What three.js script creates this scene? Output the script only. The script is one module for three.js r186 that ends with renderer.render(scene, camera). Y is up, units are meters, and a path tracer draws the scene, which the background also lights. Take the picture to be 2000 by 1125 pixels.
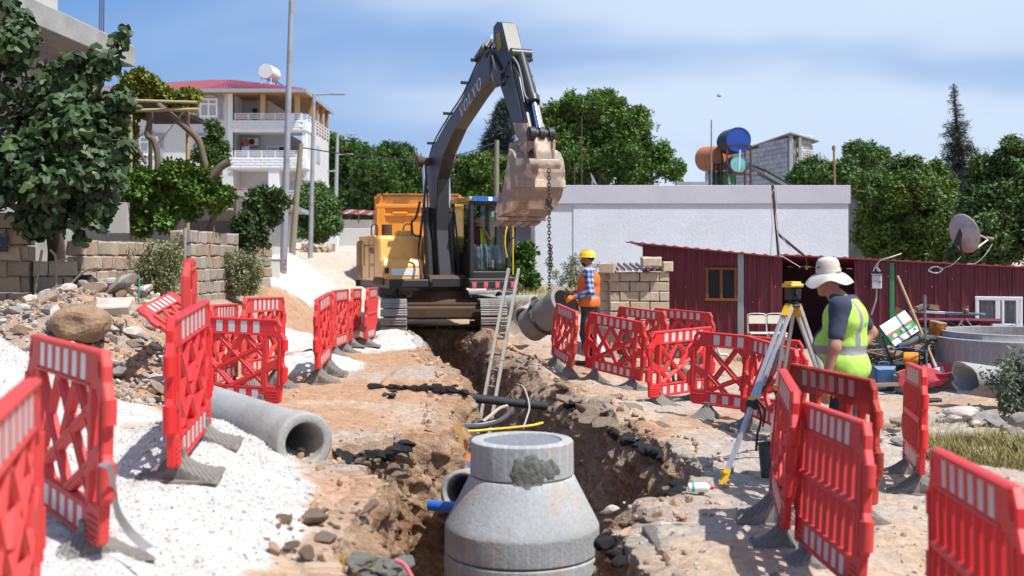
import * as THREE from 'three';
import { mergeGeometries, mergeVertices } from 'three/addons/utils/BufferGeometryUtils.js';
import { FontLoader } from 'three/addons/loaders/FontLoader.js';
import { TextGeometry } from 'three/addons/geometries/TextGeometry.js';

// ---------- camera, sky, sun, exposure ----------
const FPX = 2100, EYE = 1.9, HOR = 508;                     // focal length in photo pixels, eye height, horizon row
const scene = new THREE.Scene();
const camera = new THREE.PerspectiveCamera(2 * Math.atan(562.5 / FPX) * 180 / Math.PI, 2000 / 1125, 0.3, 2000);
camera.position.set(0, EYE, 0);
camera.lookAt(0, EYE, -10);
camera.setViewOffset(2000, 1125, 0, 562.5 - HOR, 2000, 1125);  // vertical lens shift
camera.focus = 15; camera.userData.fStop = 1.7;
const renderer = new THREE.WebGLRenderer({ antialias: true });
renderer.setSize(1024, 576);
renderer.toneMapping = THREE.LinearToneMapping;
renderer.toneMappingExposure = 1.22;
renderer.shadowMap.enabled = true;

const SUN = new THREE.Vector3(0.42, 0.9, 0.13).normalize();
const sun = new THREE.DirectionalLight(new THREE.Color(1, 0.97, 0.92), 5);
sun.position.copy(SUN).multiplyScalar(120); sun.target.position.set(0, 0, -20);
sun.castShadow = true; sun.shadow.radius = 1; sun.shadow.mapSize.set(4096, 4096);
Object.assign(sun.shadow.camera, { left: -60, right: 60, top: 60, bottom: -60, near: 1, far: 300 });
scene.add(sun, sun.target);

// ---------- noise ----------
const { floor, sin, cos, tan, abs, min, max, sqrt, pow, PI, atan2, hypot, exp } = Math;
const lerp = (a, b, t) => a + (b - a) * t, clamp = (x, a = 0, b = 1) => x < a ? a : x > b ? b : x;
const sm = (a, b, x) => { const t = clamp((x - a) / (b - a)); return t * t * (3 - 2 * t); };
const hsh = (x, y, z = 0) => { let h = Math.imul(x, 374761393) ^ Math.imul(y, 668265263) ^ Math.imul(z, 1274126177); h = Math.imul(h ^ (h >>> 13), 1274126177); h ^= h >>> 16; return (h >>> 0) / 4294967296; };
function vn(x, y, z = 0, p = 0) {                             // value noise 0..1, optional period in x and y
  const X = floor(x), Y = floor(y), Z = floor(z); let u = x - X, v = y - Y, w = z - Z;
  u = u * u * (3 - 2 * u); v = v * v * (3 - 2 * v); w = w * w * (3 - 2 * w);
  const m = (a) => p ? ((a % p) + p) % p : a, x0 = m(X), x1 = m(X + 1), y0 = m(Y), y1 = m(Y + 1);
  const L = (z) => lerp(lerp(hsh(x0, y0, z), hsh(x1, y0, z), u), lerp(hsh(x0, y1, z), hsh(x1, y1, z), u), v);
  return w ? lerp(L(Z), L(Z + 1), w) : L(Z);
}
function fbm(x, y, z = 0, o = 4, p = 0) { let s = 0, a = 0.5, n = 0; for (let i = 0; i < o; i++) { s += a * vn(x, y, z + i * 7.31, p); n += a; a *= 0.5; x *= 2; y *= 2; z *= 2; p *= 2; } return s / n; }
let seed = 7;
const rnd = () => { seed = (seed + 0x6d2b79f5) | 0; let t = Math.imul(seed ^ (seed >>> 15), 1 | seed); t = (t + Math.imul(t ^ (t >>> 7), 61 | t)) ^ t; return ((t ^ (t >>> 14)) >>> 0) / 4294967296; };
const rr = (a, b) => a + (b - a) * rnd();
const pick = (a) => a[floor(rnd() * a.length) % a.length];

// ---------- sky ----------
{
  const W = 1024, H = 512, d = new Float32Array(W * H * 4);
  const mix = (a, b, t) => a.map((v, i) => lerp(v, b[i], t));
  for (let j = 0; j < H; j++) for (let i = 0; i < W; i++) {
    const lat = ((j + 0.5) / H - 0.5) * PI, lon = ((i + 0.5) / W - 0.5) * 2 * PI;
    const y = sin(lat), x = cos(lat) * cos(lon), z = cos(lat) * sin(lon);
    const e = clamp(y);
    let c = e < 0.26 ? mix([0.38, 0.53, 0.75], [0.09, 0.25, 0.58], pow(e / 0.26, 0.62)) : mix([0.09, 0.25, 0.58], [0.07, 0.19, 0.47], sm(0.26, 1, e));
    const k = 1 / (e + 0.16), u = x * k, v = z * k;
    const wx = fbm(u * 0.9 + 4, v * 0.9, 2, 4) * 2.2;
    let n = fbm(u * 0.8 + wx * 0.6 + 9, v * 2.1 + wx, 5, 6);
    const veil = fbm(u * 0.45 + 2.2, v * 0.45 + 7.1, 11, 4);
    const right = sm(-0.46, 0.22, x / (abs(z) + 0.35));
    let a = clamp(sm(0.42, 0.74, n * 0.75 + veil * 0.3 + right * 0.2 - 0.1)) * (0.03 + 0.75 * right) + right * 0.5 * sm(0.25, 0.6, veil + 0.15) + 0.02;
    a = clamp(a) * sm(-0.02, 0.06, y) * (0.75 + 0.25 * n);
    c = mix(c, [0.58, 0.68, 0.82], clamp(a));
    if (y < 0) c = mix(c, [0.42, 0.40, 0.36], sm(0, -0.05, y));
    const o = (j * W + i) * 4; d[o] = c[0]; d[o + 1] = c[1]; d[o + 2] = c[2]; d[o + 3] = 1;
  }
  const t = new THREE.DataTexture(d, W, H, THREE.RGBAFormat, THREE.FloatType);
  t.mapping = THREE.EquirectangularReflectionMapping; t.magFilter = THREE.LinearFilter; t.minFilter = THREE.LinearFilter; t.needsUpdate = true;
  scene.background = t; scene.environment = t; scene.environmentIntensity = 1;
}

// ---------- textures (grain, stains, wear only) ----------
const sRGB = (v) => { v = clamp(v); return v <= 0.0031308 ? v * 12.92 : 1.055 * pow(v, 1 / 2.4) - 0.055; };
function tex(n, fn, srgb = true) {                            // fn(u, v) -> grey or [r, g, b], linear 0..1; tiles
  const d = new Uint8Array(n * n * 4);
  for (let j = 0; j < n; j++) for (let i = 0; i < n; i++) {
    const c = fn(i / n, j / n), o = (j * n + i) * 4;
    for (let k = 0; k < 3; k++) { const v = Array.isArray(c) ? c[k] : c; d[o + k] = 255 * (srgb ? sRGB(v) : clamp(v)) + 0.5; }
    d[o + 3] = 255;
  }
  const t = new THREE.DataTexture(d, n, n, THREE.RGBAFormat);
  if (srgb) t.colorSpace = THREE.SRGBColorSpace;
  t.wrapS = t.wrapT = THREE.RepeatWrapping; t.magFilter = THREE.LinearFilter; t.minFilter = THREE.LinearMipmapLinearFilter; t.generateMipmaps = true; t.needsUpdate = true;
  return t;
}
const rep = (t, s, s2 = s) => { const c = t.clone(); c.repeat.set(s, s2); c.needsUpdate = true; return c; };
const speck = (u, v, p, z) => hsh(floor(u * p), floor(v * p), z);
const T = {};
T.grit = tex(512, (u, v) => 0.62 + 0.38 * clamp(fbm(u * 24, v * 24, 1, 5, 24) * 1.15 - 0.05 + (speck(u, v, 256, 3) > 0.93 ? 0.18 : 0) - (speck(u, v, 256, 5) > 0.94 ? 0.25 : 0)));
T.gritB = tex(512, (u, v) => clamp(fbm(u * 20, v * 20, 4, 5, 20) * 0.9 + 0.3 * (speck(u, v, 170, 8) - 0.5)), false);
T.conc = tex(512, (u, v) => {
  let g = 0.66 + 0.3 * (fbm(u * 5, v * 5, 2, 5, 5) - 0.5) + 0.12 * (fbm(u * 64, v * 64, 6, 2, 64) - 0.5);
  const pit = vn(u * 90, v * 90, 9, 90); if (pit > 0.9) g -= 0.22 * (pit - 0.9) * 10;
  const st = sm(0.60, 0.72, fbm(u * 14, v * 4, 12, 5, 2)) * sm(0.5, 0.6, fbm(u * 3, v * 2, 15, 3, 1));
  return [g + 0.05 * st, g - 0.10 * st, g - 0.2 * st];
});
T.stain = tex(512, (u, v) => { let g = 0.68 + 0.3 * (fbm(u * 5, v * 5, 2, 5, 5) - 0.5) + 0.14 * (fbm(u * 64, v * 64, 6, 2, 64) - 0.5); const pit = vn(u * 80, v * 80, 9, 80); if (pit > 0.88) g -= 0.3 * (pit - 0.88) * 8; const st = 0.45 * sm(0.5, 0.68, fbm(u * 16, v * 8, 12, 5, 8)) * sm(0.5, 0.62, fbm(u * 4, v * 4, 15, 5, 4)), w = sm(0.62, 0.7, fbm(u * 26, v * 2, 19, 4, 2)) * 0.12; return [g + 0.10 * st + w, g - 0.10 * st + w, g - 0.30 * st + w]; });
T.plaster = tex(512, (u, v) => 0.86 + 0.13 * (fbm(u * 6, v * 6, 3, 5, 6) - 0.5) + 0.08 * (fbm(u * 60, v * 60, 5, 2, 60) - 0.5));
T.scuff = tex(512, (u, v) => {                                // worn dirty paint: dust patches and thin scratches
  const n = fbm(u * 6, v * 6, 7, 6, 6), s = vn(u * 7, v * 130, 3, 0) ; const k = sm(0.52, 0.72, n);
  const q = 0.9 - 0.12 * (fbm(u * 30, v * 30, 2, 3, 30)); return [q, q - 0.05 * k, q - 0.1 * k].map((x) => x - 0.10 * k);
});
T.dust = tex(512, (u, v) => { const n = fbm(u * 5, v * 5, 17, 6, 5), k = sm(0.5, 0.68, n), m = sm(0.62, 0.75, fbm(u * 20, v * 20, 21, 4, 20)) * 0.7; return [1, 1, 1].map((x, i) => lerp(x, [0.62, 0.5, 0.4][i], max(k * 0.45, m * 0.4))); });
T.splash = tex(512, (u, v) => { const n = fbm(u * 4, v * 4, 41, 6, 4), k = sm(0.46, 0.66, n) * 0.5, m = sm(0.68, 0.74, vn(u * 46, v * 46, 7, 46)) * 0.75 * sm(0.4, 0.6, fbm(u * 6, v * 6, 44, 3, 6)), s = sm(0.8, 0.86, vn(u * 9, v * 120, 3)) * 0.35; return [1, 1, 1].map((x, i) => lerp(x, [0.66, 0.42, 0.30][i] * [1, 3, 3][i], max(k * 0.5, m * 0.35, s * 0.4))); });
T.mud = tex(512, (u, v) => { const n = fbm(u * 5, v * 5, 27, 6, 5), k = sm(0.42, 0.62, n), m = fbm(u * 40, v * 40, 2, 3, 40); const a = [0.42, 0.36, 0.31], b = [0.95, 0.80, 0.66]; return a.map((x, i) => lerp(x, b[i], k) * (0.75 + 0.4 * m)); });
T.wood = tex(256, (u, v) => 0.75 + 0.35 * (fbm(u * 28, v * 3, 2, 4, 1) - 0.5) + 0.15 * (fbm(u * 90, v * 6, 4, 2, 2) - 0.5));
T.cloth = tex(256, (u, v) => 0.86 + 0.12 * (fbm(u * 8, v * 8, 2, 4, 8) - 0.5) + 0.1 * (((floor(u * 128) + floor(v * 128)) % 2) - 0.5));
T.patch = tex(512, (u, v) => { const n = fbm(u * 4, v * 4, 37, 6, 4), m = fbm(u * 22, v * 22, 31, 3, 22); const g = 0.7 + 0.45 * (n - 0.5) + 0.25 * (m - 0.5); return [g * 1.06, g, g * 0.93]; });

// ---------- materials ----------
const col = (c) => new THREE.Color().setRGB(c[0], c[1], c[2]);
function mat(name, c, o = {}) {
  const { map, s = 1, s2 = s, bump, bs = s, b = 0.004, ...r } = o;
  const m = (r.transmission || r.clearcoat || r.sheen || r.ior) ? new THREE.MeshPhysicalMaterial({ roughness: 0.8, ...r }) : new THREE.MeshStandardMaterial({ roughness: 0.8, ...r });
  m.name = name; m.color.setRGB(...c);
  if (map) m.map = rep(map, s, s2);
  if (bump) { m.bumpMap = rep(bump, bs); m.bumpScale = b; }
  m.side = THREE.DoubleSide;
  return m;
}
const grey = (g) => [g, g, g];
const M = {
  concrete: mat('concrete', [0.50, 0.50, 0.49], { map: T.conc, s: 0.8, bump: T.gritB, bs: 2, b: 0.003, roughness: 0.9 }),
  concreteDark: mat('concrete dark', [0.36, 0.36, 0.36], { map: T.conc, s: 0.9, roughness: 0.9 }),
  blockGrey: mat('grey block', [0.50, 0.50, 0.51], { map: T.grit, s: 0.8, roughness: 0.95 }),
  blockGrey2: mat('grey block pale', [0.60, 0.60, 0.61], { map: T.grit, s: 0.9, roughness: 0.95 }),
  mortar: mat('mortar', [0.28, 0.27, 0.25], { map: T.grit, s: 1, roughness: 1 }),
  tan: mat('tan block', [0.57, 0.45, 0.32], { map: T.grit, s: 1.1, bump: T.gritB, bs: 3, roughness: 0.95 }),
  tan2: mat('tan block pale', [0.63, 0.51, 0.37], { map: T.grit, s: 1.3, bump: T.gritB, bs: 3, roughness: 0.95 }),
  black: mat('black rubber', [0.02, 0.02, 0.021], { roughness: 0.7 }),
  dark: mat('dark void', [0.012, 0.012, 0.013], { roughness: 0.9 }),
  white: mat('white paint', [0.78, 0.79, 0.80], { map: T.plaster, s: 0.4, roughness: 0.8 }),
  whiteGloss: mat('white plastic', [0.78, 0.79, 0.80], { roughness: 0.35 }),
  galv: mat('galvanised steel', [0.42, 0.45, 0.49], { map: T.scuff, s: 0.8, roughness: 0.5, metalness: 0.35 }),
  steel: mat('bare steel', [0.5, 0.5, 0.5], { map: T.scuff, s: 2, roughness: 0.4, metalness: 0.7 }),
  rust: mat('rusty iron', [0.10, 0.045, 0.03], { map: T.scuff, s: 2, roughness: 0.9 }),
  wood: mat('weathered wood', [0.30, 0.27, 0.20], { map: T.wood, s: 2, s2: 2, roughness: 0.9 }),
  woodPale: mat('pale wood', [0.55, 0.38, 0.2], { map: T.wood, s: 2, s2: 2, roughness: 0.8 }),
  glassDark: mat('dark window glass', [0.02, 0.026, 0.034], { roughness: 0.08, ior: 1.25 }),
  curtain: mat('window with net curtain', [0.42, 0.49, 0.54], { map: T.wood, s: 1.5, roughness: 0.3 }),
};

// ---------- geometry helpers ----------
const V = (x, y, z) => new THREE.Vector3(x, y, z);
const P = (x, y, D) => V((x - 1000) * D / FPX, EYE + (HOR - y) * D / FPX, -D);  // the point at distance D seen at photo pixel x, y
const M4 = (x, y, z, rx = 0, ry = 0, rz = 0, s = 1) => new THREE.Matrix4().compose(V(x, y, z), new THREE.Quaternion().setFromEuler(new THREE.Euler(rx, ry, rz, 'YXZ')), typeof s === 'number' ? V(s, s, s) : s);
const basisM = (x, y, z, p) => new THREE.Matrix4().makeBasis(x, y, z).setPosition(p);
function boxUV(g) {                                          // uv in metres, from the side each face looks to
  const p = g.attributes.position, uv = new Float32Array(p.count * 2), a = V(), b = V(), c = V();
  for (let i = 0; i < p.count; i += 3) {
    a.fromBufferAttribute(p, i); b.fromBufferAttribute(p, i + 1); c.fromBufferAttribute(p, i + 2);
    const n = b.clone().sub(a).cross(c.clone().sub(a)), x = abs(n.x), y = abs(n.y), z = abs(n.z);
    [a, b, c].forEach((q, k) => { const [s, t] = x > y && x > z ? [q.z, q.y] : y > z ? [q.x, q.z] : [q.x, q.y]; uv[(i + k) * 2] = s; uv[(i + k) * 2 + 1] = t; });
  }
  g.setAttribute('uv', new THREE.BufferAttribute(uv, 2)); return g;
}
const UP = V(0, 1, 0);
class G {
  constructor() { this.g = []; }
  add(geo, m) {
    const q = geo.index ? geo.toNonIndexed() : geo.clone();
    for (const k of Object.keys(q.attributes)) if (k !== 'position' && k !== 'normal') q.deleteAttribute(k);
    if (!q.attributes.normal) q.computeVertexNormals();
    if (m) q.applyMatrix4(m);
    this.g.push(q); return this;
  }
  box(w, h, d, x = 0, y = 0, z = 0, rx = 0, ry = 0, rz = 0) { return this.add(new THREE.BoxGeometry(w, h, d), M4(x, y, z, rx, ry, rz)); }
  cb(w, h, d, c, x = 0, y = 0, z = 0, rx = 0, ry = 0, rz = 0) {  // box with chamfered edges
    const a = w / 2, b = h / 2, s = new THREE.Shape(); s.moveTo(-a + c, -b + c); s.lineTo(a - c, -b + c); s.lineTo(a - c, b - c); s.lineTo(-a + c, b - c); s.closePath();
    const g = new THREE.ExtrudeGeometry(s, { depth: d - 2 * c, bevelEnabled: true, bevelThickness: c, bevelSize: c, bevelSegments: 1, steps: 1 }); g.translate(0, 0, -d / 2 + c);
    return this.add(g, M4(x, y, z, rx, ry, rz));
  }
  bar(a, b, w, h, up = UP) {                                  // box from a to b, w across, h along up
    const z = b.clone().sub(a), L = z.length(); z.normalize(); const x = up.clone().cross(z); if (x.length() < 1e-4) x.set(1, 0, 0); x.normalize(); const y = z.clone().cross(x);
    const m = new THREE.Matrix4().makeBasis(x, y, z).setPosition(a.clone().add(b).multiplyScalar(0.5));
    return this.add(new THREE.BoxGeometry(w, h, L), m);
  }
  cyl(a, b, r1, r2 = r1, n = 12, open = false) {
    const d = b.clone().sub(a), L = d.length();
    const m = new THREE.Matrix4().compose(a.clone().add(b).multiplyScalar(0.5), new THREE.Quaternion().setFromUnitVectors(UP, d.normalize()), V(1, 1, 1));
    return this.add(new THREE.CylinderGeometry(r2, r1, L, n, 1, open), m);
  }
  tube(pts, r, n = 7, seg = pts.length * 6) { return this.add(new THREE.TubeGeometry(new THREE.CatmullRomCurve3(pts), seg, r, n)); }
  sph(x, y, z, rx, ry = rx, rz = rx, n = 14) { return this.add(new THREE.SphereGeometry(1, n, max(6, n * 0.7 | 0)), M4(x, y, z, 0, 0, 0, V(rx, ry, rz))); }
  lathe(pts, n = 32, m) { return this.add(new THREE.LatheGeometry(pts.map((p) => new THREE.Vector2(p[0], p[1])), n), m); }
  ext(pts, depth, bev = 0, m, holes = []) {
    const s = new THREE.Shape(pts.map((p) => new THREE.Vector2(p[0], p[1]))); for (const h of holes) s.holes.push(new THREE.Path(h.map((p) => new THREE.Vector2(p[0], p[1]))));
    const g = new THREE.ExtrudeGeometry(s, { depth: depth - 2 * bev, bevelEnabled: bev > 0, bevelThickness: bev, bevelSize: bev, bevelOffset: -bev, bevelSegments: 1, curveSegments: 8 }); g.translate(0, 0, -depth / 2 + bev);
    return this.add(g, m);
  }
  quad(a, b, c, d) {
    const g = new THREE.BufferGeometry(); g.setAttribute('position', new THREE.Float32BufferAttribute([a, b, c, a, c, d].flatMap((p) => [p.x, p.y, p.z]), 3)); return this.add(g);
  }
  geo() { const g = boxUV(mergeGeometries(this.g)); return g; }
  build(name, m, parent = scene, o) { return mesh(name, this.geo(), m, parent, o); }
}
const used = new Map();
const numbered = (n) => { const k = used.get(n) ?? 0; used.set(n, k + 1); return k ? n + '_' + String(k).padStart(3, '0') : n; };
function mesh(name, geo, m, parent = scene, pos) { const o = new THREE.Mesh(geo, m); o.name = parent === scene ? numbered(name) : name; if (pos) o.position.copy(pos); parent.add(o); return o; }
function thing(name, label, category, pos = V(0, 0, 0), turn = 0, group) { const o = new THREE.Group(); o.name = numbered(name); scene.add(o); o.position.copy(pos); o.rotation.y = turn; return tag(o, label, category, group); }
function tag(o, label, category, group) { if (label) o.userData.label = label; if (category) o.userData.category = category; if (group) o.userData.group = group; return o; }
function struct(o) { o.userData.kind = 'structure'; return o; }
function stuff(o) { o.userData.kind = 'stuff'; return o; }
function dup(src, label, pos, turn) { const c = src.clone(); c.name = numbered(src.name.replace(/_\d\d\d$/, '')); c.userData = { ...src.userData }; scene.add(c); if (label) c.userData.label = label; if (pos) c.position.copy(pos); if (turn !== undefined) c.rotation.y = turn; return c; }
const jit = (g, a, sd = 1) => { const p = g.attributes.position; for (let i = 0; i < p.count; i++) { const x = p.getX(i), y = p.getY(i), z = p.getZ(i), q = (k) => (hsh(Math.round(x * 997), Math.round(y * 991), Math.round(z * 983) + k * 77 + sd * 1013) - 0.5) * 2 * a; p.setXYZ(i, x + q(1), y + q(2), z + q(3)); } return g; };
function rockGeo(sd, det = 1, flat = 1) {                      // an angular stone about 1 across
  let g = mergeVertices(new THREE.IcosahedronGeometry(0.5, det).deleteAttribute('normal').deleteAttribute('uv'));
  const p = g.attributes.position;
  const cuts = []; for (let k = 0; k < 11; k++) { const u = hsh(k, sd, 1) * 2 - 1, a = hsh(k, sd, 2) * 6.28, r = sqrt(1 - u * u); cuts.push([r * cos(a), u, r * sin(a), 0.27 + 0.15 * hsh(k, sd, 3)]); }
  for (let i = 0; i < p.count; i++) { const v = V().fromBufferAttribute(p, i), n = 0.95 + 0.3 * vn(v.x * 3.1 + sd * 9.7, v.y * 3.1, v.z * 3.1 + sd); v.multiplyScalar(n); for (const [x, y, z, d] of cuts) { const e = v.x * x + v.y * y + v.z * z - d; if (e > 0) { v.x -= e * x; v.y -= e * y; v.z -= e * z; } } v.multiplyScalar(1 + 0.05 * (vn(v.x * 14 + sd, v.y * 14, v.z * 14) - 0.5)); v.y *= flat; p.setXYZ(i, v.x, v.y, v.z); }
  g = g.toNonIndexed(); g.computeVertexNormals(); return boxUV(g);
}
// ---------- the ground, the trench ----------
// outline of the excavation, [x, distance, floor x, floor distance, asphalt at the lip]
const LEFT = [[-2.3, 25.2, -2.2, 25.1, 0], [-2.25, 23.5, -2.1, 23.4, 0], [-1.85, 21, -1.7, 21, 0], [-1.2, 17.6, -1.05, 17.6, 0], [-0.8, 14.6, -0.7, 14.6, 0], [-0.62, 12.2, -0.55, 12.2, 0], [-0.56, 10.9, -0.5, 10.9, 0], [-0.66, 10.2, -0.6, 10.1, 0], [-1.0, 9.95, -0.9, 9.6, 1], [-1.62, 9.4, -1.4, 9.2, 1], [-1.62, 8.95, -1.35, 8.85, 0], [-1.2, 8.5, -1.0, 8.4, 0], [-1.02, 7.9, -0.9, 7.8, 0], [-1.05, 6.8, -0.9, 6.8, 0], [-0.95, 5.6, -0.85, 5.6, 0], [-0.9, 4.3, -0.8, 4.4, 0]];
const RIGHT = [[0.85, 4.3, 0.8, 4.4, 0], [0.86, 6.4, 0.78, 6.4, 0.2], [0.78, 8.0, 0.75, 8.0, 0], [1.1, 8.95, 0.95, 9.0, 0], [1.45, 9.3, 1.3, 9.4, 0.5], [1.98, 10.3, 1.7, 10.3, 0], [1.72, 11.6, 1.45, 11.4, 1], [1.3, 13.2, 1.0, 12.8, 1], [0.85, 14.6, 0.25, 14.4, 0], [0.42, 17, -0.2, 16.8, 0], [0, 19.8, -0.7, 19.6, 0], [-0.75, 23.5, -1.3, 23.4, 0], [-1.1, 25.2, -1.5, 25.1, 0]];
const RING = (() => {
  const src = [...LEFT, ...RIGHT], out = [];
  src.forEach((a, i) => { const b = src[(i + 1) % src.length], n = max(1, Math.round(hypot(b[0] - a[0], b[1] - a[1]) / 0.036)); for (let k = 0; k < n; k++) { const t = k / n; out.push([lerp(a[0], b[0], t), lerp(a[1], b[1], t), lerp(a[2], b[2], t), lerp(a[3], b[3], t), a[4]]); } });
  const n = out.length;
  return out.map((p, i) => {                                   // wander, and outward normal
    const a = out[(i + n - 1) % n], b = out[(i + 1) % n], dx = b[0] - a[0], dz = b[1] - a[1], L = hypot(dx, dz) || 1, nx = dz / L, nz = -dx / L;
    const w = (fbm(p[0] * 1.3 + 3, p[1] * 1.3, 1, 3) - 0.5) * 0.34 + (fbm(p[0] * 6, p[1] * 6, 5, 3) - 0.5) * 0.16;
    return { x: p[0] + nx * w, D: p[1] + nz * w, fx: p[2] + nx * w * 0.4, fD: p[3] + nz * w * 0.4, nx, nz, tar: p[4] };
  });
})();
{ // normals must point outwards
  let A = 0; RING.forEach((p, i) => { const q = RING[(i + 1) % RING.length]; A += p.x * q.D - q.x * p.D; });
  if (A < 0) RING.forEach((p) => { p.nx *= -1; p.nz *= -1; });
}
function holeDist(x, D) {                                      // signed distance to the rim, negative inside
  if (x < -3 || x > 2.6 || D > 26.3 || D < 3.5) return 1;
  let inside = false, best = 9;
  for (let i = 0, j = RING.length - 1; i < RING.length; j = i++) {
    const a = RING[i], b = RING[j];
    if ((a.D > D) !== (b.D > D) && x < ((b.x - a.x) * (D - a.D)) / (b.D - a.D) + a.x) inside = !inside;
    const d = (a.x - x) ** 2 + (a.D - D) ** 2; if (d < best) best = d;
  }
  return (inside ? -1 : 1) * sqrt(best);
}
const bump2 = (x, D, cx, cD, rx, rD, h) => { const q = ((x - cx) / rx) ** 2 + ((D - cD) / rD) ** 2; return q < 1 ? h * (1 - q) ** 2 : 0; };
const cone = (x, D, cx, cD, r, h) => { const q = hypot(x - cx, D - cD) / r; return h * max(0, 1.04 - sqrt(q * q + 0.012)); };
function gravelAt(x, D) {                                      // height of the white gravel above the soil
  let h = 0;
  const e = -1.18 - 0.12 * sin(D * 1.7) - 0.35 * sm(7.4, 9.2, D);
  h = max(h, (0.27 + bump2(x, D, -2.4, 8.1, 1.0, 1.3, 0.13)) * sm(e, e - 0.9, x) * sm(3.4, 5.5, D) * sm(9.9, 8.3, D - 0.12 * (x + 2)) * sm(-4.9, -3.2, x));
  h = max(h, cone(x, D, -4.15, 7.4, 1.75, 1.6));
  h = max(h, bump2(x, D, -3.0, 16.3, 0.95, 1.5, 0.22), bump2(x, D, -2.3, 20.6, 0.95, 1.9, 0.3), bump2(x, D, -3.2, 20, 1.6, 2.2, 0.16), bump2(x, D, -4.7, 11, 1.6, 1.7, 0.1));
  h = max(h, cone(x, D, -5.9, 28.4, 2.5, 0.72));
  if (h > 0.005) h += ((fbm(x * 2.2, D * 2.2, 8, 3) - 0.5) * 0.12 + (fbm(x * 9, D * 9, 8, 2) - 0.5) * 0.03) * sm(0, 0.12, h);
  return h;
}
const WHITE = (x, D) => { const g = gravelAt(x, D); return sm(0.012, 0.05, g + (fbm(x * 6, D * 6, 4, 4) - 0.5) * 0.06); };
const tarStep = (x, D) => sm(13.3, 13.42, D + 0.2 * (x + 1.2) + 0.16 * (fbm(x * 5, 3, 2) - 0.5)) * sm(-1.75, -1.6, x) * sm(-0.5, -0.62, x);
function soil(x, D) {
  let h = lerp(0.27, -0.1, sm(-1.0, 1.0, x)) - 0.1 * sm(2.6, 4.5, x);
  h += 0.88 * sm(-3.9, -6.2, x) * sm(9.5, 15, D);
  const s0 = x < -2 ? lerp(18, 29, sm(-5.5, -3.4, x)) : lerp(29, lerp(21, 29, sm(2.4, 3.2, x)), sm(-0.4, 0.4, x)), s1 = x > 2.8 ? 37 : x < -3.4 ? 44 : lerp(42, 33, sm(-0.4, 0.4, x));
  h += lerp(1.05, 0.9, sm(-2, 0, x)) * sm(s0, s1, D) * (x < -4 ? 0.75 : 1);
  if (D > 36) h += 0.038 * (D - 36) * sm(36, 44, D);
  h += bump2(x, D, 0.75, 15.2, 0.8, 1.6, 0.16) + bump2(x, D, 1.25, 14.0, 0.7, 1.0, 0.12) + bump2(x, D, 0.3, 18.2, 0.8, 2.2, 0.2) + bump2(x, D, -0.55, 22, 0.7, 1.6, 0.28);
  h += bump2(x, D, -5.4, 15.5, 2.4, 3.6, 0.42) + bump2(x, D, -4.5, 20, 1.2, 1.2, 0.3);
  h += 0.11 * tarStep(x, D) * sm(17, 15, D);
  return h;
}
const inSlab = (x, D) => sm(0.99, 1.07, x) * sm(8.1, 7.98, D + 0.3 * max(0, x - 1.3)) * sm(2.6, 2.2, x) * sm(4.8, 5.4, D);
function ground(x, D, fine = true) {
  let h = soil(x, D) + gravelAt(x, D);
  if (fine) {
    const near = sm(40, 12, D), g = 1 - 0.75 * WHITE(x, D), rub = 1 + 2.2 * sm(-3.6, -4.6, x) * sm(10, 13, D) * sm(22, 19, D);
    h += ((fbm(x * 1.1, D * 1.1, 1, 4) - 0.5) * 0.13 + (fbm(x * 5.5, D * 5.5, 3, 4) - 0.5) * 0.055 * rub + (fbm(x * 19, D * 19, 6, 3) - 0.5) * 0.03 * near) * g;
    h += 0.06 * inSlab(x, D);
    if (x > -0.2 && x < 2.2 && D > 12.6) h += abs(fbm(x * 2.4, D * 2.4, 9, 4) - 0.5) * 0.3 * sm(2.2, 1.2, x) * near;
  }
  return h;
}
const SOIL = { orange: [0.51, 0.30, 0.18], tan: [0.56, 0.42, 0.30], grey: [0.47, 0.44, 0.40], brown: [0.30, 0.19, 0.12], white: [0.66, 0.635, 0.60], straw: [0.47, 0.39, 0.22] };
const shade = (c, k) => c.map((v) => v * k);
const mixc = (a, b, t) => [lerp(a[0], b[0], t), lerp(a[1], b[1], t), lerp(a[2], b[2], t)];
function groundCol(x, D) {
  const n = fbm(x * 0.9, D * 0.9, 3, 5), m = fbm(x * 7, D * 7, 8, 4), q = fbm(x * 26, D * 26, 12, 2);
  let c = mixc(SOIL.tan, SOIL.orange, sm(0.36, 0.6, n + 0.16 * sm(0.5, -1, x) - 0.05 * sm(0.6, 2, x)));
  c = mixc(c, SOIL.grey, sm(0.46, 0.6, fbm(x * 0.7 + 5, D * 0.7, 6, 4) + 0.12 * sm(1.2, 2.4, x) * sm(12, 9, D) - 0.14 * sm(0.6, -0.8, x)) * 0.6);
  c = mixc(c, SOIL.brown, sm(0.56, 0.75, m) * 0.4);
  c = mixc(c, [0.34, 0.31, 0.28], sm(-3.6, -5, x) * sm(10, 13, D) * sm(26, 20, D) * 0.6 * sm(0.4, 0.6, m));
  if (D > 26) c = mixc(c, mixc(SOIL.straw, [0.66, 0.58, 0.5], x < -2.4 ? 0.9 : sm(0.4, 0.6, n)), sm(26, 31, D) * 0.8);
  c = mixc(c, SOIL.white, WHITE(x, D));
  const s = (0.72 + 0.36 * m + 0.3 * (q - 0.5));
  return c.map((v) => v * s);
}
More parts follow.
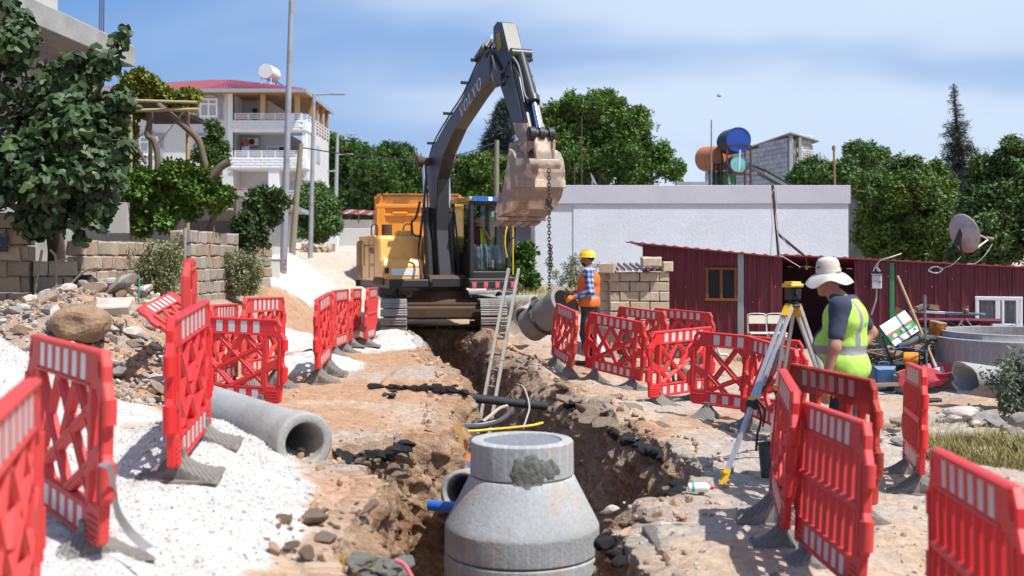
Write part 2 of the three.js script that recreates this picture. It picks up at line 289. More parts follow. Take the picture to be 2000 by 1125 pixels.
{
  const axis = (segs) => { const a = []; for (const [f, t, st, gr = 0] of segs) { let v = f, s = st; while (v < t - 1e-6) { a.push(v); v += s; s *= 1 + gr; } } a.push(segs[segs.length - 1][1]); return a; };
  const neg = (a) => a.map((v) => -v).reverse();
  const right = axis([[4.6, 8, 0.06], [8, 14, 0.1, 0.01], [14, 320, 0.35, 0.12]]), leftA = neg(axis([[4.6, 8, 0.06], [8, 14, 0.1, 0.01], [14, 320, 0.35, 0.12]]));
  const xs = [...leftA, ...axis([[-4.57, 4.57, 0.034]]), ...right];
  const ds = [-60, -30, -10, 0, 2, ...axis([[3.4, 14.5, 0.034], [14.5, 30, 0.04, 0.006], [30, 60, 0.2, 0.03], [60, 420, 1.2, 0.09]])];
  const nx = xs.length, nd = ds.length, pos = new Float32Array(nx * nd * 3), cl = new Float32Array(nx * nd * 3), uv = new Float32Array(nx * nd * 2);
  for (let j = 0; j < nd; j++) for (let i = 0; i < nx; i++) {
    const x = xs[i], D = ds[j], k = j * nx + i; let h = ground(x, max(D, 2)), c = groundCol(x, D);
    const d = holeDist(x, D); if (d < 0.06) h = max(-2.15, h - (0.06 - d) * 45);
    pos[k * 3] = x; pos[k * 3 + 1] = h; pos[k * 3 + 2] = -D; cl[k * 3] = c[0]; cl[k * 3 + 1] = c[1]; cl[k * 3 + 2] = c[2]; uv[k * 2] = x; uv[k * 2 + 1] = D;
  }
  const idx = []; for (let j = 0; j < nd - 1; j++) for (let i = 0; i < nx - 1; i++) { const a = j * nx + i, b = a + 1, c = a + nx, e = c + 1; idx.push(a, b, c, b, e, c); }
  const g = new THREE.BufferGeometry(); g.setAttribute('position', new THREE.BufferAttribute(pos, 3)); g.setAttribute('color', new THREE.BufferAttribute(cl, 3)); g.setAttribute('uv', new THREE.BufferAttribute(uv, 2)); g.setIndex(idx); g.computeVertexNormals();
  const m = mat('soil', [1.28, 1.28, 1.28], { map: T.grit, s: 0.9, bump: T.gritB, bs: 1.7, b: 0.02, roughness: 1 }); m.vertexColors = true;
  struct(mesh('ground', g, m));
}
{ // the walls of the excavation, one sheet hung from the rim
  const n = RING.length, L = 64, pos = [], cl = [];
  for (let j = -2; j <= L; j++) for (let i = 0; i <= n; i++) {
    const p = RING[i % n], t = clamp(j / L); let x = lerp(p.x, p.fx, t), D = lerp(p.D, p.fD, t);
    const top = ground(p.x + p.nx * 0.02, p.D + p.nz * 0.02); let y = lerp(top, -2.1, t), c;
    if (j < 0) { const o = j === -2 ? 0.24 : 0.125, e = (fbm(p.x * 7, p.D * 7, 2, 3) - 0.3) * 0.12; x += p.nx * (o + e); D += p.nz * (o + e); y = ground(x, D) + (j === -2 ? -0.05 : 0.016); c = groundCol(x, D).map((v) => v * 0.95); }
    else {
      const dep = top - y, k = sm(0, 0.2, dep);
      const a = fbm(x * 2.2, D * 2.2, y * 2.2 + 40, 4) - 0.5, b = abs(fbm(x * 6.5, D * 6.5, y * 6.5 + 9, 4) - 0.5), f = fbm(x * 22, D * 22, y * 22, 2) - 0.5;
      const e3 = abs(fbm(x * 14, D * 14, y * 14 + 2, 3) - 0.5), o = max(0.01, (a * 0.5 - b * 0.34 - e3 * 0.2 + 0.18) * k + f * 0.09 * k);
      x -= p.nx * o; D -= p.nz * o; y += (b - 0.12) * 0.12 * k;
      const nn = fbm(x * 3, D * 3, y * 3 + 17, 4), mm = fbm(x * 12, D * 12, y * 12 + 3, 3), st = vn(x * 17, D * 17, y * 17 + 5);
      c = mixc([0.36, 0.205, 0.115], [0.50, 0.335, 0.205], sm(0.38, 0.62, nn));
      c = mixc(c, [0.20, 0.11, 0.065], sm(0.5, 0.62, mm) * 0.55);
      if (D > 12.4 && x > -0.4) c = mixc(c, [0.55, 0.41, 0.29], 0.4);
      c = mixc(c, [0.55, 0.46, 0.38], sm(0.76, 0.84, st) * 0.8);
      c = mixc(groundCol(x, D), c, sm(0.0, 0.08, dep - 0.04));
      
      const q = 0.8 + 0.5 * (mm - 0.2); c = c.map((v) => v * q);
    }
    pos.push(x, y, -D); cl.push(...c);
  }
  const g = new THREE.BufferGeometry(), w = n + 1, idx = []; for (let j = 0; j < L + 2; j++) for (let i = 0; i < n; i++) { const a = j * w + i, b = a + 1, c = a + w, e = c + 1; idx.push(a, b, c, b, e, c); }
  g.setAttribute('position', new THREE.Float32BufferAttribute(pos, 3)); g.setAttribute('color', new THREE.Float32BufferAttribute(cl, 3)); g.setIndex(idx); g.computeVertexNormals();
  const uvs = []; for (let j = 0; j < L + 3; j++) for (let i = 0; i <= n; i++) uvs.push(i * 0.036, pos[(j * w + i) * 3 + 1]);
  g.setAttribute('uv', new THREE.Float32BufferAttribute(uvs, 2));
  const m = mat('earth', [1.3, 1.3, 1.3], { map: T.grit, s: 1.1, bump: T.gritB, bs: 1.6, b: 0.05, roughness: 1 }); m.vertexColors = true; struct(mesh('trench_wall', g, m));
}
{ // loose stones lying about, beyond counting
  const hx0 = (px, D) => (px - 1000) * D / FPX;
  const geos = [0, 1, 2].map((s) => rockGeo(s + 3, 1, 0.75)), pts = [[], [], []];
  const add = (x, D, y, s, c) => pts[floor(rnd() * 3)].push([x, y, D, s, c]);
  for (let i = 0; i < 6500; i++) {
    const D = 4.2 + 22 * rnd() ** 1.5, x = rr(-0.52, 0.52) * D; if (holeDist(x, D) < 0.03) continue;
    const w = WHITE(x, D); if (w > 0.4 && rnd() > 0.25) continue;
    const s = 0.01 + 0.04 * rnd() ** 6 + (x > 0.9 && D < 9.5 ? 0.012 * rnd() : 0), c = mixc(pick([SOIL.tan, SOIL.grey, [0.58, 0.52, 0.46], SOIL.orange]), SOIL.white, rnd() * 0.5);
    add(x, D, ground(x, D) + s * 0.15, s, shade(c, rr(0.7, 1.1)));
  }
  for (let i = 0; i < 2600; i++) { const D = rr(12, 17), x = hx0(rr(-60, 350), D), s = 0.025 + 0.09 * rnd() ** 3; if (x < -3.5) add(x, D, ground(x, D) + s * 0.2, s, shade(pick([[0.5, 0.4, 0.31], [0.42, 0.41, 0.4], [0.36, 0.25, 0.18], [0.6, 0.55, 0.5]]), rr(0.7, 1.1))); }
  for (let i = 0; i < 16000; i++) {                               // white gravel
    const D = 4.4 + 6 * rnd(), x = rr(-4.4, -0.8); if (WHITE(x, D) < 0.5) continue; const s = rr(0.007, 0.02);
    add(x, D, ground(x, D) + s * 0.2, s, rnd() < 0.06 ? [0.4, 0.3, 0.22] : shade([1, 0.975, 0.94], rr(0.5, 0.74)));
  }
  for (let i = 0; i < 3800; i++) {                               // stones and clods sticking out of the cut earth
    const p = pick(RING), t = rnd() ** 1.3 * 0.75, s = 0.016 + 0.07 * rnd() ** 4;
    const x = lerp(p.x, p.fx, t) - p.nx * 0.02, D = lerp(p.D, p.fD, t) - p.nz * 0.02, y = lerp(ground(p.x, p.D, false), -2.1, t);
    add(x, D, y, s, shade(mixc(SOIL.orange, pick([SOIL.tan, SOIL.brown, [0.55, 0.48, 0.4]]), rnd()), rr(0.75, 1.1)));
  }
  for (let i = 0; i < 900; i++) {                                // crumbs at the rim
    const p = pick(RING), o = rr(0.0, 0.35), x = p.x + p.nx * o, D = p.D + p.nz * o, s = 0.02 + 0.08 * rnd() ** 4; add(x, D, ground(x, D) + s * 0.2, s, shade(mixc(SOIL.orange, SOIL.tan, rnd()), rr(0.7, 1.1)));
  }
  { // the torn edge of the old asphalt layer: black slabs and crumbs jutting from the cut
    const t = new THREE.Group(); t.name = numbered('broken_asphalt'); struct(t); scene.add(t); const am = mat('black asphalt', [0.024, 0.024, 0.026], { map: T.grit, s: 2, bump: T.gritB, bs: 4, b: 0.012, roughness: 0.9 }), ag = [0, 1, 2, 3].map((k) => rockGeo(k + 61, 2, 1)); let n = 0;
    const put = (x, D, y, a) => { if (n++ > 290) return; const q = mesh('asphalt_piece', ag[n % 4], am, t, V(x, y, -D)); q.scale.set(rr(0.14, 0.34), rr(0.06, 0.15), rr(0.1, 0.17)); q.rotation.set(rr(-0.25, 0.25), a + rr(-0.6, 0.6), rr(-0.3, 0.3)); };
    RING.forEach((p, i) => { if (p.tar > 0 && i % 2 === 0 && rnd() < 0.25 + p.tar * 0.75) { const k = rr(0.07, 0.13); put(p.x - p.nx * k, p.D - p.nz * k, ground(p.x + p.nx * 0.1, p.D + p.nz * 0.1, false) - 0.075 - 0.04 * rnd(), atan2(p.nx, p.nz)); }; });
    for (let i = 0; i < 26; i++) { const x = lerp(-1.68, -0.6, i / 25), D = 13.36 - 0.2 * (x + 1.2) - 0.16 * (fbm(x * 5, 3, 2) - 0.5) + 0.03; put(x, D, soil(x, 13.2) + 0.03, 0); }
  }
  const m = mat('loose stone', [1, 1, 1], { map: T.grit, s: 3, roughness: 1 }), grp = new THREE.Group(), e = new THREE.Euler(), q = new THREE.Quaternion();
  grp.name = numbered('loose_stones'); stuff(grp); tag(grp, 'loose gravel and small stones strewn over the ground and earth walls', 'gravel'); scene.add(grp);
  geos.forEach((g, k) => { const im = new THREE.InstancedMesh(g, m, pts[k].length); im.name = 'stones'; pts[k].forEach(([x, y, D, s, c], i) => { im.setMatrixAt(i, new THREE.Matrix4().compose(V(x, y, -D), q.setFromEuler(e.set(rr(0, 6), rr(0, 6), rr(0, 6))), V(s * rr(0.8, 1.5), s, s))); im.setColorAt(i, col(c)); }); stuff(im); grp.add(im); });
}
// ---------- buildings, walls, poles ----------
const blockGeos = (w, h, d, n, j = 0.012) => Array.from({ length: n }, (_, i) => jit(new G().cb(w - 0.014, h - 0.012, d, min(0.018, h * 0.12)).geo(), j, i + 1));
function blockWall(t, a, b, base, rows, bw, bh, d, geos, mats, keep = () => true, name = 'block') {   // a, b: [x, D]; rows of separate blocks laid in bond
  const L = hypot(b[0] - a[0], b[1] - a[1]), ang = atan2(b[1] - a[1], b[0] - a[0]);
  for (let r = 0; r < rows; r++) for (let s = r % 2 ? -bw / 2 : 0; s < L - 0.02; s += bw) {
    const s0 = max(0, s), s1 = min(L, s + bw); if (s1 - s0 < bw * 0.2) continue; const m = (s0 + s1) / 2;
    if (!keep(m, r, L)) continue;
    const q = mesh(name, pick(geos), pick(mats), t, V(lerp(a[0], b[0], m / L), base + (r + 0.5) * bh, -lerp(a[1], b[1], m / L))); q.rotation.set(rr(-0.012, 0.012), ang, rr(-0.008, 0.008)); q.scale.x = (s1 - s0) / bw; q.position.z += rr(-0.008, 0.008);
  }
}
const hx = (px, D) => (px - 1000) * D / FPX, hy = (py, D) => EYE + (HOR - py) * D / FPX;
const XB = (g, x0, x1, y0, y1, z0, z1, c = 0) => c ? g.cb(abs(x1 - x0), abs(y1 - y0), abs(z1 - z0), c, (x0 + x1) / 2, (y0 + y1) / 2, (z0 + z1) / 2) : g.box(abs(x1 - x0), abs(y1 - y0), abs(z1 - z0), (x0 + x1) / 2, (y0 + y1) / 2, (z0 + z1) / 2);
{ // long white house with its parapet
  const D = 34, t = thing('white_house', 'long single storey pale lavender white house with a flat roof', 'house'), lav = mat('pale lavender render', [0.73, 0.77, 0.84], { map: T.plaster, s: 0.35, bump: T.gritB, bs: 1, b: 0.006, roughness: 0.95 }), lav2 = mat('grey lavender parapet', [0.57, 0.56, 0.62], { map: T.plaster, s: 0.4, bump: T.gritB, bs: 1, b: 0.004, roughness: 0.95 });
  const x0 = hx(1045, D), x1 = hx(1657, D), xj = hx(1120, D), yt = hy(362, D), yf = hy(398, D), g = new G();
  XB(g, xj, x1, -0.5, yf + 0.05, -D, -D - 9); XB(g, x0, xj - 0.002, -0.5, yf + 0.05, -D - 0.03, -D - 9); g.build('wall', lav, t);
  const p = new G(); XB(p, x0 - 0.04, x1 + 0.05, yf, yt, -D + 0.06, -D - 0.2, 0.012); XB(p, x0 - 0.04, x0 + 0.2, yf, yt, -D - 0.21, -D - 9); XB(p, x1 - 0.2, x1 + 0.05, yf, yt, -D - 0.21, -D - 9); p.build('parapet', lav2, t);
  const r = new G(); XB(r, x0 + 0.1, x1 - 0.1, yf + 0.06, yf + 0.3, -D - 0.21, -D - 8.9); r.build('roof', M.concreteDark, t);
  const b = new G(); XB(b, hx(1120, D), hx(1175, D), hy(556, D), hy(553, D), -D + 0.05, -D + 0.001); b.build('plinth_edge', M.concreteDark, t);
  const s = new G(); XB(s, hx(1043, D), hx(1046, D) - 0.01, 0, hy(450, D), -D + 0.02, -D - 0.05); s.build('corner_strip', M.concreteDark, t);
}
{ const D = 42, t = thing('blue_grey_house', 'blue grey house wall seen beyond the excavator cab, left of the white house', 'house'), g = new G(); XB(g, hx(880, D), hx(1060, D), -0.5, hy(432, D), -D, -D - 6); g.build('wall', mat('blue grey render', [0.36, 0.40, 0.48], { map: T.plaster, s: 0.4 }), t); const r = new G(); XB(r, hx(870, D), hx(1062, D), hy(432, D) + 0.001, hy(424, D), -D + 0.5, -D - 6.3, 0.02); r.build('roof', M.rust, t); const w = new G(); XB(w, hx(1024, D), hx(1041, D), hy(500, D), hy(470, D), -D + 0.03, -D + 0.001); w.build('window', M.glassDark, t); }
{ // roof of the white house: tanks on iron frames
  const RY = hy(398, 34) + 0.3, iron = M.rust;
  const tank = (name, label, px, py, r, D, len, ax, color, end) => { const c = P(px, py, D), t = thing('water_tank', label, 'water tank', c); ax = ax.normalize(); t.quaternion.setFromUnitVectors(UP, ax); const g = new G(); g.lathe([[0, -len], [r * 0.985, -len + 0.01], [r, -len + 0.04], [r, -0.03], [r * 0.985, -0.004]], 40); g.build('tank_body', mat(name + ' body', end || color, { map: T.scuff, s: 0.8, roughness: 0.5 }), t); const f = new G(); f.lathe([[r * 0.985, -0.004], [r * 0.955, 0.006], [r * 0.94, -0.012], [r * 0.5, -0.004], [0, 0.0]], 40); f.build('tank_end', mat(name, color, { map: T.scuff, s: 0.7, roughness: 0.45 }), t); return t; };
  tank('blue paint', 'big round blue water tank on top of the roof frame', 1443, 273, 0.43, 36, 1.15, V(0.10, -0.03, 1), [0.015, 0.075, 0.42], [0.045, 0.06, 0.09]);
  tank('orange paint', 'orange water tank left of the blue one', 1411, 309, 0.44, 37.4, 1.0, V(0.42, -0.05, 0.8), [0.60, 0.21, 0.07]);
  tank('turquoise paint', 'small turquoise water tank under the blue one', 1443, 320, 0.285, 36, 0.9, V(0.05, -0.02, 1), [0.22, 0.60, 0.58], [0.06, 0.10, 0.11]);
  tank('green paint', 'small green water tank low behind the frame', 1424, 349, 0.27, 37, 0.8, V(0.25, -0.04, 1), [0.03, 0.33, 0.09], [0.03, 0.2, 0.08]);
  const fr = (name, label, D, posts, bars) => { const t = thing('tank_stand', label, 'metal frame'); for (const [x, y] of posts) for (const k of [0, 0.9]) { const a = P(x, y, D); new G().bar(V(a.x, RY, a.z - k), V(a.x, a.y, a.z - k), 0.055, 0.055, V(0, 0, 1)).build('post', iron, t); } for (const [x0, y0, x1, y1] of bars) new G().bar(P(x0, y0, D - 0.03), P(x1, y1, D - 0.03), 0.05, 0.05).build('bar', iron, t); };
  fr('a', 'tall rusty iron frame carrying the blue and turquoise tanks', 35.95, [[1420, 284], [1466, 284]], [[1420, 284, 1466, 284], [1421, 341, 1465, 341], [1421, 320, 1434, 338], [1466, 318, 1453, 338], [1434, 338, 1453, 338]]);
  fr('b', 'lower rusty iron frame under the orange tank', 37.2, [[1395, 322], [1403, 320], [1436, 330]], [[1393, 321, 1437, 321], [1403, 345, 1416, 361], [1400, 330, 1420, 352]]);
  { const g = new G(); g.tube([P(1445.5, 293, 35.5), P(1444, 312, 35.5), P(1443, 333, 35.5)], 0.03); tag(g.build('white_pipe', M.white), 'white pipe running from the blue tank down over the turquoise one', 'pipe'); const h = new G(); h.tube([P(1422, 343, 36), P(1424, 352, 36), P(1425, 360, 36)], 0.03); tag(h.build('white_pipe', M.white), 'short white pipe in front of the green tank', 'pipe'); }
  { const t = thing('solar_panel', 'solar water heater panel tilted on the white roof beside the tanks', 'solar panel'), a = P(1471, 329, 37), b = P(1546, 372, 37.6), g = new G(); g.bar(a, b, 1.7, 0.1, V(0.5, 0.85, 0.1)); g.build('panel', mat('panel back', [0.34, 0.33, 0.31], { map: T.scuff, s: 1 }), t); const h = new G(), up = V(0.055, 0.09, 0.0); h.bar(a.clone().add(up), b.clone().add(up), 1.66, 0.03, V(0.5, 0.85, 0.1)); h.build('glass_cover', mat('panel glass', [0.10, 0.16, 0.17], { roughness: 0.1 }), t); const k = new G(); k.bar(P(1472, 336, 36.6), P(1527, 365, 37), 0.06, 0.06); k.build('rail', M.steel, t); }
  { const g = new G(); g.cyl(V(hx(1389, 36), RY, -36), V(hx(1389.5, 36), hy(234, 36), -36), 0.03, 0.022, 8); g.cyl(V(hx(1387.5, 36), RY, -36.1), V(hx(1387.5, 36), hy(338, 36), -36.1), 0.05, 0.05, 8); tag(g.build('antenna_mast', mat('grey mast', [0.2, 0.2, 0.22], {})), 'thin tall grey mast left of the roof tanks', 'mast'); const a = new G(); a.cyl(P(1376, 311, 36.5), P(1386, 350, 36.5), 0.012); tag(a.build('antenna_rod', M.rust), 'thin slanting rod beside the grey mast', 'rod'); }
  { const g = new G(); g.cyl(V(hx(1631, 36), RY, -36), V(hx(1628.5, 36), hy(284, 36), -36), 0.045, 0.035, 8); g.cyl(P(1628, 293, 35.98), P(1628.6, 286, 35.98), 0.06, 0.06, 8); tag(g.build('roof_pole', mat('rusty orange pole', [0.36, 0.19, 0.08], { map: T.scuff, s: 1 })), 'rusty orange pole standing behind the parapet in front of the trees', 'pole'); for (const [x, y, l] of [[1122, 318, 'rust red pipe sticking up behind the parapet left of the walnut tree trunk'], [1136, 226, 'thin dark rod rising in front of the walnut tree']]) { const q = new G(); q.cyl(V(hx(x, 37), RY, -37), V(hx(x, 37), hy(y, 37), -37), 0.03, 0.025, 7); tag(q.build('roof_rod', M.rust), l, 'rod'); } }
  { const g = new G(), c = P(1157, 352, 37); g.lathe([[0, 0], [0.12, 0.012], [0.24, 0.05], [0.25, 0.06]], 20, M4(0, 0, 0, 0, 0, -1.1).premultiply(M4(c.x, c.y, c.z))); g.cyl(c, V(c.x, RY, c.z), 0.02); tag(g.build('small_dish', M.whiteGloss), 'small white satellite dish peeping over the parapet', 'satellite dish'); }
  { const g = new G(); XB(g, hx(1322, 41), hx(1388, 41), hy(365, 41), hy(355, 41), -41, -41.4); tag(g.build('concrete_ledge', M.concrete), 'strip of grey concrete wall showing over the parapet', 'wall'); const c = P(1395, 348, 38), r = new G(); r.cb(0.22, 0.42, 0.2, 0.05, c.x, c.y, c.z); r.cb(0.16, 0.2, 0.2, 0.05, c.x + 0.1, c.y - 0.2, c.z); tag(jitMesh(r.build('red_canister', mat('red plastic can', [0.4, 0.02, 0.02], {}))), 'small red canister standing behind the iron frame', 'canister'); }
}
function jitMesh(o, a = 0.01) { jit(o.geometry, a); return o; }
{ // rooftop block hut and the raw concrete building behind
  const t = thing('block_hut', 'grey concrete block hut with sloping roof and metal door, behind the roof tanks', 'hut'), D = 46, c = [hx(1541, D), D], l = [hx(1380, 53), 53], r = [hx(1584, 47.2), 47.2], y0 = hy(372, D), yt = hy(264, D), yl = hy(320, 53), bh = 0.205, bw = 0.42, geos = blockGeos(bw, bh, 0.2, 3, 0.008), LL = hypot(c[0] - l[0], c[1] - l[1]);
  blockWall(t, l, c, y0, 15, bw, bh, 0.2, geos, [M.blockGrey, M.blockGrey2, M.blockGrey2], (m, k) => y0 + (k + 1) * bh < lerp(yl, yt, m / LL) + 0.08);
  blockWall(t, c, r, y0, 12, bw, bh, 0.2, geos, [M.blockGrey, M.blockGrey2], (m) => m > 0.5);
  const mo = new G(); const sd = (a, b, ya, yb) => { const A = V(a[0], 0, -a[1]), B = V(b[0], 0, -b[1]), n = B.clone().sub(A).cross(UP).normalize().multiplyScalar(-0.06); A.add(n); B.add(n); mo.quad(V(A.x, y0 - 1, A.z), V(B.x, y0 - 1, B.z), V(B.x, yb, B.z), V(A.x, ya, A.z)); }; sd(l, c, yl, yt); sd(c, r, yt - 0.04, yt - 0.2); mo.build('mortar_core', M.mortar, t);
  const dr = new G(), a = P(1549.5, 315, D + 0.15), ang = atan2(r[1] - c[1], r[0] - c[0]); dr.cb(0.4, hy(273, D) - hy(323, D), 0.06, 0.01); const dm = dr.build('door', mat('grey blue door', [0.20, 0.25, 0.30], { map: T.mud, s: 0.8 }), t, V(a.x, (hy(270, D) + hy(323, D)) / 2, a.z + 0.1)); dm.rotation.y = ang;
  const po = new G(); po.cb(0.16, yt - y0, 0.16, 0.01, c[0] + 0.05, (yt + y0) / 2, -c[1] + 0.08); po.cb(0.12, yt - y0 - 0.1, 0.14, 0.01, hx(1559.5, 46.3), (yt + y0) / 2 - 0.05, -46.1); po.build('post', M.concrete, t);
  const rf = new G(); { const A = V(c[0] - 0.05, yt + 0.06, -c[1] + 0.45), B = V(l[0], yl + 0.1, -l[1] + 0.4), Cc = V(r[0] + 0.35, yt - 0.14, -r[1] + 0.1); const u = B.clone().sub(A), v = Cc.clone().sub(A), n = 14; for (let i = 0; i < n; i++) { const p = A.clone().addScaledVector(v, (i + 0.5) / n); rf.cyl(p, p.clone().add(u), 0.045, 0.045, 6); } rf.quad(A, B, B.clone().add(v), Cc); } rf.build('roof', mat('corrugated sheet', [0.36, 0.35, 0.32], { map: T.scuff, s: 1 }), t);
  const gr = new G(), p = P(1572, 315, 46.2); for (let i = 0; i < 7; i++) gr.box(0.012, 1.0, 0.012, p.x - 0.3 + i * 0.1, p.y - 0.1, p.z + 0.12); for (let i = 0; i < 7; i++) gr.box(0.62, 0.012, 0.012, p.x, p.y - 0.55 + i * 0.16, p.z + 0.13); gr.build('wire_mesh', M.rust, t);
  const k = thing('concrete_building', 'raw concrete building with parapet, mostly hidden by the trees on the right', 'building'), g = new G(); XB(g, hx(1440, 54), hx(1602, 54), 0, hy(345, 54), -54, -60); XB(g, hx(1590, 52), hx(1705, 52), 0, hy(321, 52), -52, -58); XB(g, hx(1700, 50), hx(1852, 50), 0, hy(345, 50), -50, -57); XB(g, hx(1712, 50.3), hx(1745, 50.3), hy(346, 50), hy(318, 50), -50.3, -52); XB(g, hx(1824, 46), hx(1850, 46), 0, hy(380, 46), -46, -49.9); g.build('wall', M.concrete, k); const q = new G(); XB(q, hx(1588, 52), hx(1707, 52), hy(321, 52), hy(315, 52), -51.9, -58.1); XB(q, hx(1698, 50), hx(1856, 50), hy(345, 50), hy(338, 50), -49.9, -57.1); q.build('parapet', M.concreteDark, k);
  for (const [x, y] of [[1597, 300], [1601, 297], [1603, 304], [1609, 302], [1612, 306]]) new G().cyl(V(hx(x, 53), hy(330, 53), -53), V(hx(x + 0.6, 53), hy(y, 53), -53), 0.018).build('rebar', M.rust, k); for (const [x, y] of [[1838, 330], [1842, 334], [1846, 331]]) new G().cyl(V(hx(x, 50), hy(350, 50), -50.4), V(hx(x, 50), hy(y, 50), -50.4), 0.018).build('rebar', M.rust, k);
}
// ---------- red sheet metal shed ----------
const SH = { A: [hx(1255, 26.3), 26.3], B: [hx(2080, 23), 23] }; SH.L = hypot(SH.B[0] - SH.A[0], SH.B[1] - SH.A[1]); SH.ang = atan2(SH.B[1] - SH.A[1], SH.B[0] - SH.A[0]);
const shed = thing('red_shed', 'long low shed of dark red corrugated sheet with open doorway', 'shed', V(SH.A[0], 0, -SH.A[1]), SH.ang);
const shedX = (px) => { const k = (px - 1000) / FPX, dx = (SH.B[0] - SH.A[0]) / SH.L, dD = (SH.B[1] - SH.A[1]) / SH.L; return (k * SH.A[1] - SH.A[0]) / (dx - k * dD); };
const shedY = (px, py) => { const s = shedX(px), D = lerp(SH.A[1], SH.B[1], s / SH.L); return hy(py, D); };
const shedP = (px, py, out = 0) => { const s = shedX(px); return shed.localToWorld(V(s, shedY(px, py), out)); };
shed.updateMatrixWorld();
{
  const red = mat('dark red sheet', [0.155, 0.022, 0.035], { map: T.scuff, s: 0.6, roughness: 0.5 }), redE = mat('red roof edge', [0.33, 0.055, 0.065], { map: T.dust, s: 1, roughness: 0.5 }), gb = -0.35;
  const yTop = (s) => { const d = shedX(1528); return s < d ? lerp(shedY(1255, 477), shedY(1528, 504), s / d) : lerp(shedY(1528, 501), shedY(2000, 522), (s - d) / (shedX(2000) - d)); };
  const sheet = (s0, s1, y0 = gb, yt) => {                     // one sheet with trapezoid ribs
    const g = new G(), n = max(1, Math.round((s1 - s0) / 0.255)), w = (s1 - s0) / n;
    for (let i = 0; i < n; i++) { const a = s0 + i * w, q = [[a, 0], [a + w * 0.07, 0.03], [a + w * 0.2, 0.03], [a + w * 0.27, 0], [a + w * 0.62, 0.0], [a + w * 0.64, 0.006], [a + w * 0.68, 0.006], [a + w * 0.7, 0], [a + w, 0]]; for (let k = 0; k + 1 < q.length; k++) { const [xa, za] = q[k], [xb, zb] = q[k + 1], ya = yt ?? yTop(xa), yb = yt ?? yTop(xb); g.quad(V(xa, y0, za), V(xb, y0, zb), V(xb, yb, zb), V(xa, ya, za)); } }
    return g;
  };
  const split = (px0, px1, y0, yt) => { const a = shedX(px0), b = shedX(px1), n = max(1, Math.round((b - a) / 1.02)); for (let i = 0; i < n; i++) { const m = sheet(lerp(a, b, i / n), lerp(a, b, (i + 1) / n), y0, yt).build('wall_panel', red, shed); m.position.z = (i % 2) * 0.004; } };
  split(1255, 1378); split(1378, 1441, gb, shedY(1410, 589)); split(1378, 1441, shedY(1410, 521)); split(1453, 1528); split(1668, 1738); split(1747, 1903); split(1903, 2001, gb, shedY(1950, 640)); split(1903, 2001, shedY(1950, 578)); split(2001, 2080);
  new G().cb(shedX(1453) - shedX(1441), yTop(shedX(1447)) - gb, 0.06, 0.008, (shedX(1441) + shedX(1453)) / 2, gb + (yTop(shedX(1447)) - gb) / 2, 0.01).build('grey_strip', M.galv, shed);
  new G().cb(shedX(1747) - shedX(1738), shedY(1742, 512) + 0.35, 0.06, 0.008, (shedX(1738) + shedX(1747)) / 2, (shedY(1742, 512) - 0.35) / 2, 0.01).build('green_post', mat('green paint post', [0.06, 0.30, 0.13], { map: T.scuff, s: 1 }), shed);
  const bx = new G(), xe = SH.L; const en = (x, y) => bx.quad(V(x, gb, 0), V(x, gb, -4), V(x, y - 0.32, -4), V(x, y - 0.03, 0)); en(0, yTop(0)); en(xe, yTop(xe)); en(shedX(1700), yTop(shedX(1700))); for (const [p, q] of [[0, shedX(1528)], [shedX(1528), xe]]) bx.quad(V(p, gb, -3.9), V(q, gb, -3.9), V(q, yTop(q - 0.01) - 0.262, -3.9), V(p, yTop(p + 0.01) - 0.262, -3.9)); bx.build('inner_wall', red, shed);
  for (const [a, b, ya, yb, m, dx] of [[1226, 1530, 472, 501, redE, 0.2], [1524, 2090, 496.6, 525, redE, 0.1]]) { const g = new G(), sa = shedX(a), sb = shedX(b), A = V(sa, shedY(a, ya), dx), B = V(sb, shedY(b, yb), dx); const n = floor((sb - sa) / 0.26); g.quad(A, B, B.clone().add(V(0, -0.32, -4.5)), A.clone().add(V(0, -0.32, -4.5))); g.quad(A.clone().add(V(0, -0.03, 0)), B.clone().add(V(0, -0.03, 0)), B, A); for (let i = 0; i < n; i++) { const p = A.clone().lerp(B, (i + 0.5) / n); g.bar(p, p.clone().add(V(0, -0.315, -4.4)), 0.08, 0.04); } g.build('roof_sheet', m, shed); }
  { const g = new G(), w = new G(), gl = new G(), y0 = shedY(1410, 588), y1 = shedY(1410, 522), x0 = shedX(1379), x1 = shedX(1440), xm = (x0 + x1) / 2; for (const x of [x0 + 0.03, xm, x1 - 0.03]) g.cb(0.07, y1 - y0, 0.07, 0.008, x, (y0 + y1) / 2, 0.03); for (const y of [y0 + 0.03, y1 - 0.03]) g.cb(x1 - x0 + 0.04, 0.065, 0.075, 0.008, xm, y, 0.03); const win = g.build('window', mat('orange brown wood', [0.25, 0.085, 0.03], { map: T.wood, s: 2 }), shed); for (const k of [-1, 1]) mesh('pane', new G().box((x1 - x0) / 2 - 0.07, y1 - y0 - 0.06, 0.01).geo(), M.glassDark, win, V(xm + k * (x1 - x0) / 4, (y0 + y1) / 2, 0.01)); }
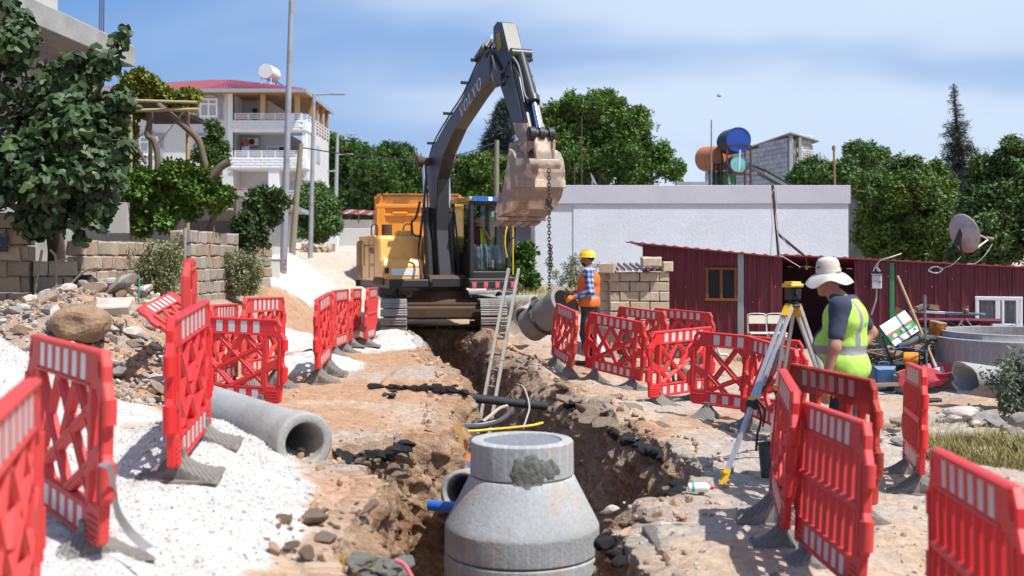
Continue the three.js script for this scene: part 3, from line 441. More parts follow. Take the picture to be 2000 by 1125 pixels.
  { const x0 = shedX(1905), x1 = shedX(1996), y0 = shedY(1950, 638), y1 = shedY(1950, 580), xm = lerp(x0, x1, 0.48), ym = (y0 + y1) / 2, g = new G(); for (const x of [x0 + 0.03, xm, x1 - 0.03]) g.cb(x === xm ? 0.1 : 0.075, y1 - y0, 0.09, 0.01, x, ym, 0.05); for (const y of [y0 + 0.03, y1 - 0.03]) g.cb(x1 - x0 + 0.02, 0.08, 0.095, 0.01, (x0 + x1) / 2, y, 0.05); g.cb(0.05, y1 - y0 - 0.14, 0.1, 0.01, xm + 0.1, ym, 0.05); g.cb(0.05, y1 - y0 - 0.14, 0.1, 0.01, x1 - 0.1, ym, 0.05); const win = g.build('white_window', M.whiteGloss, shed); const cg = new G(); { const pts = []; for (let i = 0; i <= 40; i++) pts.push([lerp(x0, x1, i / 40), -0.10 + 0.035 * sin(i * 1.3) + 0.02 * sin(i * 0.6)]); for (let i = 0; i < 40; i++) cg.quad(V(pts[i][0], y0, pts[i][1]), V(pts[i + 1][0], y0, pts[i + 1][1]), V(pts[i + 1][0], y1, pts[i + 1][1]), V(pts[i][0], y1, pts[i][1])); } cg.build('curtain', mat('grey net curtain', [0.30, 0.33, 0.35], {}), win); const gm = new THREE.MeshPhysicalMaterial({ color: 0xffffff, transmission: 1, roughness: 0.03, thickness: 0 }); for (const [a, b] of [[x0, xm], [xm, x1]]) mesh('pane', new G().box(b - a - 0.08, y1 - y0 - 0.1, 0.006).geo(), gm, win, V((a + b) / 2, ym, 0.02)); const bk = new G(); XB(bk, x0, x1, y0, y1, -0.5, -0.52); bk.build('backing', M.dark, win); }
  for (const [x, y] of [[1300, 600], [1340, 560], [1350, 610], [1470, 590], [1490, 620], [1515, 560], [1690, 560], [1735, 540], [1770, 530], [1820, 560], [1860, 545], [1890, 600], [1640, 505]]) { const g = new G(), s = shedX(x); g.cb(0.025, 0.025, 0.02, 0.006, s, shedY(x, y), 0.034); g.build('bolt', M.steel, shed); }
  new G().tube([V(shedX(1572), shedY(1572, 505), -0.3), V(shedX(1573), shedY(1573, 520), -0.3)], 0.006).sph(shedX(1573), shedY(1573, 523), -0.3, 0.035, 0.05).build('bulb', mat('clear bulb', [0.4, 0.35, 0.2], { roughness: 0.2 }), shed);
}
{ // on the shed
  const a = shedP(1713, 550, 0.1), t = thing('meter_box', 'small pale grey electric meter box on the red wall', 'meter box', a, SH.ang), g = new G(); g.cb(0.21, 0.31, 0.14, 0.012); g.build('case', mat('pale grey enamel', [0.55, 0.57, 0.57], { map: T.dust, s: 2 }), t); new G().cb(0.23, 0.02, 0.17, 0.004, 0, 0.165, 0.01).build('cover_edge', M.galv, t); new G().cb(0.03, 0.04, 0.01, 0.004, 0.07, 0, 0.074).build('lock', M.black, t); new G().tube([V(0, -0.155, 0), V(-0.02, -0.4, 0), V(-0.12, -0.75, 0)], 0.022).build('conduit', M.galv, t);
  const cab = (pts, l, r = 0.008, m = mat('pale cable', [0.55, 0.54, 0.52], {})) => { const q = new G(); q.tube(pts.map(([x, y, o = 0.06]) => shedP(x, y, o)), r, 6, pts.length * 8); return tag(q.build('cable', m), l, 'cable'); };
  cab([[1760, 495, -0.3], [1738, 503, 0.2], [1722, 508, 0.22], [1710, 520, 0.15], [1706, 530, 0.1], [1711, 522, 0.1], [1720, 530, 0.1], [1714, 528, 0.1], [1716, 512, 0.2]], 'white loose cable hanging above the meter box', 0.012);
  const pts = []; for (let i = 0; i < 26; i++) { const f = i / 26 * 2 * PI * 3.2; pts.push([1827 + (12 + 2 * sin(i)) * cos(f), 527 + (6 + sin(i * 2)) * sin(f), 0.05 + 0.02 * (i % 3)]); } pts.push([1843, 524], [1858, 518, 0.1], [1870, 508, 0.15], [1877, 500, 0.1]); cab(pts, 'coil of white cable hanging on the red wall under the satellite dish', 0.008);
  cab([[1962, 515, 0.15], [1966, 530, 0.05], [1970, 560, 0.04], [1973, 579, 0.04]], 'thin cable running down above the white window', 0.01, M.rust);
  cab([[1938, 492 - 15, 0], [1922, 500, 0.1], [1905, 514, 0.12], [1888, 524 - 8, 0.1]], 'white cable sagging from the dish arm to the shed roof', 0.008);
  // satellite dish
  const c = shedP(1884, 456, -0.1), d = thing('satellite_dish', 'big grey satellite dish on the shed roof, turned to the right', 'satellite dish', c), ax = V(0.88, 0.24, -0.34).normalize(), m = new THREE.Matrix4().compose(V(0, 0, 0), new THREE.Quaternion().setFromUnitVectors(UP, ax), V(1, 1, 1)); const di = new G(); di.lathe([[0, -0.14], [0.15, -0.128], [0.3, -0.085], [0.42, -0.01], [0.445, 0.006], [0.43, 0.01], [0.3, -0.07], [0.15, -0.113], [0, -0.125]], 40, m); di.build('reflector', mat('grey enamel dish', [0.50, 0.46, 0.47], { map: T.scuff, s: 1 }), d);
  const b = ax.clone().multiplyScalar(-0.15), foot = shedP(1888, 518, 0).sub(c), ar = new G(); ar.cb(0.12, 0.42, 0.06, 0.02, b.x * 1.1, -0.08, b.z + 0.0, 0, -0.6, -0.4); ar.build('bracket', mat('dark bracket', [0.04, 0.04, 0.045], {}), d); new G().tube([V(b.x, b.y - 0.12, b.z), V(foot.x - 0.1, -0.4, foot.z), foot], 0.028).build('stand', M.rust, d);
  const e = P(1931, 467, 24.3).sub(c); for (const q of [[1866, 415], [1900, 452], [1900, 490]]) { const p = P(q[0] + (q[1] === 415 ? 30 : 0), q[1] + (q[1] === 415 ? 38 : 0), 23.9).sub(c); new G().cyl(p, e, q[1] === 490 ? 0.016 : 0.008).build('feed_arm', M.whiteGloss, d); } const f = new G(); f.cyl(e.clone().add(V(-0.06, 0.02, 0)), e.clone().add(V(0.1, -0.01, 0)), 0.05, 0.045, 12); f.build('receiver', mat('old white receiver', [0.5, 0.42, 0.3], { map: T.mud, s: 3 }), d);
  // rusty bracket pole on the shed roof
  const ft = shedP(1517, 499, -0.4), pt = P(1509, 362, SH.A[1] - 0.6), br = shedP(1573, 502, -0.1), g2 = thing('bracket_pole', 'rusty pole with slanting brace standing on the shed roof against the white house', 'pole'); new G().cyl(ft, pt, 0.04, 0.035, 8).build('upright', M.rust, g2); new G().cyl(ft.clone().lerp(pt, 0.32), br, 0.035, 0.035, 8).build('brace', M.rust, g2); cab([[1520, 500, -0.3], [1516, 460, -0.3], [1511, 420, -0.4], [1514, 380, -0.4], [1510, 364, -0.4], [1505, 372, -0.4]], 'white cable running up the rusty bracket pole', 0.012); cab([[1501, 500, -0.3], [1505, 440, -0.3], [1503, 390, -0.3], [1506, 370, -0.3]], 'thin grey cable left of the rusty bracket pole', 0.008, M.galv); cab([[1514, 440, -0.3], [1530, 470, -0.3], [1548, 495, -0.3], [1560, 503, 0]], 'thin cable sagging from the rusty bracket pole to the shed roof', 0.007);
}
{ // low block enclosure
  const t = thing('block_wall', 'low enclosure of beige concrete blocks beside the red shed', 'block wall'), D = 22, bh = 0.2, bw = 0.405, x0 = hx(1190, D), x1 = hx(1306, D), top = hy(531, D), rows = 10, base = top - rows * bh, geos = blockGeos(bw, bh, 0.2, 4, 0.006), mats = [M.tan, M.tan2];
  blockWall(t, [x0, D], [x1, D], base, rows, bw, bh, 0.2, geos, mats); blockWall(t, [hx(1180, 23.6), 23.6], [hx(1181, 22.1), 22.1], base, rows, bw, bh, 0.2, geos, mats); blockWall(t, [x1 - 0.1, 22.2], [x1 - 0.1, 23.6], base, rows, bw, bh, 0.2, geos, mats);
  const b = (w, h, d, px, py, z, m, ry = 0) => { const q = mesh('block', jit(new G().cb(w, h, d, 0.015).geo(), 0.008, px), m, t, P(px, py, D - z)); q.rotation.y = ry; };
  b(0.31, 0.2, 0.36, 1187, 523.5, 0.0, M.tan, -0.2); b(0.21, 0.2, 0.3, 1302, 520.5, 0.0, M.tan2, 0.1);
  const mo = new G(); XB(mo, x0 + 0.03, x1 - 0.03, base, top - 0.02, -D - 0.03, -D - 0.08); XB(mo, hx(1177, D), hx(1181, D), base, top - 0.02, -D - 0.12, -D - 1.6); mo.build('mortar_core', M.mortar, t);
  const s = thing('roofing_sheet', 'corrugated sheet laid over the block enclosure', 'metal sheet'), g = new G(), A = P(1203, 530, D - 0.25), B = P(1292, 530, D - 0.25), n = 7, w = (B.x - A.x) / n; for (let i = 0; i < n; i++) { const a = A.x + i * w; for (const [u, v, h0, h1] of [[0, 0.4, 0, 0], [0.4, 0.5, 0, 0.05], [0.5, 0.8, 0.05, 0.05], [0.8, 1, 0.05, 0]]) g.quad(V(a + u * w, A.y + h0, A.z), V(a + v * w, A.y + h1, A.z), V(a + v * w, A.y + h1 + 0.13, A.z - 1.7), V(a + u * w, A.y + h0 + 0.13, A.z - 1.7)); } mesh('sheet', g.geo(), mat('faded purple sheet', [0.34, 0.27, 0.28], { map: T.scuff, s: 1 }), s);
  const st = mesh('weight_stone', jit(new G().cb(0.40, 0.2, 0.25, 0.03).geo(), 0.012), M.tan2, scene, P(1271, 516, D - 0.2).add(V(0, 0.045, 0))); tag(st, 'rough beige block weighing down the corrugated sheet', 'block');
}
// ---------- left side ----------
{ // unfinished concrete building, upper left
  const t = thing('unfinished_building', 'unfinished grey concrete building with overhanging slab, behind the fig tree', 'building'), g = new G(), D0 = 12.5, D1 = 21, yb = hy(131, D1), yt = hy(91, D1);
  { const a = V(-7.95, 0, -D0), b = V(-7.36, 0, -D1); g.ext([[a.x, D0], [b.x, D1], [b.x - 7, D1 + 0.5], [a.x - 7, D0]], yt - yb, 0.015, basisM(V(1, 0, 0), V(0, 0, -1), V(0, 1, 0), V(0, (yt + yb) / 2, 0))); g.build('slab', M.concrete, t); }
  const u = new G(); u.ext([[-8.3, D0], [-8.28, 19.6], [-15, 20], [-15, D0]], 3.2, 0, basisM(V(1, 0, 0), V(0, 0, -1), V(0, 1, 0), V(0, yt + 1.605, 0))); u.build('upper_wall', mat('pale render', [0.58, 0.57, 0.54], { map: T.plaster, s: 0.3 }), t);
  const l = new G(); l.ext([[-8.9, D0], [-8.6, 15.2], [-15, 15.2], [-15, D0]], yb - 0.6, 0, basisM(V(1, 0, 0), V(0, 0, -1), V(0, 1, 0), V(0, (yb + 0.6) / 2, 0))); l.ext([[-8.75, 17.2], [-8.4, 20.8], [-15, 20.8], [-15, 17.2]], yb - 0.6, 0, basisM(V(1, 0, 0), V(0, 0, -1), V(0, 1, 0), V(0, (yb + 0.6) / 2, 0))); l.build('wall', M.concrete, t);
  for (const x of [194, 198, 202]) new G().cyl(V(hx(x, 20.4), yt, -20.4), V(hx(x + 2, 20.4), yt + 1.5, -20.4), 0.012).build('rebar', mat('blue grey rod', [0.06, 0.08, 0.14], {}), t);
  const pw = new G(), D = 20.6; XB(pw, hx(204, D), hx(246, D), hy(455, D), hy(395, D), -D, -D - 0.2); tag(pw.build('low_panel', mat('pale concrete panel', [0.52, 0.51, 0.49], { map: T.plaster, s: 0.5 })), 'pale square concrete panel under the fig tree', 'concrete panel');
}
{ // garden wall of old blocks in five stretches
  const warm = [mat('old block a', [0.46, 0.37, 0.29], { map: T.patch, s: 0.9, bump: T.gritB, bs: 2 }), mat('old block b', [0.40, 0.34, 0.28], { map: T.patch, s: 1.1 }), mat('old block c', [0.50, 0.43, 0.35], { map: T.patch, s: 0.8 }), mat('old block d', [0.36, 0.29, 0.23], { map: T.patch, s: 1 })], cool = [warm[1], mat('old block e', [0.45, 0.43, 0.40], { map: T.patch, s: 0.9 }), mat('old block f', [0.40, 0.37, 0.33], { map: T.patch, s: 1 }), warm[0]];
  const bh = 0.237, bw = 0.41, ga = blockGeos(bw, bh, 0.24, 6, 0.02);
  const W = (label, a, b, base, rows, mats, keep) => { const t = thing('garden_wall', label, 'wall'); blockWall(t, a, b, base, rows, bw, bh, 0.24, ga, mats, keep); return t; };
  const y0 = 1.02, f = (px, D) => [hx(px, D), D];
  W('tall end of the old block wall at the left edge, with a blue plate', f(-60, 16), f(63, 16), hy(604, 16) - bh, 7, warm);
  W('low stretch of old block wall under the fig tree', f(64, 16.02), f(152, 16.3), hy(604, 16) - bh, 4, warm);
  W('stretch of tan block wall running from the fig tree to the stepped pillar', f(144, 16.4), f(287, 19.5), y0 - bh, 6, warm, (m, r) => r < 5 || m < 3.4);
  W('stepped pillar of old blocks left of the upright red barrier', f(287, 19.4), f(360, 19.5), y0 - bh, 8, cool, (m, r, L) => r < 5 || m > L * (0.1 + (r - 5) * 0.3));
  W('grey block wall right of the stepped pillar, top row loose', f(361, 19.7), f(456, 22.5), y0 - bh, 7, cool, (m, r) => r < 6 || hsh(floor(m * 3), 7) > 0.35);
  W('last stretch of block wall beside the pale cabinet', f(494, 25.3), f(527, 25.6), y0 - bh, 7, cool);
  const bp = new G(), p = P(4, 474, 15.8); bp.cb(0.16, 0.27, 0.02, 0.004, p.x, p.y, p.z); tag(bp.build('blue_plate', mat('faded blue plate', [0.10, 0.14, 0.24], { map: T.mud, s: 3 })), 'faded blue plate on the block wall at the left edge', 'plate');
  const t = thing('board_fence', 'weathered upright boards between the two block walls, behind a bush', 'board fence'); for (let i = 0; i < 7; i++) { const c = P(460 + i * 5.5, 530, 23 + i * 0.35); const m = mesh('board', jit(new G().cb(0.11, 1.15 + 0.12 * hsh(i, 3), 0.03, 0.005).geo(), 0.006, i), M.wood, t, V(c.x, 1.5, c.z)); m.rotation.z = rr(-0.03, 0.03); }
  const pp = new G(); pp.cyl(P(360, 520, 19.3), P(361.5, 445, 19.3), 0.03, 0.03, 8); tag(pp.build('thin_pipe', M.galv), 'thin grey pipe standing at the end of the stepped block pillar', 'pipe');
}
{ // apartment house, far left
  const D = 60, k = 35, ax = (px) => (px - 1000) / k, ay = (py) => 1.9 + (508 - py) / k, t = thing('apartment_house', 'three storey grey white apartment house with red roof and balconies', 'house'), gw = mat('grey render', [0.60, 0.60, 0.61], { map: T.plaster, s: 0.2, roughness: 0.95 }), ww = mat('white render', [0.80, 0.81, 0.83], { map: T.plaster, s: 0.2, roughness: 0.95 }), gf = mat('grey trim', [0.26, 0.28, 0.31], {}), soff = mat('timber soffit', [0.40, 0.20, 0.075], { map: T.wood, s: 0.8 });
  const g = new G(), xr = ax(598), xl = ax(200), xb = ax(455); XB(g, xl, xb, 2, ay(183), -D, -D - 9); XB(g, xb + 0.002, ax(578), 2, ay(330), -D - 1.7, -D - 9); XB(g, xb + 0.002, xr - 1.2, ay(330) + 0.002, ay(257), -D - 1.7, -D - 9); XB(g, xb + 0.002, ax(505), ay(257) + 0.002, ay(182), -D - 2.4, -D - 9); g.build('wall', gw, t);
  const w = new G(); XB(w, xb - 0.28, xb, ay(330), ay(180), -D + 0.04, -D - 0.3, 0.02); XB(w, ax(524), ax(545), 2, ay(331), -D + 0.05, -D - 0.6, 0.02); XB(w, xb + 0.002, ax(592), ay(331), ay(325), -D + 0.03, -D - 1.69); XB(w, xb + 0.002, ax(592), ay(258), ay(253), -D + 0.03, -D - 1.69); XB(w, ax(590), xr, ay(331), ay(253), -D, -D - 0.4); w.build('white_trim', ww, t);
  const sd = new G(); XB(sd, xr - 0.3, xr, ay(345), ay(250), -D - 0.41, -D - 7.4); XB(sd, xr - 0.35, xr + 0.04, ay(345) - 0.15, ay(345), -D - 0.38, -D - 7.4); XB(sd, xr - 0.6, xr - 0.3, 2, ay(345) - 0.16, -D - 1.5, -D - 7); sd.build('side_wall', gw, t);
  const sw = new G(); XB(sw, xr, xr + 0.03, ay(308), ay(272), -D - 3, -D - 4.2); sw.build('window', M.curtain, t);
  const stone = mat('white ledge stone', [0.80, 0.83, 0.86], { map: T.plaster, s: 0.7, roughness: 0.9 });
  for (const [a, b] of [[235, 255], [308, 329]]) { const q = new G(); XB(q, xb + 0.01, ax(590), ay(b), ay(a), -D + 0.12, -D - 0.02, 0.02); XB(q, ax(590) + 0.002, xr + 0.06, ay(b), ay(a), -D + 0.1, -D - (a < 300 ? 2.5 : 0.9), 0.02); const pr = q.build('balcony_parapet', stone, t); for (let r = 0; r < 4; r++) for (let i = 0; i < 7; i++) { const y = lerp(ay(b), ay(a), (r + 0.5) / 4), x = lerp(xb, ax(590), (i + 0.3 + 0.4 * (r % 2)) / 7); mesh('ledge_stone', new G().cb(0.5, 0.1, 0.05, 0.01).geo(), r % 2 === i % 2 ? stone : M.white, pr, V(x, y, -D + 0.13)); }
    const rl = new G(), yr = ay(a - 13); for (let i = 0; i < 4; i++) XB(rl, xb + 0.1, ax(590), lerp(ay(a), yr, (i + 1) / 4) - 0.02, lerp(ay(a), yr, (i + 1) / 4) + 0.02, -D + 0.06, -D + 0.02); for (let i = 0; i < 6; i++) { const x = lerp(xb + 0.12, ax(590), i / 5); XB(rl, x - 0.025, x + 0.025, ay(a), yr + 0.01, -D + 0.07, -D + 0.01); } if (a < 300) { for (let i = 0; i < 4; i++) XB(rl, xr, xr + 0.04, lerp(ay(250), ay(250) + 0.75, (i + 1) / 4) - 0.02, lerp(ay(250), ay(250) + 0.75, (i + 1) / 4) + 0.02, -D - 0.2, -D - 7.3); for (let i = 0; i < 9; i++) XB(rl, xr - 0.01, xr + 0.05, ay(250), ay(250) + 0.76, -D - 0.2 - i * 0.88, -D - 0.25 - i * 0.88); } rl.build('railing', mat('white railing', [0.7, 0.71, 0.72], {}), t); }
  // roof: eaves, timber soffit, hipped tiles
  const ex0 = xl - 1, ex1 = ax(590) + 0.35, z0 = -D + 1, z1 = -D - 8.2, ye = ay(180), R = [V(ex0, ye, z0), V(ex1, ye, z0), V(ex1, ye, z1), V(ex0, ye, z1)], rdg = [V(ax(380), ye + 1.2, -D - 3.4), V(ax(425), ye + 1.2, -D - 3.4)], rf = new G(); rf.quad(R[0], R[1], rdg[1], rdg[0]); rf.quad(R[1], R[2], rdg[1], rdg[1]); rf.quad(R[3], R[2], rdg[1], rdg[0]);
  for (let i = 0; i < 60; i++) { const u = (i + 0.5) / 60, a = R[0].clone().lerp(R[1], u), b = rdg[0].clone().lerp(rdg[1], u); rf.cyl(a.clone().add(V(0, 0.02, 0)), b.clone().add(V(0, 0.02, 0)), 0.06, 0.05, 5); } for (let i = 0; i < 26; i++) { const a = R[1].clone().lerp(R[2], (i + 0.5) / 26); rf.cyl(a, a.clone().lerp(rdg[1], 1), 0.06, 0.01, 5); }
  rf.build('roof', mat('red metal tile', [0.30, 0.055, 0.075], { map: T.scuff, s: 0.6, roughness: 0.5 }), t);
  const so = new G(); XB(so, ex0, ex1, ye - 0.1, ye - 0.06, z0, z1); so.build('soffit', soff, t); const fa = new G(); XB(fa, ex0, ex1, ye - 0.16, ye + 0.04, z0 + 0.06, z0 + 0.01); XB(fa, ex1 + 0.01, ex1 + 0.06, ye - 0.16, ye + 0.04, z0, z1); fa.build('fascia', gf, t);
  for (const [px, z] of [[513, 0.05], [580, 0.05]]) { const q = new G(); XB(q, ax(px) - 0.13, ax(px) + 0.13, ay(236), ye - 0.1, -D + z, -D + z - 0.26, 0.03); q.build('timber_post', M.woodPale, t); } for (const z of [1.6, 3.4, 5.2, 7.0]) { const q = new G(); XB(q, xr - 0.2, xr + 0.02, ay(250), ye - 0.1, -D - z, -D - z - 0.24, 0.03); q.build('timber_post', soff, t); }
  const win = (x0, y0, x1, y1, orn = true) => { const q = new G(), X0 = ax(x0), X1 = ax(x1), Y0 = ay(y1), Y1 = ay(y0), xm = (X0 + X1) / 2; for (const x of [X0, xm, X1]) XB(q, x - 0.05, x + 0.05, Y0, Y1, -D + 0.08, -D, 0); for (const y of [Y0, Y1, lerp(Y0, Y1, 0.72)]) XB(q, X0 - 0.05, X1 + 0.05, y - 0.045, y + 0.045, -D + 0.085, -D); const o = q.build('window', M.whiteGloss, t); const p = new G(); XB(p, X0, X1, Y0, Y1, -D + 0.03, -D + 0.005); p.build('pane', M.curtain, o); if (orn) { const e = new G(); for (const x of [X0 - 0.22, X1 + 0.22]) { XB(e, x - 0.09, x + 0.09, Y0 - 0.15, Y1 + 0.05, -D + 0.07, -D, 0.015); XB(e, x - 0.14, x + 0.14, Y1 - 0.1, Y1 + 0.2, -D + 0.1, -D, 0.02); XB(e, x - 0.12, x + 0.12, Y0 - 0.2, Y0, -D + 0.09, -D, 0.02); } for (let i = -3; i <= 3; i++) e.cb(0.2, 0.09, 0.1, 0.02, xm + i * 0.17, Y1 + 0.26 - 0.018 * i * i, -D + 0.05, 0, 0, -i * 0.16); e.build('ornate_surround', gf, o); } };
  win(392, 194, 424, 227); win(392, 268, 424, 302); win(272, 198, 308, 227); win(274, 268, 308, 302);
  const dk = new G(); XB(dk, ax(473), ax(483), ay(234), ay(200), -D - 2.34, -D - 2.39); dk.build('door', M.glassDark, t); const sl = new G(); XB(sl, ax(508), ax(556), ay(309), ay(279), -D - 1.6, -D - 1.69); const slm = sl.build('sliding_door', M.whiteGloss, t); for (const [a, b, m] of [[510, 531, M.curtain], [533, 554, M.glassDark]]) { const p = new G(); XB(p, ax(a), ax(b), ay(308), ay(281), -D - 1.57, -D - 1.59); p.build('pane', m, slm); }
  const d2 = new G(); XB(d2, ax(458), ax(463), ay(309), ay(272), -D - 1.6, -D - 1.69); d2.build('door', M.glassDark, t); for (const [a, b, c, d] of [[495, 520, 350, 373], [556, 566, 350, 372], [570, 579, 350, 372]]) { const p = new G(); XB(p, ax(a), ax(b), ay(d), ay(c), -D - 1.64, -D - 1.69); p.build('window', M.curtain, t); } const rl2 = new G(); for (let i = 0; i < 4; i++) XB(rl2, ax(545), ax(590), ay(388 - i * 5) - 0.02, ay(388 - i * 5) + 0.02, -D, -D - 0.04); rl2.build('railing', M.white, t);
  const ac = thing('air_conditioner', 'air conditioner unit on the balcony wall of the apartment house', 'air conditioner'), q = new G(); XB(q, ax(473), ax(494), ay(280), ay(264), -D - 1.25, -D - 1.68, 0.03); q.build('case', mat('cream case', [0.55, 0.53, 0.47], {}), ac); const fn = new G(); fn.cyl(V(ax(481), ay(272), -D - 1.24), V(ax(481), ay(272), -D - 1.27), 0.17, 0.17, 20); fn.build('fan', M.black, ac);
  const lau = new G(); lau.lathe([[0.05, 0.85], [0.2, 0.62], [0.3, 0.2], [0.34, 0]], 14, M4(ax(475), ay(306), -D - 0.6, 0, 0, 0, V(1, 1, 0.4))); tag(jitMesh(lau.build('laundry', mat('pale blue cloth', [0.48, 0.58, 0.72], { map: T.cloth, s: 2 })), 0.03), 'pale blue laundry hanging on the lower balcony', 'laundry'); const rb = new G(); rb.cb(0.3, 0.25, 0.3, 0.06, ax(475), ay(279), -D - 0.6); tag(rb.build('red_cloth', mat('red cloth', [0.5, 0.03, 0.04], {})), 'small red cloth on top of the blue laundry', 'cloth'); const oc = new G(); oc.cb(0.4, 0.45, 0.3, 0.08, ax(462), ay(230), -D - 0.3); tag(oc.build('orange_bucket', mat('orange plastic', [0.7, 0.14, 0.03], {})), 'orange bucket behind the upper balcony railing', 'bucket');
  const wt = thing('water_tank', 'white water tank on the red roof of the apartment house', 'water tank'), tk = new G(); tk.cyl(V(ax(509), ay(131), -D - 1.2), V(ax(516), ay(132.5), -D - 2.4), 0.42, 0.42, 26); tk.build('tank_body', M.white, wt); const sg = new G(); for (const [x, z] of [[500, 1.3], [519, 1.3], [505, 2.2], [522, 2.2]]) sg.cyl(V(ax(x), ay(165), -D - z), V(ax(x), ay(138), -D - z), 0.03); for (const y of [159, 146]) sg.bar(V(ax(500), ay(y), -D - 1.3), V(ax(519), ay(y), -D - 1.3), 0.04, 0.04); sg.build('stand', M.white, wt); const bl = new G(); bl.tube([V(ax(526), ay(163), -D - 1.6), V(ax(528), ay(151), -D - 1.6), V(ax(535), ay(155), -D - 1.6), V(ax(552), ay(165), -D - 1.6)], 0.04); bl.tube([V(ax(526), ay(160), -D - 1.6), V(ax(540), ay(162), -D - 1.6)], 0.03); tag(bl.build('roof_ladder', mat('dark blue tube', [0.03, 0.07, 0.2], {})), 'dark blue tube ladder beside the white roof tank', 'roof ladder');
}
{ // small house with red roof and porch
  const t = thing('small_house', 'small white one storey house with red roof and wide eaves', 'house', V(hx(497, 30.5), 0, -30.5), 0.07), lw = mat('pale grey wall', [0.60, 0.61, 0.62], { map: T.plaster, s: 0.3 }), eav = mat('grey eave board', [0.30, 0.34, 0.38], {}), soff = mat('cream soffit', [0.5, 0.42, 0.32], {}), H = hy(376, 30.5);
  const g = new G(); XB(g, -7, -0.6, 0.6, H - 0.1, -3, -12.5); XB(g, -0.62, -0.55, 0.6, H - 0.1, -0.6, -2.99); XB(g, -7, -5, 0.6, 2.1, -0.6, -2.9); XB(g, -4.9, -0.63, 0.6, 1.9, -0.6, -0.8); g.build('wall', lw, t); const pl = new G(); XB(pl, -0.6, -0.5, 0.5, 1.3, -0.6, -12.5); pl.build('plinth', M.concreteDark, t);
  for (let i = 0; i < 11; i++) { const q = new G(); XB(q, -0.53, -0.545, 1.32, H - 0.11, -0.7 - i * 1.08, -1.74 - i * 1.08); q.build('wall_panel', lw, t); } for (const z of [-2.4, -6, -9]) { const q = new G(); XB(q, -0.5, -0.53, 2.0, 3.1, z, z - 0.7); q.build('window', M.curtain, t); }
  const e = new G(); XB(e, -8, 0.05, H - 0.1, H + 0.06, 0.02, -0.05); XB(e, 0, 0.06, H - 0.1, H + 0.06, -0.06, -13); e.build('fascia', eav, t); const s = new G(); XB(s, -8, -0.01, H - 0.07, H - 0.03, -0.06, -13); s.build('soffit', soff, t); const r = new G(), a = V(-8, H + 0.06, 0), b = V(0, H + 0.06, 0), c = V(0, H + 0.06, -13), p = V(-2.6, H + 0.62, -3), q2 = V(-2.6, H + 0.62, -10), p0 = V(-8, H + 0.62, -3); r.quad(a, b, p, p0); r.quad(b, c, q2, p); for (let i = 0; i < 26; i++) { const u = i / 26; r.cyl(a.clone().lerp(b, u), p0.clone().lerp(p, u), 0.05, 0.05, 5); } r.build('roof', mat('red roof sheet', [0.40, 0.08, 0.10], { map: T.scuff, s: 1 }), t); new G().cyl(V(-0.35, 1.0, -0.4), V(-0.35, H - 0.1, -0.4), 0.05).build('red_post', mat('red post', [0.3, 0.03, 0.03], {}), t); const wd = new G(); XB(wd, -2.6, -0.7, 1.95, 3.1, -2.9, -2.98); wd.build('window', M.concreteDark, t);
}
{ // retaining walls, awning
  const D = 44, t = thing('rubble_wall', 'old rubble stone wall below the garden tree, left of the excavator', 'stone wall'), g = [0, 1, 2, 3].map((s) => rockGeo(s + 20, 1, 0.8)), ms = [M.tan, M.tan2, mat('rubble grey', [0.42, 0.37, 0.31], { map: T.grit, s: 1 })]; const core = new G(); XB(core, hx(588, D), hx(650, D), 0.6, hy(476, D), -D - 0.12, -D - 0.6); core.build('core', M.mortar, t);
  for (let r = 0; r < 8; r++) for (let i = 0; i < 9; i++) { const m = mesh('stone', pick(g), pick(ms), t, V(hx(591 + i * 6.6 + (r % 2) * 3, D), hy(532 - r * 7.2, D), -D + rr(0, 0.08))); m.scale.set(rr(0.17, 0.22), rr(0.15, 0.2), 0.3); m.rotation.set(rr(0, 6), rr(0, 0.5), rr(0, 0.4)); }
  const w = (n, l, D, x0, x1, y0, y1, m = M.white, dz = 0.4) => { const q = new G(); XB(q, hx(x0, D), hx(x1, D), hy(y1, D), hy(y0, D), -D, -D - dz, 0.02); tag(q.build(n, m), l, 'wall'); };
  w('white_wall', 'white garden wall between the rubble wall and the excavator', 46, 654, 720, 488, 545); w('white_wall', 'pale ramp wall rising behind the excavator counterweight', 54, 650, 735, 446, 500, mat('pale cement', [0.6, 0.58, 0.55], { map: T.plaster, s: 0.3 })); w('white_wall', 'distant grey white wall below the red awning', 68, 655, 760, 429, 452, M.white); w('white_wall', 'low white wall behind the round garden tree', 50, 588, 660, 462, 490);
  const a = thing('awning', 'distant awning with red and white striped roof on posts', 'awning'), AD = 66; for (let i = 0; i < 9; i++) { const q = new G(); q.box(0.26, 0.05, 3, hx(664, AD) + 0.12 + i * 0.24, hy(411, AD) - 0.012 * i, -AD - 1.5, 0.12, 0, -0.04); q.build('stripe', i % 3 === 1 ? M.curtain : mat('awning red', [0.25, 0.03, 0.04], {}), a); } for (const x of [668, 700, 729]) new G().cyl(V(hx(x, AD), hy(436, AD), -AD), V(hx(x, AD), hy(412, AD), -AD), 0.04).build('post', M.rust, a);
}
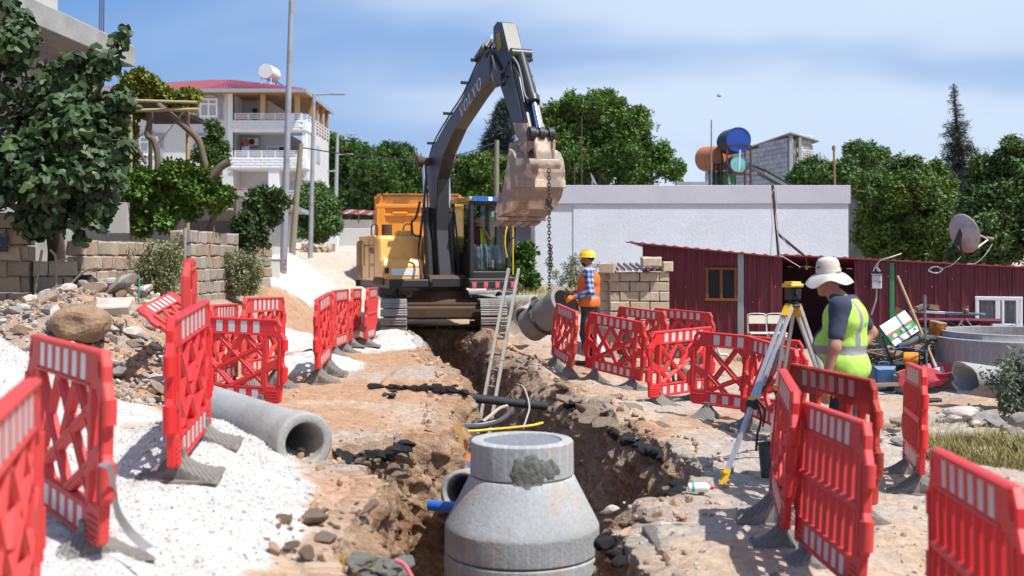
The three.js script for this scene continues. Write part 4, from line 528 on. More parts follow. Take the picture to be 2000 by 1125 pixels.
{ // lamp posts, utility poles, wires, cabinet
  const lamp = (label, b, t, D, r, arms) => { const o = thing('street_lamp', label, 'lamp post', undefined), B = P(b[0], b[1], D), Tp = P(t[0], t[1], D); B.y -= 0.3; const g = new G(); g.cyl(B, Tp, r, r * 0.62, 10); g.cyl(B, B.clone().lerp(Tp, 0.09), r * 1.25, r * 1.2, 10); g.build('pole', M.galv, o); for (const [y, l] of arms) { const p = P(lerp(b[0], t[0], (b[1] - y) / (b[1] - t[1])), y, D), e = p.clone().add(V(l, l * 0.03, 0)), q = new G(); q.cyl(p, e, 0.035, 0.03, 8); q.build('arm', M.galv, o); const h = new G(); h.cb(0.55, 0.07, 0.2, 0.02, e.x + 0.15, e.y, e.z); h.build('lamp_head', M.galv, o); } return o; };
  lamp('tall grey steel post nearest, beside the pale cabinet, its top out of the picture', [551, 582], [571, -60], 27, 0.095, []);
  { const g = new G(); for (const [x, y] of [[556.5, 509], [556.5, 516], [556, 526]]) g.cb(0.03, 0.07, 0.02, 0.005, P(x, y, 26.85).x, P(x, y, 26.85).y, -26.88); tag(g.build('red_mark', mat('red paint mark', [0.5, 0.02, 0.03], {})), 'small red paint mark on the tall grey post', 'paint mark'); }
  lamp('street lamp with a long arm in front of the balconies', [605, 527], [613.5, 184], 40, 0.1, [[185, 0.75]]);
  lamp('farthest street lamp with several short arms, against the green trees', [655, 428], [659.5, 262], 62, 0.13, [[263, 0.7], [302, 0.5], [334, -0.4]]);
  const pole = (label, b, t, D, r) => { const g = new G(); g.cyl(P(b[0], b[1], D).add(V(0, -0.3, 0)), P(t[0], t[1], D), r, r * 0.75, 9); tag(g.build('utility_pole', M.wood), label, 'utility pole'); };
  pole('leaning wooden utility pole between the two street lamps on the left', [568, 512], [588, 280], 34, 0.11); pole('wooden utility pole behind the excavator boom in front of the conifer', [969, 520], [970.5, 274], 40, 0.11);
  const wire = (l, pts, r = 0.02) => { const g = new G(); g.tube(pts.map(([x, y, D]) => P(x, y, D)), r, 5, 40); tag(g.build('power_line', M.black), l, 'wire'); };
  wire('black power line sagging between the two wooden utility poles', [[588, 288, 34], [690, 303, 35.5], [830, 313, 37.5], [905, 300, 39], [970, 278, 40]]); wire('thin line from the far street lamp down behind the dump truck', [[660, 345, 55], [700, 372, 50], [735, 388, 45]], 0.012); wire('short line from the wooden pole to the apartment balcony', [[588, 292, 34], [585, 285, 46], [577, 300, 58]], 0.018);
  const t = thing('electric_cabinet', 'pale green grey electric cabinet at the foot of the tall post', 'cabinet', P(536, 545, 26.6), 0.25), g = new G(); g.cb(0.26, 0.95, 0.32, 0.015); g.build('case', mat('pale cabinet paint', [0.62, 0.64, 0.55], { map: T.dust, s: 1 }), t); new G().cb(0.29, 0.03, 0.36, 0.006, 0, 0.49, 0).build('lid', mat('cabinet lid', [0.5, 0.52, 0.46], {}), t); new G().box(0.21, 0.8, 0.004, 0, 0, 0.163).build('door', mat('cabinet door', [0.58, 0.60, 0.52], {}), t);
}
// ---------- trees, shrubs, grass ----------
const leafMat = (name, c, tr = 0.22) => { const m = new THREE.MeshPhysicalMaterial({ roughness: 0.5, transmission: tr, thickness: 0, side: THREE.DoubleSide, specularIntensity: 0.6 }); m.name = name; m.color.setRGB(...c); return m; };
const LM = { leaf: leafMat('leaf', [1, 1, 1]), needle: leafMat('needle', [1, 1, 1], 0.1), fig: leafMat('fig leaf', [1, 1, 1], 0.22), dry: mat('dry stalk', [1, 1, 1], { roughness: 1 }), bark: mat('bark', [0.16, 0.115, 0.08], { map: T.wood, s: 3, bump: T.gritB, bs: 4, roughness: 1 }) };
function bladesGeo(n, len, wid, spread, sd) {                  // a sprig of n folded leaf blades
  const s0 = seed; seed = sd; const pos = [];
  for (let i = 0; i < n; i++) {
    const c = V(rr(-1, 1), rr(-1, 1), rr(-1, 1)).multiplyScalar(spread), d = V(rr(-1, 1), rr(-0.9, 0.5), rr(-1, 1)).normalize(), s = V(rr(-1, 1), rr(-1, 1), rr(-1, 1)).cross(d).normalize().multiplyScalar(wid / 2), u = d.clone().cross(s).normalize().multiplyScalar(wid * 0.16), L = len * rr(0.75, 1.2);
    const a = c, t = c.clone().addScaledVector(d, L), l = c.clone().addScaledVector(d, L * 0.45).add(s).add(u), r = c.clone().addScaledVector(d, L * 0.45).sub(s).add(u);
    for (const p of [a, t, l, a, r, t]) pos.push(p.x, p.y, p.z);
  }
  seed = s0; const g = new THREE.BufferGeometry(); g.setAttribute('position', new THREE.Float32BufferAttribute(pos, 3)); g.computeVertexNormals(); return boxUV(g);
}
const SPRIG = { walnut: bladesGeo(8, 0.22, 0.085, 0.2, 11), small: bladesGeo(8, 0.14, 0.07, 0.16, 12), vine: bladesGeo(5, 0.17, 0.15, 0.13, 13), needle: bladesGeo(9, 0.34, 0.035, 0.10, 14), tiny: bladesGeo(7, 0.06, 0.03, 0.05, 15), far: bladesGeo(8, 0.34, 0.16, 0.36, 16) };
function scatter(parent, name, geo, m, items) {
  const im = new THREE.InstancedMesh(geo, m, items.length), q = new THREE.Quaternion(), e = new THREE.Euler();
  items.forEach(([p, s, c, up], i) => { up ? q.setFromEuler(e.set(rr(-0.4, 0.4), rr(0, 6.3), rr(-0.4, 0.4))) : q.setFromEuler(e.set(rr(0, 6.3), rr(0, 6.3), rr(0, 6.3))); im.setMatrixAt(i, new THREE.Matrix4().compose(p, q, V(s, s, s))); im.setColorAt(i, col(c)); });
  im.name = name; stuff(im); parent.add(im); return im;
}
function tree(name, label, D, blobs, o = {}) {
  const { sprig = 'walnut', n = 2600, c0 = [0.055, 0.12, 0.018], c1 = [0.17, 0.29, 0.045], m = LM.leaf, s = 1, trunk, gap = 0.40, cat = 'tree', dz = 0.5, group } = o;
  const t = thing(name, label, cat, undefined, 0, group), B = blobs.map(([x, y, r]) => { const R = r * D / FPX; return { c: P(x, y, D).add(V(0, 0, rr(-1, 0.6) * R * dz * 2)), R }; });
  for (const b of B.slice()) for (let i = 0; i < 5; i++) { const d = V(rr(-1, 1), rr(-0.7, 1), rr(-1, 1)).normalize(); B.push({ c: b.c.clone().addScaledVector(d, b.R * rr(0.75, 1.05)), R: b.R * rr(0.2, 0.42), sub: 1 }); }
  const A = B.reduce((a, b) => a + b.R * b.R, 0), it = [];
  for (const b of B) { const k = Math.round(n * 1.45 * b.R * b.R / A); for (let i = 0; i < k * 0.012 + 3; i++) { const d = V(rr(-1, 1), rr(-0.35, 1), rr(-1, 1)).normalize(), L = rr(1.02, 1.42), w = V(rr(-0.3, 0.3), rr(-0.2, 0.3), rr(-0.3, 0.3)); for (let j = 0; j < 8; j++) { const u = lerp(0.7, L, j / 7), p = b.c.clone().addScaledVector(d, u * b.R).addScaledVector(w, (u - 0.7) * b.R).add(V(rr(-0.06, 0.06), rr(-0.06, 0.06), rr(-0.06, 0.06))); it.push([p, 0.8 * s * rr(0.6, 1), mixc(c0, c1, rnd())]); } }
    for (let i = 0; i < k; i++) { const d = V(rr(-1, 1), rr(-1, 1), rr(-1, 1)); if (d.lengthSq() > 1 || d.lengthSq() < 0.02) { i--; continue; } d.normalize().multiplyScalar(b.R * pow(rnd(), 0.42) * (0.82 + 0.36 * vn(d.x * 3 + b.c.x * 7, d.y * 3, d.z * 3))); const p = b.c.clone().add(d), q = 1.5 / max(0.35, b.R); if (vn(p.x * q + 50, p.y * q + 9, p.z * q + 70) < gap) continue; const f = clamp(rnd() * 0.9 + 0.3 * (vn(p.x * 0.8 + 9, p.y * 0.8, p.z * 0.8) - 0.5)); it.push([p, 0.8 * s * rr(0.7, 1.3), mixc(c0, c1, f)]); } }
  scatter(t, 'crown', SPRIG[sprig], m, it);
  const base = trunk ? P(trunk[0], trunk[1], D) : null; if (base) { const gy = ground(base.x, D, false); base.y = min(base.y, gy + 9); const g = new G(), root = V(base.x, gy - 0.1, -D), top = B.reduce((a, b) => a.add(b.c), V(0, 0, 0)).multiplyScalar(1 / B.length), r = o.r ?? 0.14, fork = root.clone().lerp(top, 0.55); g.tube([root, root.clone().lerp(fork, 0.5).add(V(rr(-0.1, 0.1), 0, 0.05)), fork], r, 9, 14); const lg = new G(); for (const b of B) if (!b.sub) lg.tube([fork.clone().add(V(0, -0.1, 0)), fork.clone().lerp(b.c, 0.5).add(V(rr(-0.1, 0.1), b.R * 0.15, rr(-0.1, 0.1))), b.c.clone().add(V(0, b.R * 0.5, 0))], r * 0.36, 6, 10); g.build('trunk', LM.bark, t); lg.build('limbs', LM.bark, t); }
  return t;
}
const dk = { c0: [0.030, 0.07, 0.014], c1: [0.105, 0.19, 0.035] };
tree('walnut_tree', 'large leafy green tree rising behind the white house, right of the excavator arm', 42, [[1085, 250, 46], [1180, 238, 48], [1120, 305, 58], [1200, 305, 58], [1240, 268, 34], [1285, 318, 36], [1318, 335, 17], [1062, 330, 40], [1118, 205, 18], [1190, 200, 18], [1245, 235, 22], [1150, 225, 25], [1140, 350, 40], [1240, 345, 35]], { trunk: [1145, 400], n: 6500, r: 0.22, s: 1.05 });
tree('conifer_tree', 'grey green conifer behind the excavator arm', 47, [[985, 212, 8], [984, 232, 15], [980, 258, 22], [974, 290, 28], [966, 322, 34], [990, 330, 30]], { sprig: 'needle', m: LM.needle, n: 1700, c0: [0.03, 0.055, 0.045], c1: [0.075, 0.12, 0.10], trunk: [978, 400], s: 1.3 });
tree('leafy_tree', 'bright green tree left of the wooden pole behind the excavator cab', 44, [[935, 330, 28], [1000, 345, 36], [945, 365, 34], [908, 362, 26], [1030, 352, 30], [925, 395, 30], [990, 385, 40]], { trunk: [960, 420], n: 3000 });
tree('conifer_tree', 'small dark conifer right beside the excavator boom', 50, [[896, 322, 8], [895, 342, 15], [895, 365, 20], [895, 385, 22]], { sprig: 'needle', m: LM.needle, n: 600, c0: [0.012, 0.025, 0.02], c1: [0.035, 0.06, 0.045], trunk: [895, 420], s: 1.3 });
tree('leafy_tree', 'tall bright green tree behind the far street lamp', 75, [[670, 310, 35], [695, 350, 40], [652, 288, 18], [702, 302, 22], [660, 380, 42], [640, 330, 20], [705, 390, 30], [645, 385, 30]], { sprig: 'far', trunk: [672, 430], n: 3400, c0: [0.05, 0.12, 0.02], c1: [0.12, 0.22, 0.035], r: 0.3 });
tree('leafy_tree', 'dark rounded tree on the skyline above the dump truck', 92, [[738, 304, 17], [764, 300, 21], [790, 303, 17], [750, 315, 18], [778, 315, 18], [765, 340, 25]], { sprig: 'far', n: 1500, ...dk, trunk: [765, 360], r: 0.3, s: 1.1 });
tree('leafy_tree', 'broad green tree directly behind the dump truck', 72, [[740, 360, 42], [790, 355, 40], [818, 342, 28], [712, 395, 32], [770, 410, 52], [840, 380, 40], [725, 420, 30]], { sprig: 'far', n: 3800, trunk: [770, 440], r: 0.3, c0: [0.045, 0.11, 0.02], c1: [0.10, 0.19, 0.03] });
tree('garden_tree', 'round fruit tree between the lamp posts in front of the apartment house', 46, [[610, 405, 26], [630, 425, 30], [603, 440, 22], [642, 405, 16], [588, 402, 18], [648, 440, 14], [618, 380, 16], [600, 380, 14], [625, 455, 16]], { sprig: 'small', n: 2600, trunk: [614, 478], s: 1.5, r: 0.1, c0: [0.05, 0.12, 0.02], c1: [0.13, 0.22, 0.05] });
tree('shrub', 'leafy branches in front of the block hut, left of the rusty orange pole', 40, [[1580, 345, 22], [1604, 342, 22], [1560, 355, 15], [1640, 345, 24], [1588, 325, 10]], { sprig: 'small', n: 1300, s: 1.5, trunk: [1600, 390], r: 0.08, c0: [0.06, 0.13, 0.025], c1: [0.14, 0.23, 0.05] });
tree('leafy_tree', 'small bright tree top above the parapet of the raw concrete building', 46, [[1690, 300, 22], [1665, 300, 14], [1708, 306, 18], [1682, 325, 20], [1720, 325, 16]], { sprig: 'small', n: 1000, s: 1.5, trunk: [1690, 390], r: 0.1, c0: [0.06, 0.13, 0.03], c1: [0.13, 0.22, 0.05] });
tree('leafy_tree', 'big dense green tree right of the white house, above the red shed', 36, [[1720, 388, 50], [1780, 398, 62], [1706, 450, 44], [1762, 348, 38], [1826, 400, 40], [1800, 460, 55], [1692, 360, 24], [1858, 455, 38], [1740, 470, 52], [1815, 348, 26], [1785, 325, 14], [1845, 490, 30]], { n: 6500, trunk: [1765, 520], r: 0.2, s: 0.95, c0: [0.045, 0.095, 0.012], c1: [0.18, 0.27, 0.045], gap: 0.36 });
tree('leafy_tree', 'dark green tree at the right edge behind the satellite dish', 31, [[1962, 345, 42], [1988, 312, 34], [1930, 402, 46], [1982, 430, 60], [1912, 462, 40], [1950, 482, 45], [2012, 380, 50], [1890, 492, 28], [2030, 320, 40], [2040, 450, 60]], { sprig: 'small', n: 6500, trunk: [1965, 530], r: 0.2, s: 1.35, ...dk, gap: 0.36 });
tree('bush', 'green bush in the shade between excavator cab and white house', 31, [[1018, 520, 20], [1028, 495, 14], [1012, 545, 16], [1034, 550, 13], [1000, 535, 18]], { sprig: 'vine', n: 700, cat: 'bush', c0: [0.04, 0.11, 0.02], c1: [0.09, 0.19, 0.03] });
{ // tall thin conifer with drooping tiers
  const D = 46, t = thing('conifer_tree', 'tall thin dark conifer with drooping branches, above the satellite dish', 'tree'), g = new G(), it = [], top = P(1862, 163, D), bot = P(1886, 470, D), lg = new G();
  g.cyl(bot, top, 0.12, 0.02, 7); g.build('trunk', LM.bark, t);
  for (let i = 0; i < 130; i++) { const f = pow(i / 130, 0.85), a = bot.clone().lerp(top, f * 0.99), y = lerp(470, 163, f), w = lerp(92, 6, pow(f, 0.75)) * (0.35 + 0.85 * hsh(i, 5)) * D / FPX, an = i * 2.4, e = a.clone().add(V(cos(an) * w, -w * 0.28 + 0.1, sin(an) * w)), m = a.clone().lerp(e, 0.55).add(V(0, w * 0.13, 0)); lg.tube([a, m, e], 0.018, 4, 6); const k = max(4, Math.round(w * 22)); for (let j = 0; j < k; j++) { const u = (j + rnd()) / k, p = (u < 0.55 ? a.clone().lerp(m, u / 0.55) : m.clone().lerp(e, (u - 0.55) / 0.45)).add(V(rr(-0.05, 0.05), rr(-0.2, 0.03), rr(-0.05, 0.05))); it.push([p, clamp(w, 0.3, 0.9) * rr(0.85, 1.4), mixc([0.012, 0.022, 0.017], [0.04, 0.055, 0.035], rnd())]); } }
  lg.build('limbs', LM.bark, t); scatter(t, 'crown', SPRIG.needle, LM.needle, it);
}
{ // fig tree: big lobed leaves
  const t = thing('fig_tree', 'large dark green fig tree overhanging the garden wall on the left', 'tree'), D = 15.4;
  const lob = []; for (let i = 0; i <= 28; i++) { const a = -2.55 + i / 28 * 5.1, r = 0.55 + 0.42 * pow(abs(cos(a * 1.5)), 1.2) * (abs(a) < 0.5 ? 1.12 : 1) - 0.1 * sm(1.8, 2.6, abs(a)); lob.push([sin(a) * r, cos(a) * r]); }
  const mk = (sd) => { const pos = [], f = (x, y) => V(x * 0.082, y * 0.1, -0.018 * (x * x + 0.8 * y * y) * 1.4 + 0.012 * sin(x * 4 + sd) - 0.03 * abs(x)); const o = f(0, -0.15); for (let i = 0; i + 1 < lob.length; i++) { const a = f(...lob[i]), b = f(...lob[i + 1]); pos.push(o.x, o.y, o.z, b.x, b.y, b.z, a.x, a.y, a.z); } const q = new THREE.BufferGeometry(); q.setAttribute('position', new THREE.Float32BufferAttribute(pos, 3)); q.computeVertexNormals(); return boxUV(q); };
  const geos = [mk(1), mk(4)], mats = [[0.05, 0.10, 0.03], [0.025, 0.055, 0.018], [0.085, 0.15, 0.045], [0.04, 0.08, 0.026]].map((c, i) => leafMat('fig leaf ' + i, c, 0.2));
  const blobs = [[40, 90, 58], [-20, 150, 80], [100, 165, 66], [60, 250, 90], [160, 150, 52], [200, 112, 36], [228, 80, 20], [242, 60, 12], [150, 250, 70], [200, 220, 48], [240, 195, 26], [100, 350, 85], [20, 340, 80], [180, 330, 60], [222, 290, 42], [60, 420, 46], [130, 415, 45], [190, 395, 38], [230, 345, 28], [155, 460, 14], [195, 435, 18], [30, 40, 32], [10, 20, 34], [90, 115, 40]];
  const A = blobs.reduce((a, b) => a + b[2] ** 2, 0), L = [];
  for (const [x, y, r] of blobs) { const R = r * D / FPX, c = P(x, y, D).add(V(0, 0, rr(-0.7, 0.5) * R)); const k = Math.round(6400 * r * r / A); for (let i = 0; i < k; i++) { const d = V(rr(-1, 1), rr(-1, 1), rr(-1, 1)); if (d.lengthSq() > 1) { i--; continue; } d.normalize().multiplyScalar(R * pow(rnd(), 0.45)); const p = c.clone().add(d); if (vn(p.x * 2.2 + 40, p.y * 2.2 + 8, p.z * 2.2 + 60) < 0.4) continue; L.push([p, d.normalize()]); } }
  L.sort((a, b) => b[0].z - a[0].z);
  const orient = (p, d, o) => { const n = d.clone().multiplyScalar(0.8).add(V(0, 0.5, 0.25)).add(V(rr(-1, 1), rr(-0.7, 0.7), rr(-1, 1))).normalize(), tip = V(rr(-1.1, 1.1), rr(-1.2, 0.1), rr(-0.6, 0.8)); tip.addScaledVector(n, -tip.dot(n)).normalize(); o.matrix = new THREE.Matrix4().makeBasis(tip.clone().cross(n), tip, n); o.quaternion.setFromRotationMatrix(o.matrix); o.position.copy(p); o.scale.setScalar(rr(0.5, 1.4)); };
  L.slice(0, 300).forEach(([p, d]) => orient(p, d, mesh('leaf', pick(geos), pick(mats), t)));
  const im = new THREE.InstancedMesh(geos[0], LM.fig, L.length - 300), o = new THREE.Object3D(); L.slice(300).forEach(([p, d], i) => { orient(p, d, o); im.setMatrixAt(i, new THREE.Matrix4().compose(o.position, o.quaternion, o.scale)); im.setColorAt(i, col(mixc([0.03, 0.062, 0.024], [0.075, 0.125, 0.045], rnd()))); }); im.name = 'leaves'; stuff(im); t.add(im);
  const g = new G(), root = P(95, 600, 16.9); g.tube([root, P(110, 500, 16.8), P(100, 420, 16.5), P(90, 330, 16)], 0.13, 9, 20); g.build('trunk', LM.bark, t); for (const b of blobs) { const q = new G(); q.tube([P(95, 360 + rr(-30, 60), 16.2), P(lerp(95, b[0], 0.5), lerp(380, b[1], 0.55), 16), P(b[0], b[1], D)], 0.028, 6, 10); q.build('limb', mat('pale bark', [0.30, 0.26, 0.22], { map: T.wood, s: 3 }), t); }
}
{ // vine on its pergola
  tree('grape_vine', 'bright green grape vine spreading above the block wall', 21, [[262, 392, 24], [296, 372, 26], [330, 362, 24], [362, 352, 20], [250, 425, 18], [300, 412, 20], [345, 402, 18], [408, 376, 14], [404, 345, 13], [275, 345, 13], [440, 382, 9], [330, 338, 12], [240, 360, 14], [380, 384, 14], [318, 434, 11], [270, 446, 11], [372, 412, 9], [425, 402, 8], [352, 330, 8], [228, 400, 12]], { sprig: 'vine', n: 2300, s: 0.8, gap: 0.47, cat: 'vine', c0: [0.06, 0.14, 0.02], c1: [0.16, 0.26, 0.04], dz: 0.7 });
  tree('grape_vine', 'yellow green grape leaves on top of the pergola', 21.5, [[262, 165, 13], [285, 180, 15], [310, 194, 12], [340, 194, 8], [366, 197, 10], [240, 190, 18], [276, 150, 8], [325, 186, 8], [352, 190, 6], [255, 210, 20], [375, 186, 8], [300, 165, 10], [245, 260, 18], [255, 310, 14]], { sprig: 'vine', n: 620, s: 0.68, gap: 0.5, cat: 'vine', c0: [0.09, 0.15, 0.02], c1: [0.30, 0.30, 0.04] });
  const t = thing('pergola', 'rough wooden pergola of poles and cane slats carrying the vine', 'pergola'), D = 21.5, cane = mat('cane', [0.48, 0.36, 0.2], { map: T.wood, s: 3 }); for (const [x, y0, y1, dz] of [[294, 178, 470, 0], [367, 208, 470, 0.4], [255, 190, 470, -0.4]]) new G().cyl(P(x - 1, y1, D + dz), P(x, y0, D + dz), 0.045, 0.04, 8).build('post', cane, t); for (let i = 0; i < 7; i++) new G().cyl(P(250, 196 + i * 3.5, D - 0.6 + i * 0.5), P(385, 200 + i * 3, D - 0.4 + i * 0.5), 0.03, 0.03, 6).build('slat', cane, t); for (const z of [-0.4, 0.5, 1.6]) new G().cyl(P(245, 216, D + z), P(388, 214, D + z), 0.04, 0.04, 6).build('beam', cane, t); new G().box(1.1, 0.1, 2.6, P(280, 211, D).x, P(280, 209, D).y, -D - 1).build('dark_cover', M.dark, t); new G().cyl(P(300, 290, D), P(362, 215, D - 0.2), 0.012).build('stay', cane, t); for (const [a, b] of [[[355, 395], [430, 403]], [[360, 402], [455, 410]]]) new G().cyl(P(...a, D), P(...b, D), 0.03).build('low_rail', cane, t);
  const tr = (l, pts, r, d = D - 0.3) => { const g = new G(); g.tube(pts.map(([x, y]) => P(x, y, d)), r, 8, 40); tag(g.build('vine_trunk', mat('vine bark', [0.17, 0.125, 0.09], { map: T.wood, s: 4, bump: T.gritB, bs: 5 })), l, 'vine trunk'); };
  tr('long curving vine trunk climbing to the pergola roof', [[398, 470], [418, 420], [412, 370], [398, 310], [388, 275], [362, 248], [330, 222], [308, 204]], 0.065); tr('short sawn off vine stump pointing right', [[408, 350], [420, 338], [432, 325], [448, 316]], 0.08, D - 0.5); tr('forked vine trunk beside the pergola post', [[306, 345], [308, 320], [305, 290], [298, 272], [288, 265], [292, 240], [295, 215]], 0.06); tr('thin slanting vine stem between fig tree and pergola', [[255, 260], [270, 290], [285, 320]], 0.035); tr('thin pale vine stem leaning above the block wall', [[335, 440], [342, 425], [336, 410]], 0.04);
  tree('shrub', 'thin young tree in front of the apartment windows', 26, [[410, 283, 13], [426, 310, 15], [396, 302, 12], [421, 262, 8], [413, 245, 5], [432, 290, 8], [410, 325, 12]], { sprig: 'small', n: 260, s: 0.75, trunk: [415, 420], r: 0.025, ...dk, gap: 0.25 });
  tree('bush', 'sprawling leafy bush above the boards, in front of the small house', 24, [[500, 402, 22], [530, 392, 18], [490, 440, 20], [520, 428, 18], [478, 482, 20], [500, 468, 16], [470, 470, 14], [548, 398, 10], [508, 380, 12]], { sprig: 'vine', n: 430, s: 0.78, gap: 0.5, cat: 'bush', c0: [0.04, 0.09, 0.03], c1: [0.10, 0.17, 0.05], trunk: [490, 520], r: 0.03 });
}
// weeds, dry grass
const bladeG = (() => { const pos = []; const s0 = seed; seed = 5; for (let i = 0; i < 7; i++) { const a = rr(0, 6.3), l = rr(0.6, 1.1), o = V(cos(a) * 0.05, 0, sin(a) * 0.05), b = V(cos(a), 0, sin(a)), w = V(-sin(a), 0, cos(a)).multiplyScalar(0.012), m = o.clone().addScaledVector(b, 0.16 * l).add(V(0, 0.6 * l, 0)), e = o.clone().addScaledVector(b, rr(0.3, 0.6) * l).add(V(0, rr(0.75, 1) * l, 0)); const A = o.clone().add(w), B = o.clone().sub(w), C2 = m.clone().add(w), D2 = m.clone().sub(w); for (const p of [A, B, C2, B, D2, C2, C2, D2, e]) pos.push(p.x, p.y, p.z); } seed = s0; const g = new THREE.BufferGeometry(); g.setAttribute('position', new THREE.Float32BufferAttribute(pos, 3)); g.computeVertexNormals(); return boxUV(g); })();
function grass(label, n, fx, h, c0, c1) { const t = thing('dry_grass', label, 'grass'); stuff(t); const it = []; let guard = 0; while (it.length < n && guard++ < n * 20) { const q = fx(); if (!q) continue; const [x, D, k = 1] = q; it.push([V(x, ground(x, D, false) - 0.01, -D), h * k * rr(0.5, 1.2), mixc(c0, c1, rnd()), true]); } scatter(t, 'blades', bladeG, LM.dry, it); }
const ell = (x, D, a, b, th = 0.3) => () => { const u = rr(-1, 1), v = rr(-1, 1), X = x + u * a, Z = D + v * b; return u * u + v * v < 1 && fbm(X * 2, Z * 2, 3, 3) > th ? [X, Z, 1 - 0.5 * (u * u + v * v)] : null; };
grass('tuft of dry yellow green grass right of the lone slatted barrier', 1500, ell(5.25, 11.6, 1.0, 0.95, 0.36), 0.3, [0.13, 0.13, 0.035], [0.46, 0.38, 0.17]);
grass('thin dry straw on the ground around the rubble on the right', 700, ell(5.2, 13.2, 1.7, 1.7, 0.45), 0.13, [0.36, 0.30, 0.15], [0.60, 0.50, 0.30]);
grass('strip of dry grass at the foot of the white house, behind the stacked pipes', 1500, () => { const D = rr(28, 33.5), x = rr(0.1, 2.8); return fbm(x, D, 2, 3) > 0.36 ? [x, D] : null; }, 0.45, [0.33, 0.29, 0.12], [0.62, 0.54, 0.30]);
grass('green weeds in front of the folding chairs', 160, ell(4.8, 22.3, 0.6, 0.4, 0.3), 0.2, [0.10, 0.15, 0.05], [0.26, 0.27, 0.11]);
grass('yellowed weeds at the foot of the boards and the cabinet', 260, ell(-6.2, 24, 0.7, 1.2, 0.2), 0.3, [0.28, 0.27, 0.11], [0.46, 0.42, 0.22]);
function weed(label, px, py, D, w, h, n) { const t = thing('tall_weed', label, 'weed'), it = [], g = new G(), base = P(px, py, D); for (let i = 0; i < n; i++) { const a = base.clone().add(V(rr(-w, w) * 0.6, 0, rr(-0.2, 0.2))), e = a.clone().add(V(rr(-w, w) * 0.7, h * rr(0.45, 1), rr(-0.2, 0.2))); g.tube([a, a.clone().lerp(e, 0.5).add(V(rr(-0.05, 0.05), 0, 0)), e], 0.007, 4, 5); for (let k = 0; k < 15; k++) it.push([a.clone().lerp(e, rr(0.1, 1)).add(V(rr(-0.07, 0.07), rr(-0.03, 0.05), rr(-0.07, 0.07))), rr(0.8, 1.5), mixc([0.13, 0.15, 0.06], [0.30, 0.31, 0.17], rnd())]); } g.build('stems', mat('weed stem', [0.22, 0.22, 0.10], {}), t); scatter(t, 'leaves', SPRIG.tiny, LM.leaf, it); }
weed('tall grey green weeds growing against the stepped block pillar', 305, 590, 18.6, 0.42, 1.15, 46); weed('grey green weeds in front of the boards left of the cabinet', 472, 578, 21.8, 0.42, 0.95, 46); weed('wispy dry weeds in front of the white house wall beside the helmeted worker', 1120, 565, 30, 0.7, 1.0, 16);
{ // grey olive shrub beside the broken pipe
  const t = thing('olive_shrub', 'grey green shrub with narrow leaves in front of the broken concrete pipe', 'shrub'), D = 14.2, b = P(1992, 795, D), it = [], g = new G(); b.y = ground(b.x, D, false); for (let i = 0; i < 24; i++) { const e = b.clone().add(V(rr(-0.38, 0.4), rr(0.25, 0.85), rr(-0.35, 0.35))); g.tube([b.clone().add(V(rr(-0.05, 0.05), 0, rr(-0.05, 0.05))), b.clone().lerp(e, 0.5).add(V(rr(-0.06, 0.06), 0.04, 0)), e], 0.007, 4, 6); for (let k = 0; k < 15; k++) it.push([b.clone().lerp(e, rr(0.25, 1.05)).add(V(rr(-0.07, 0.07), rr(-0.05, 0.07), rr(-0.07, 0.07))), rr(0.9, 1.6), mixc([0.07, 0.10, 0.055], [0.20, 0.24, 0.16], rnd())]); } g.build('stems', LM.bark, t); scatter(t, 'leaves', SPRIG.tiny, LM.leaf, it);
}
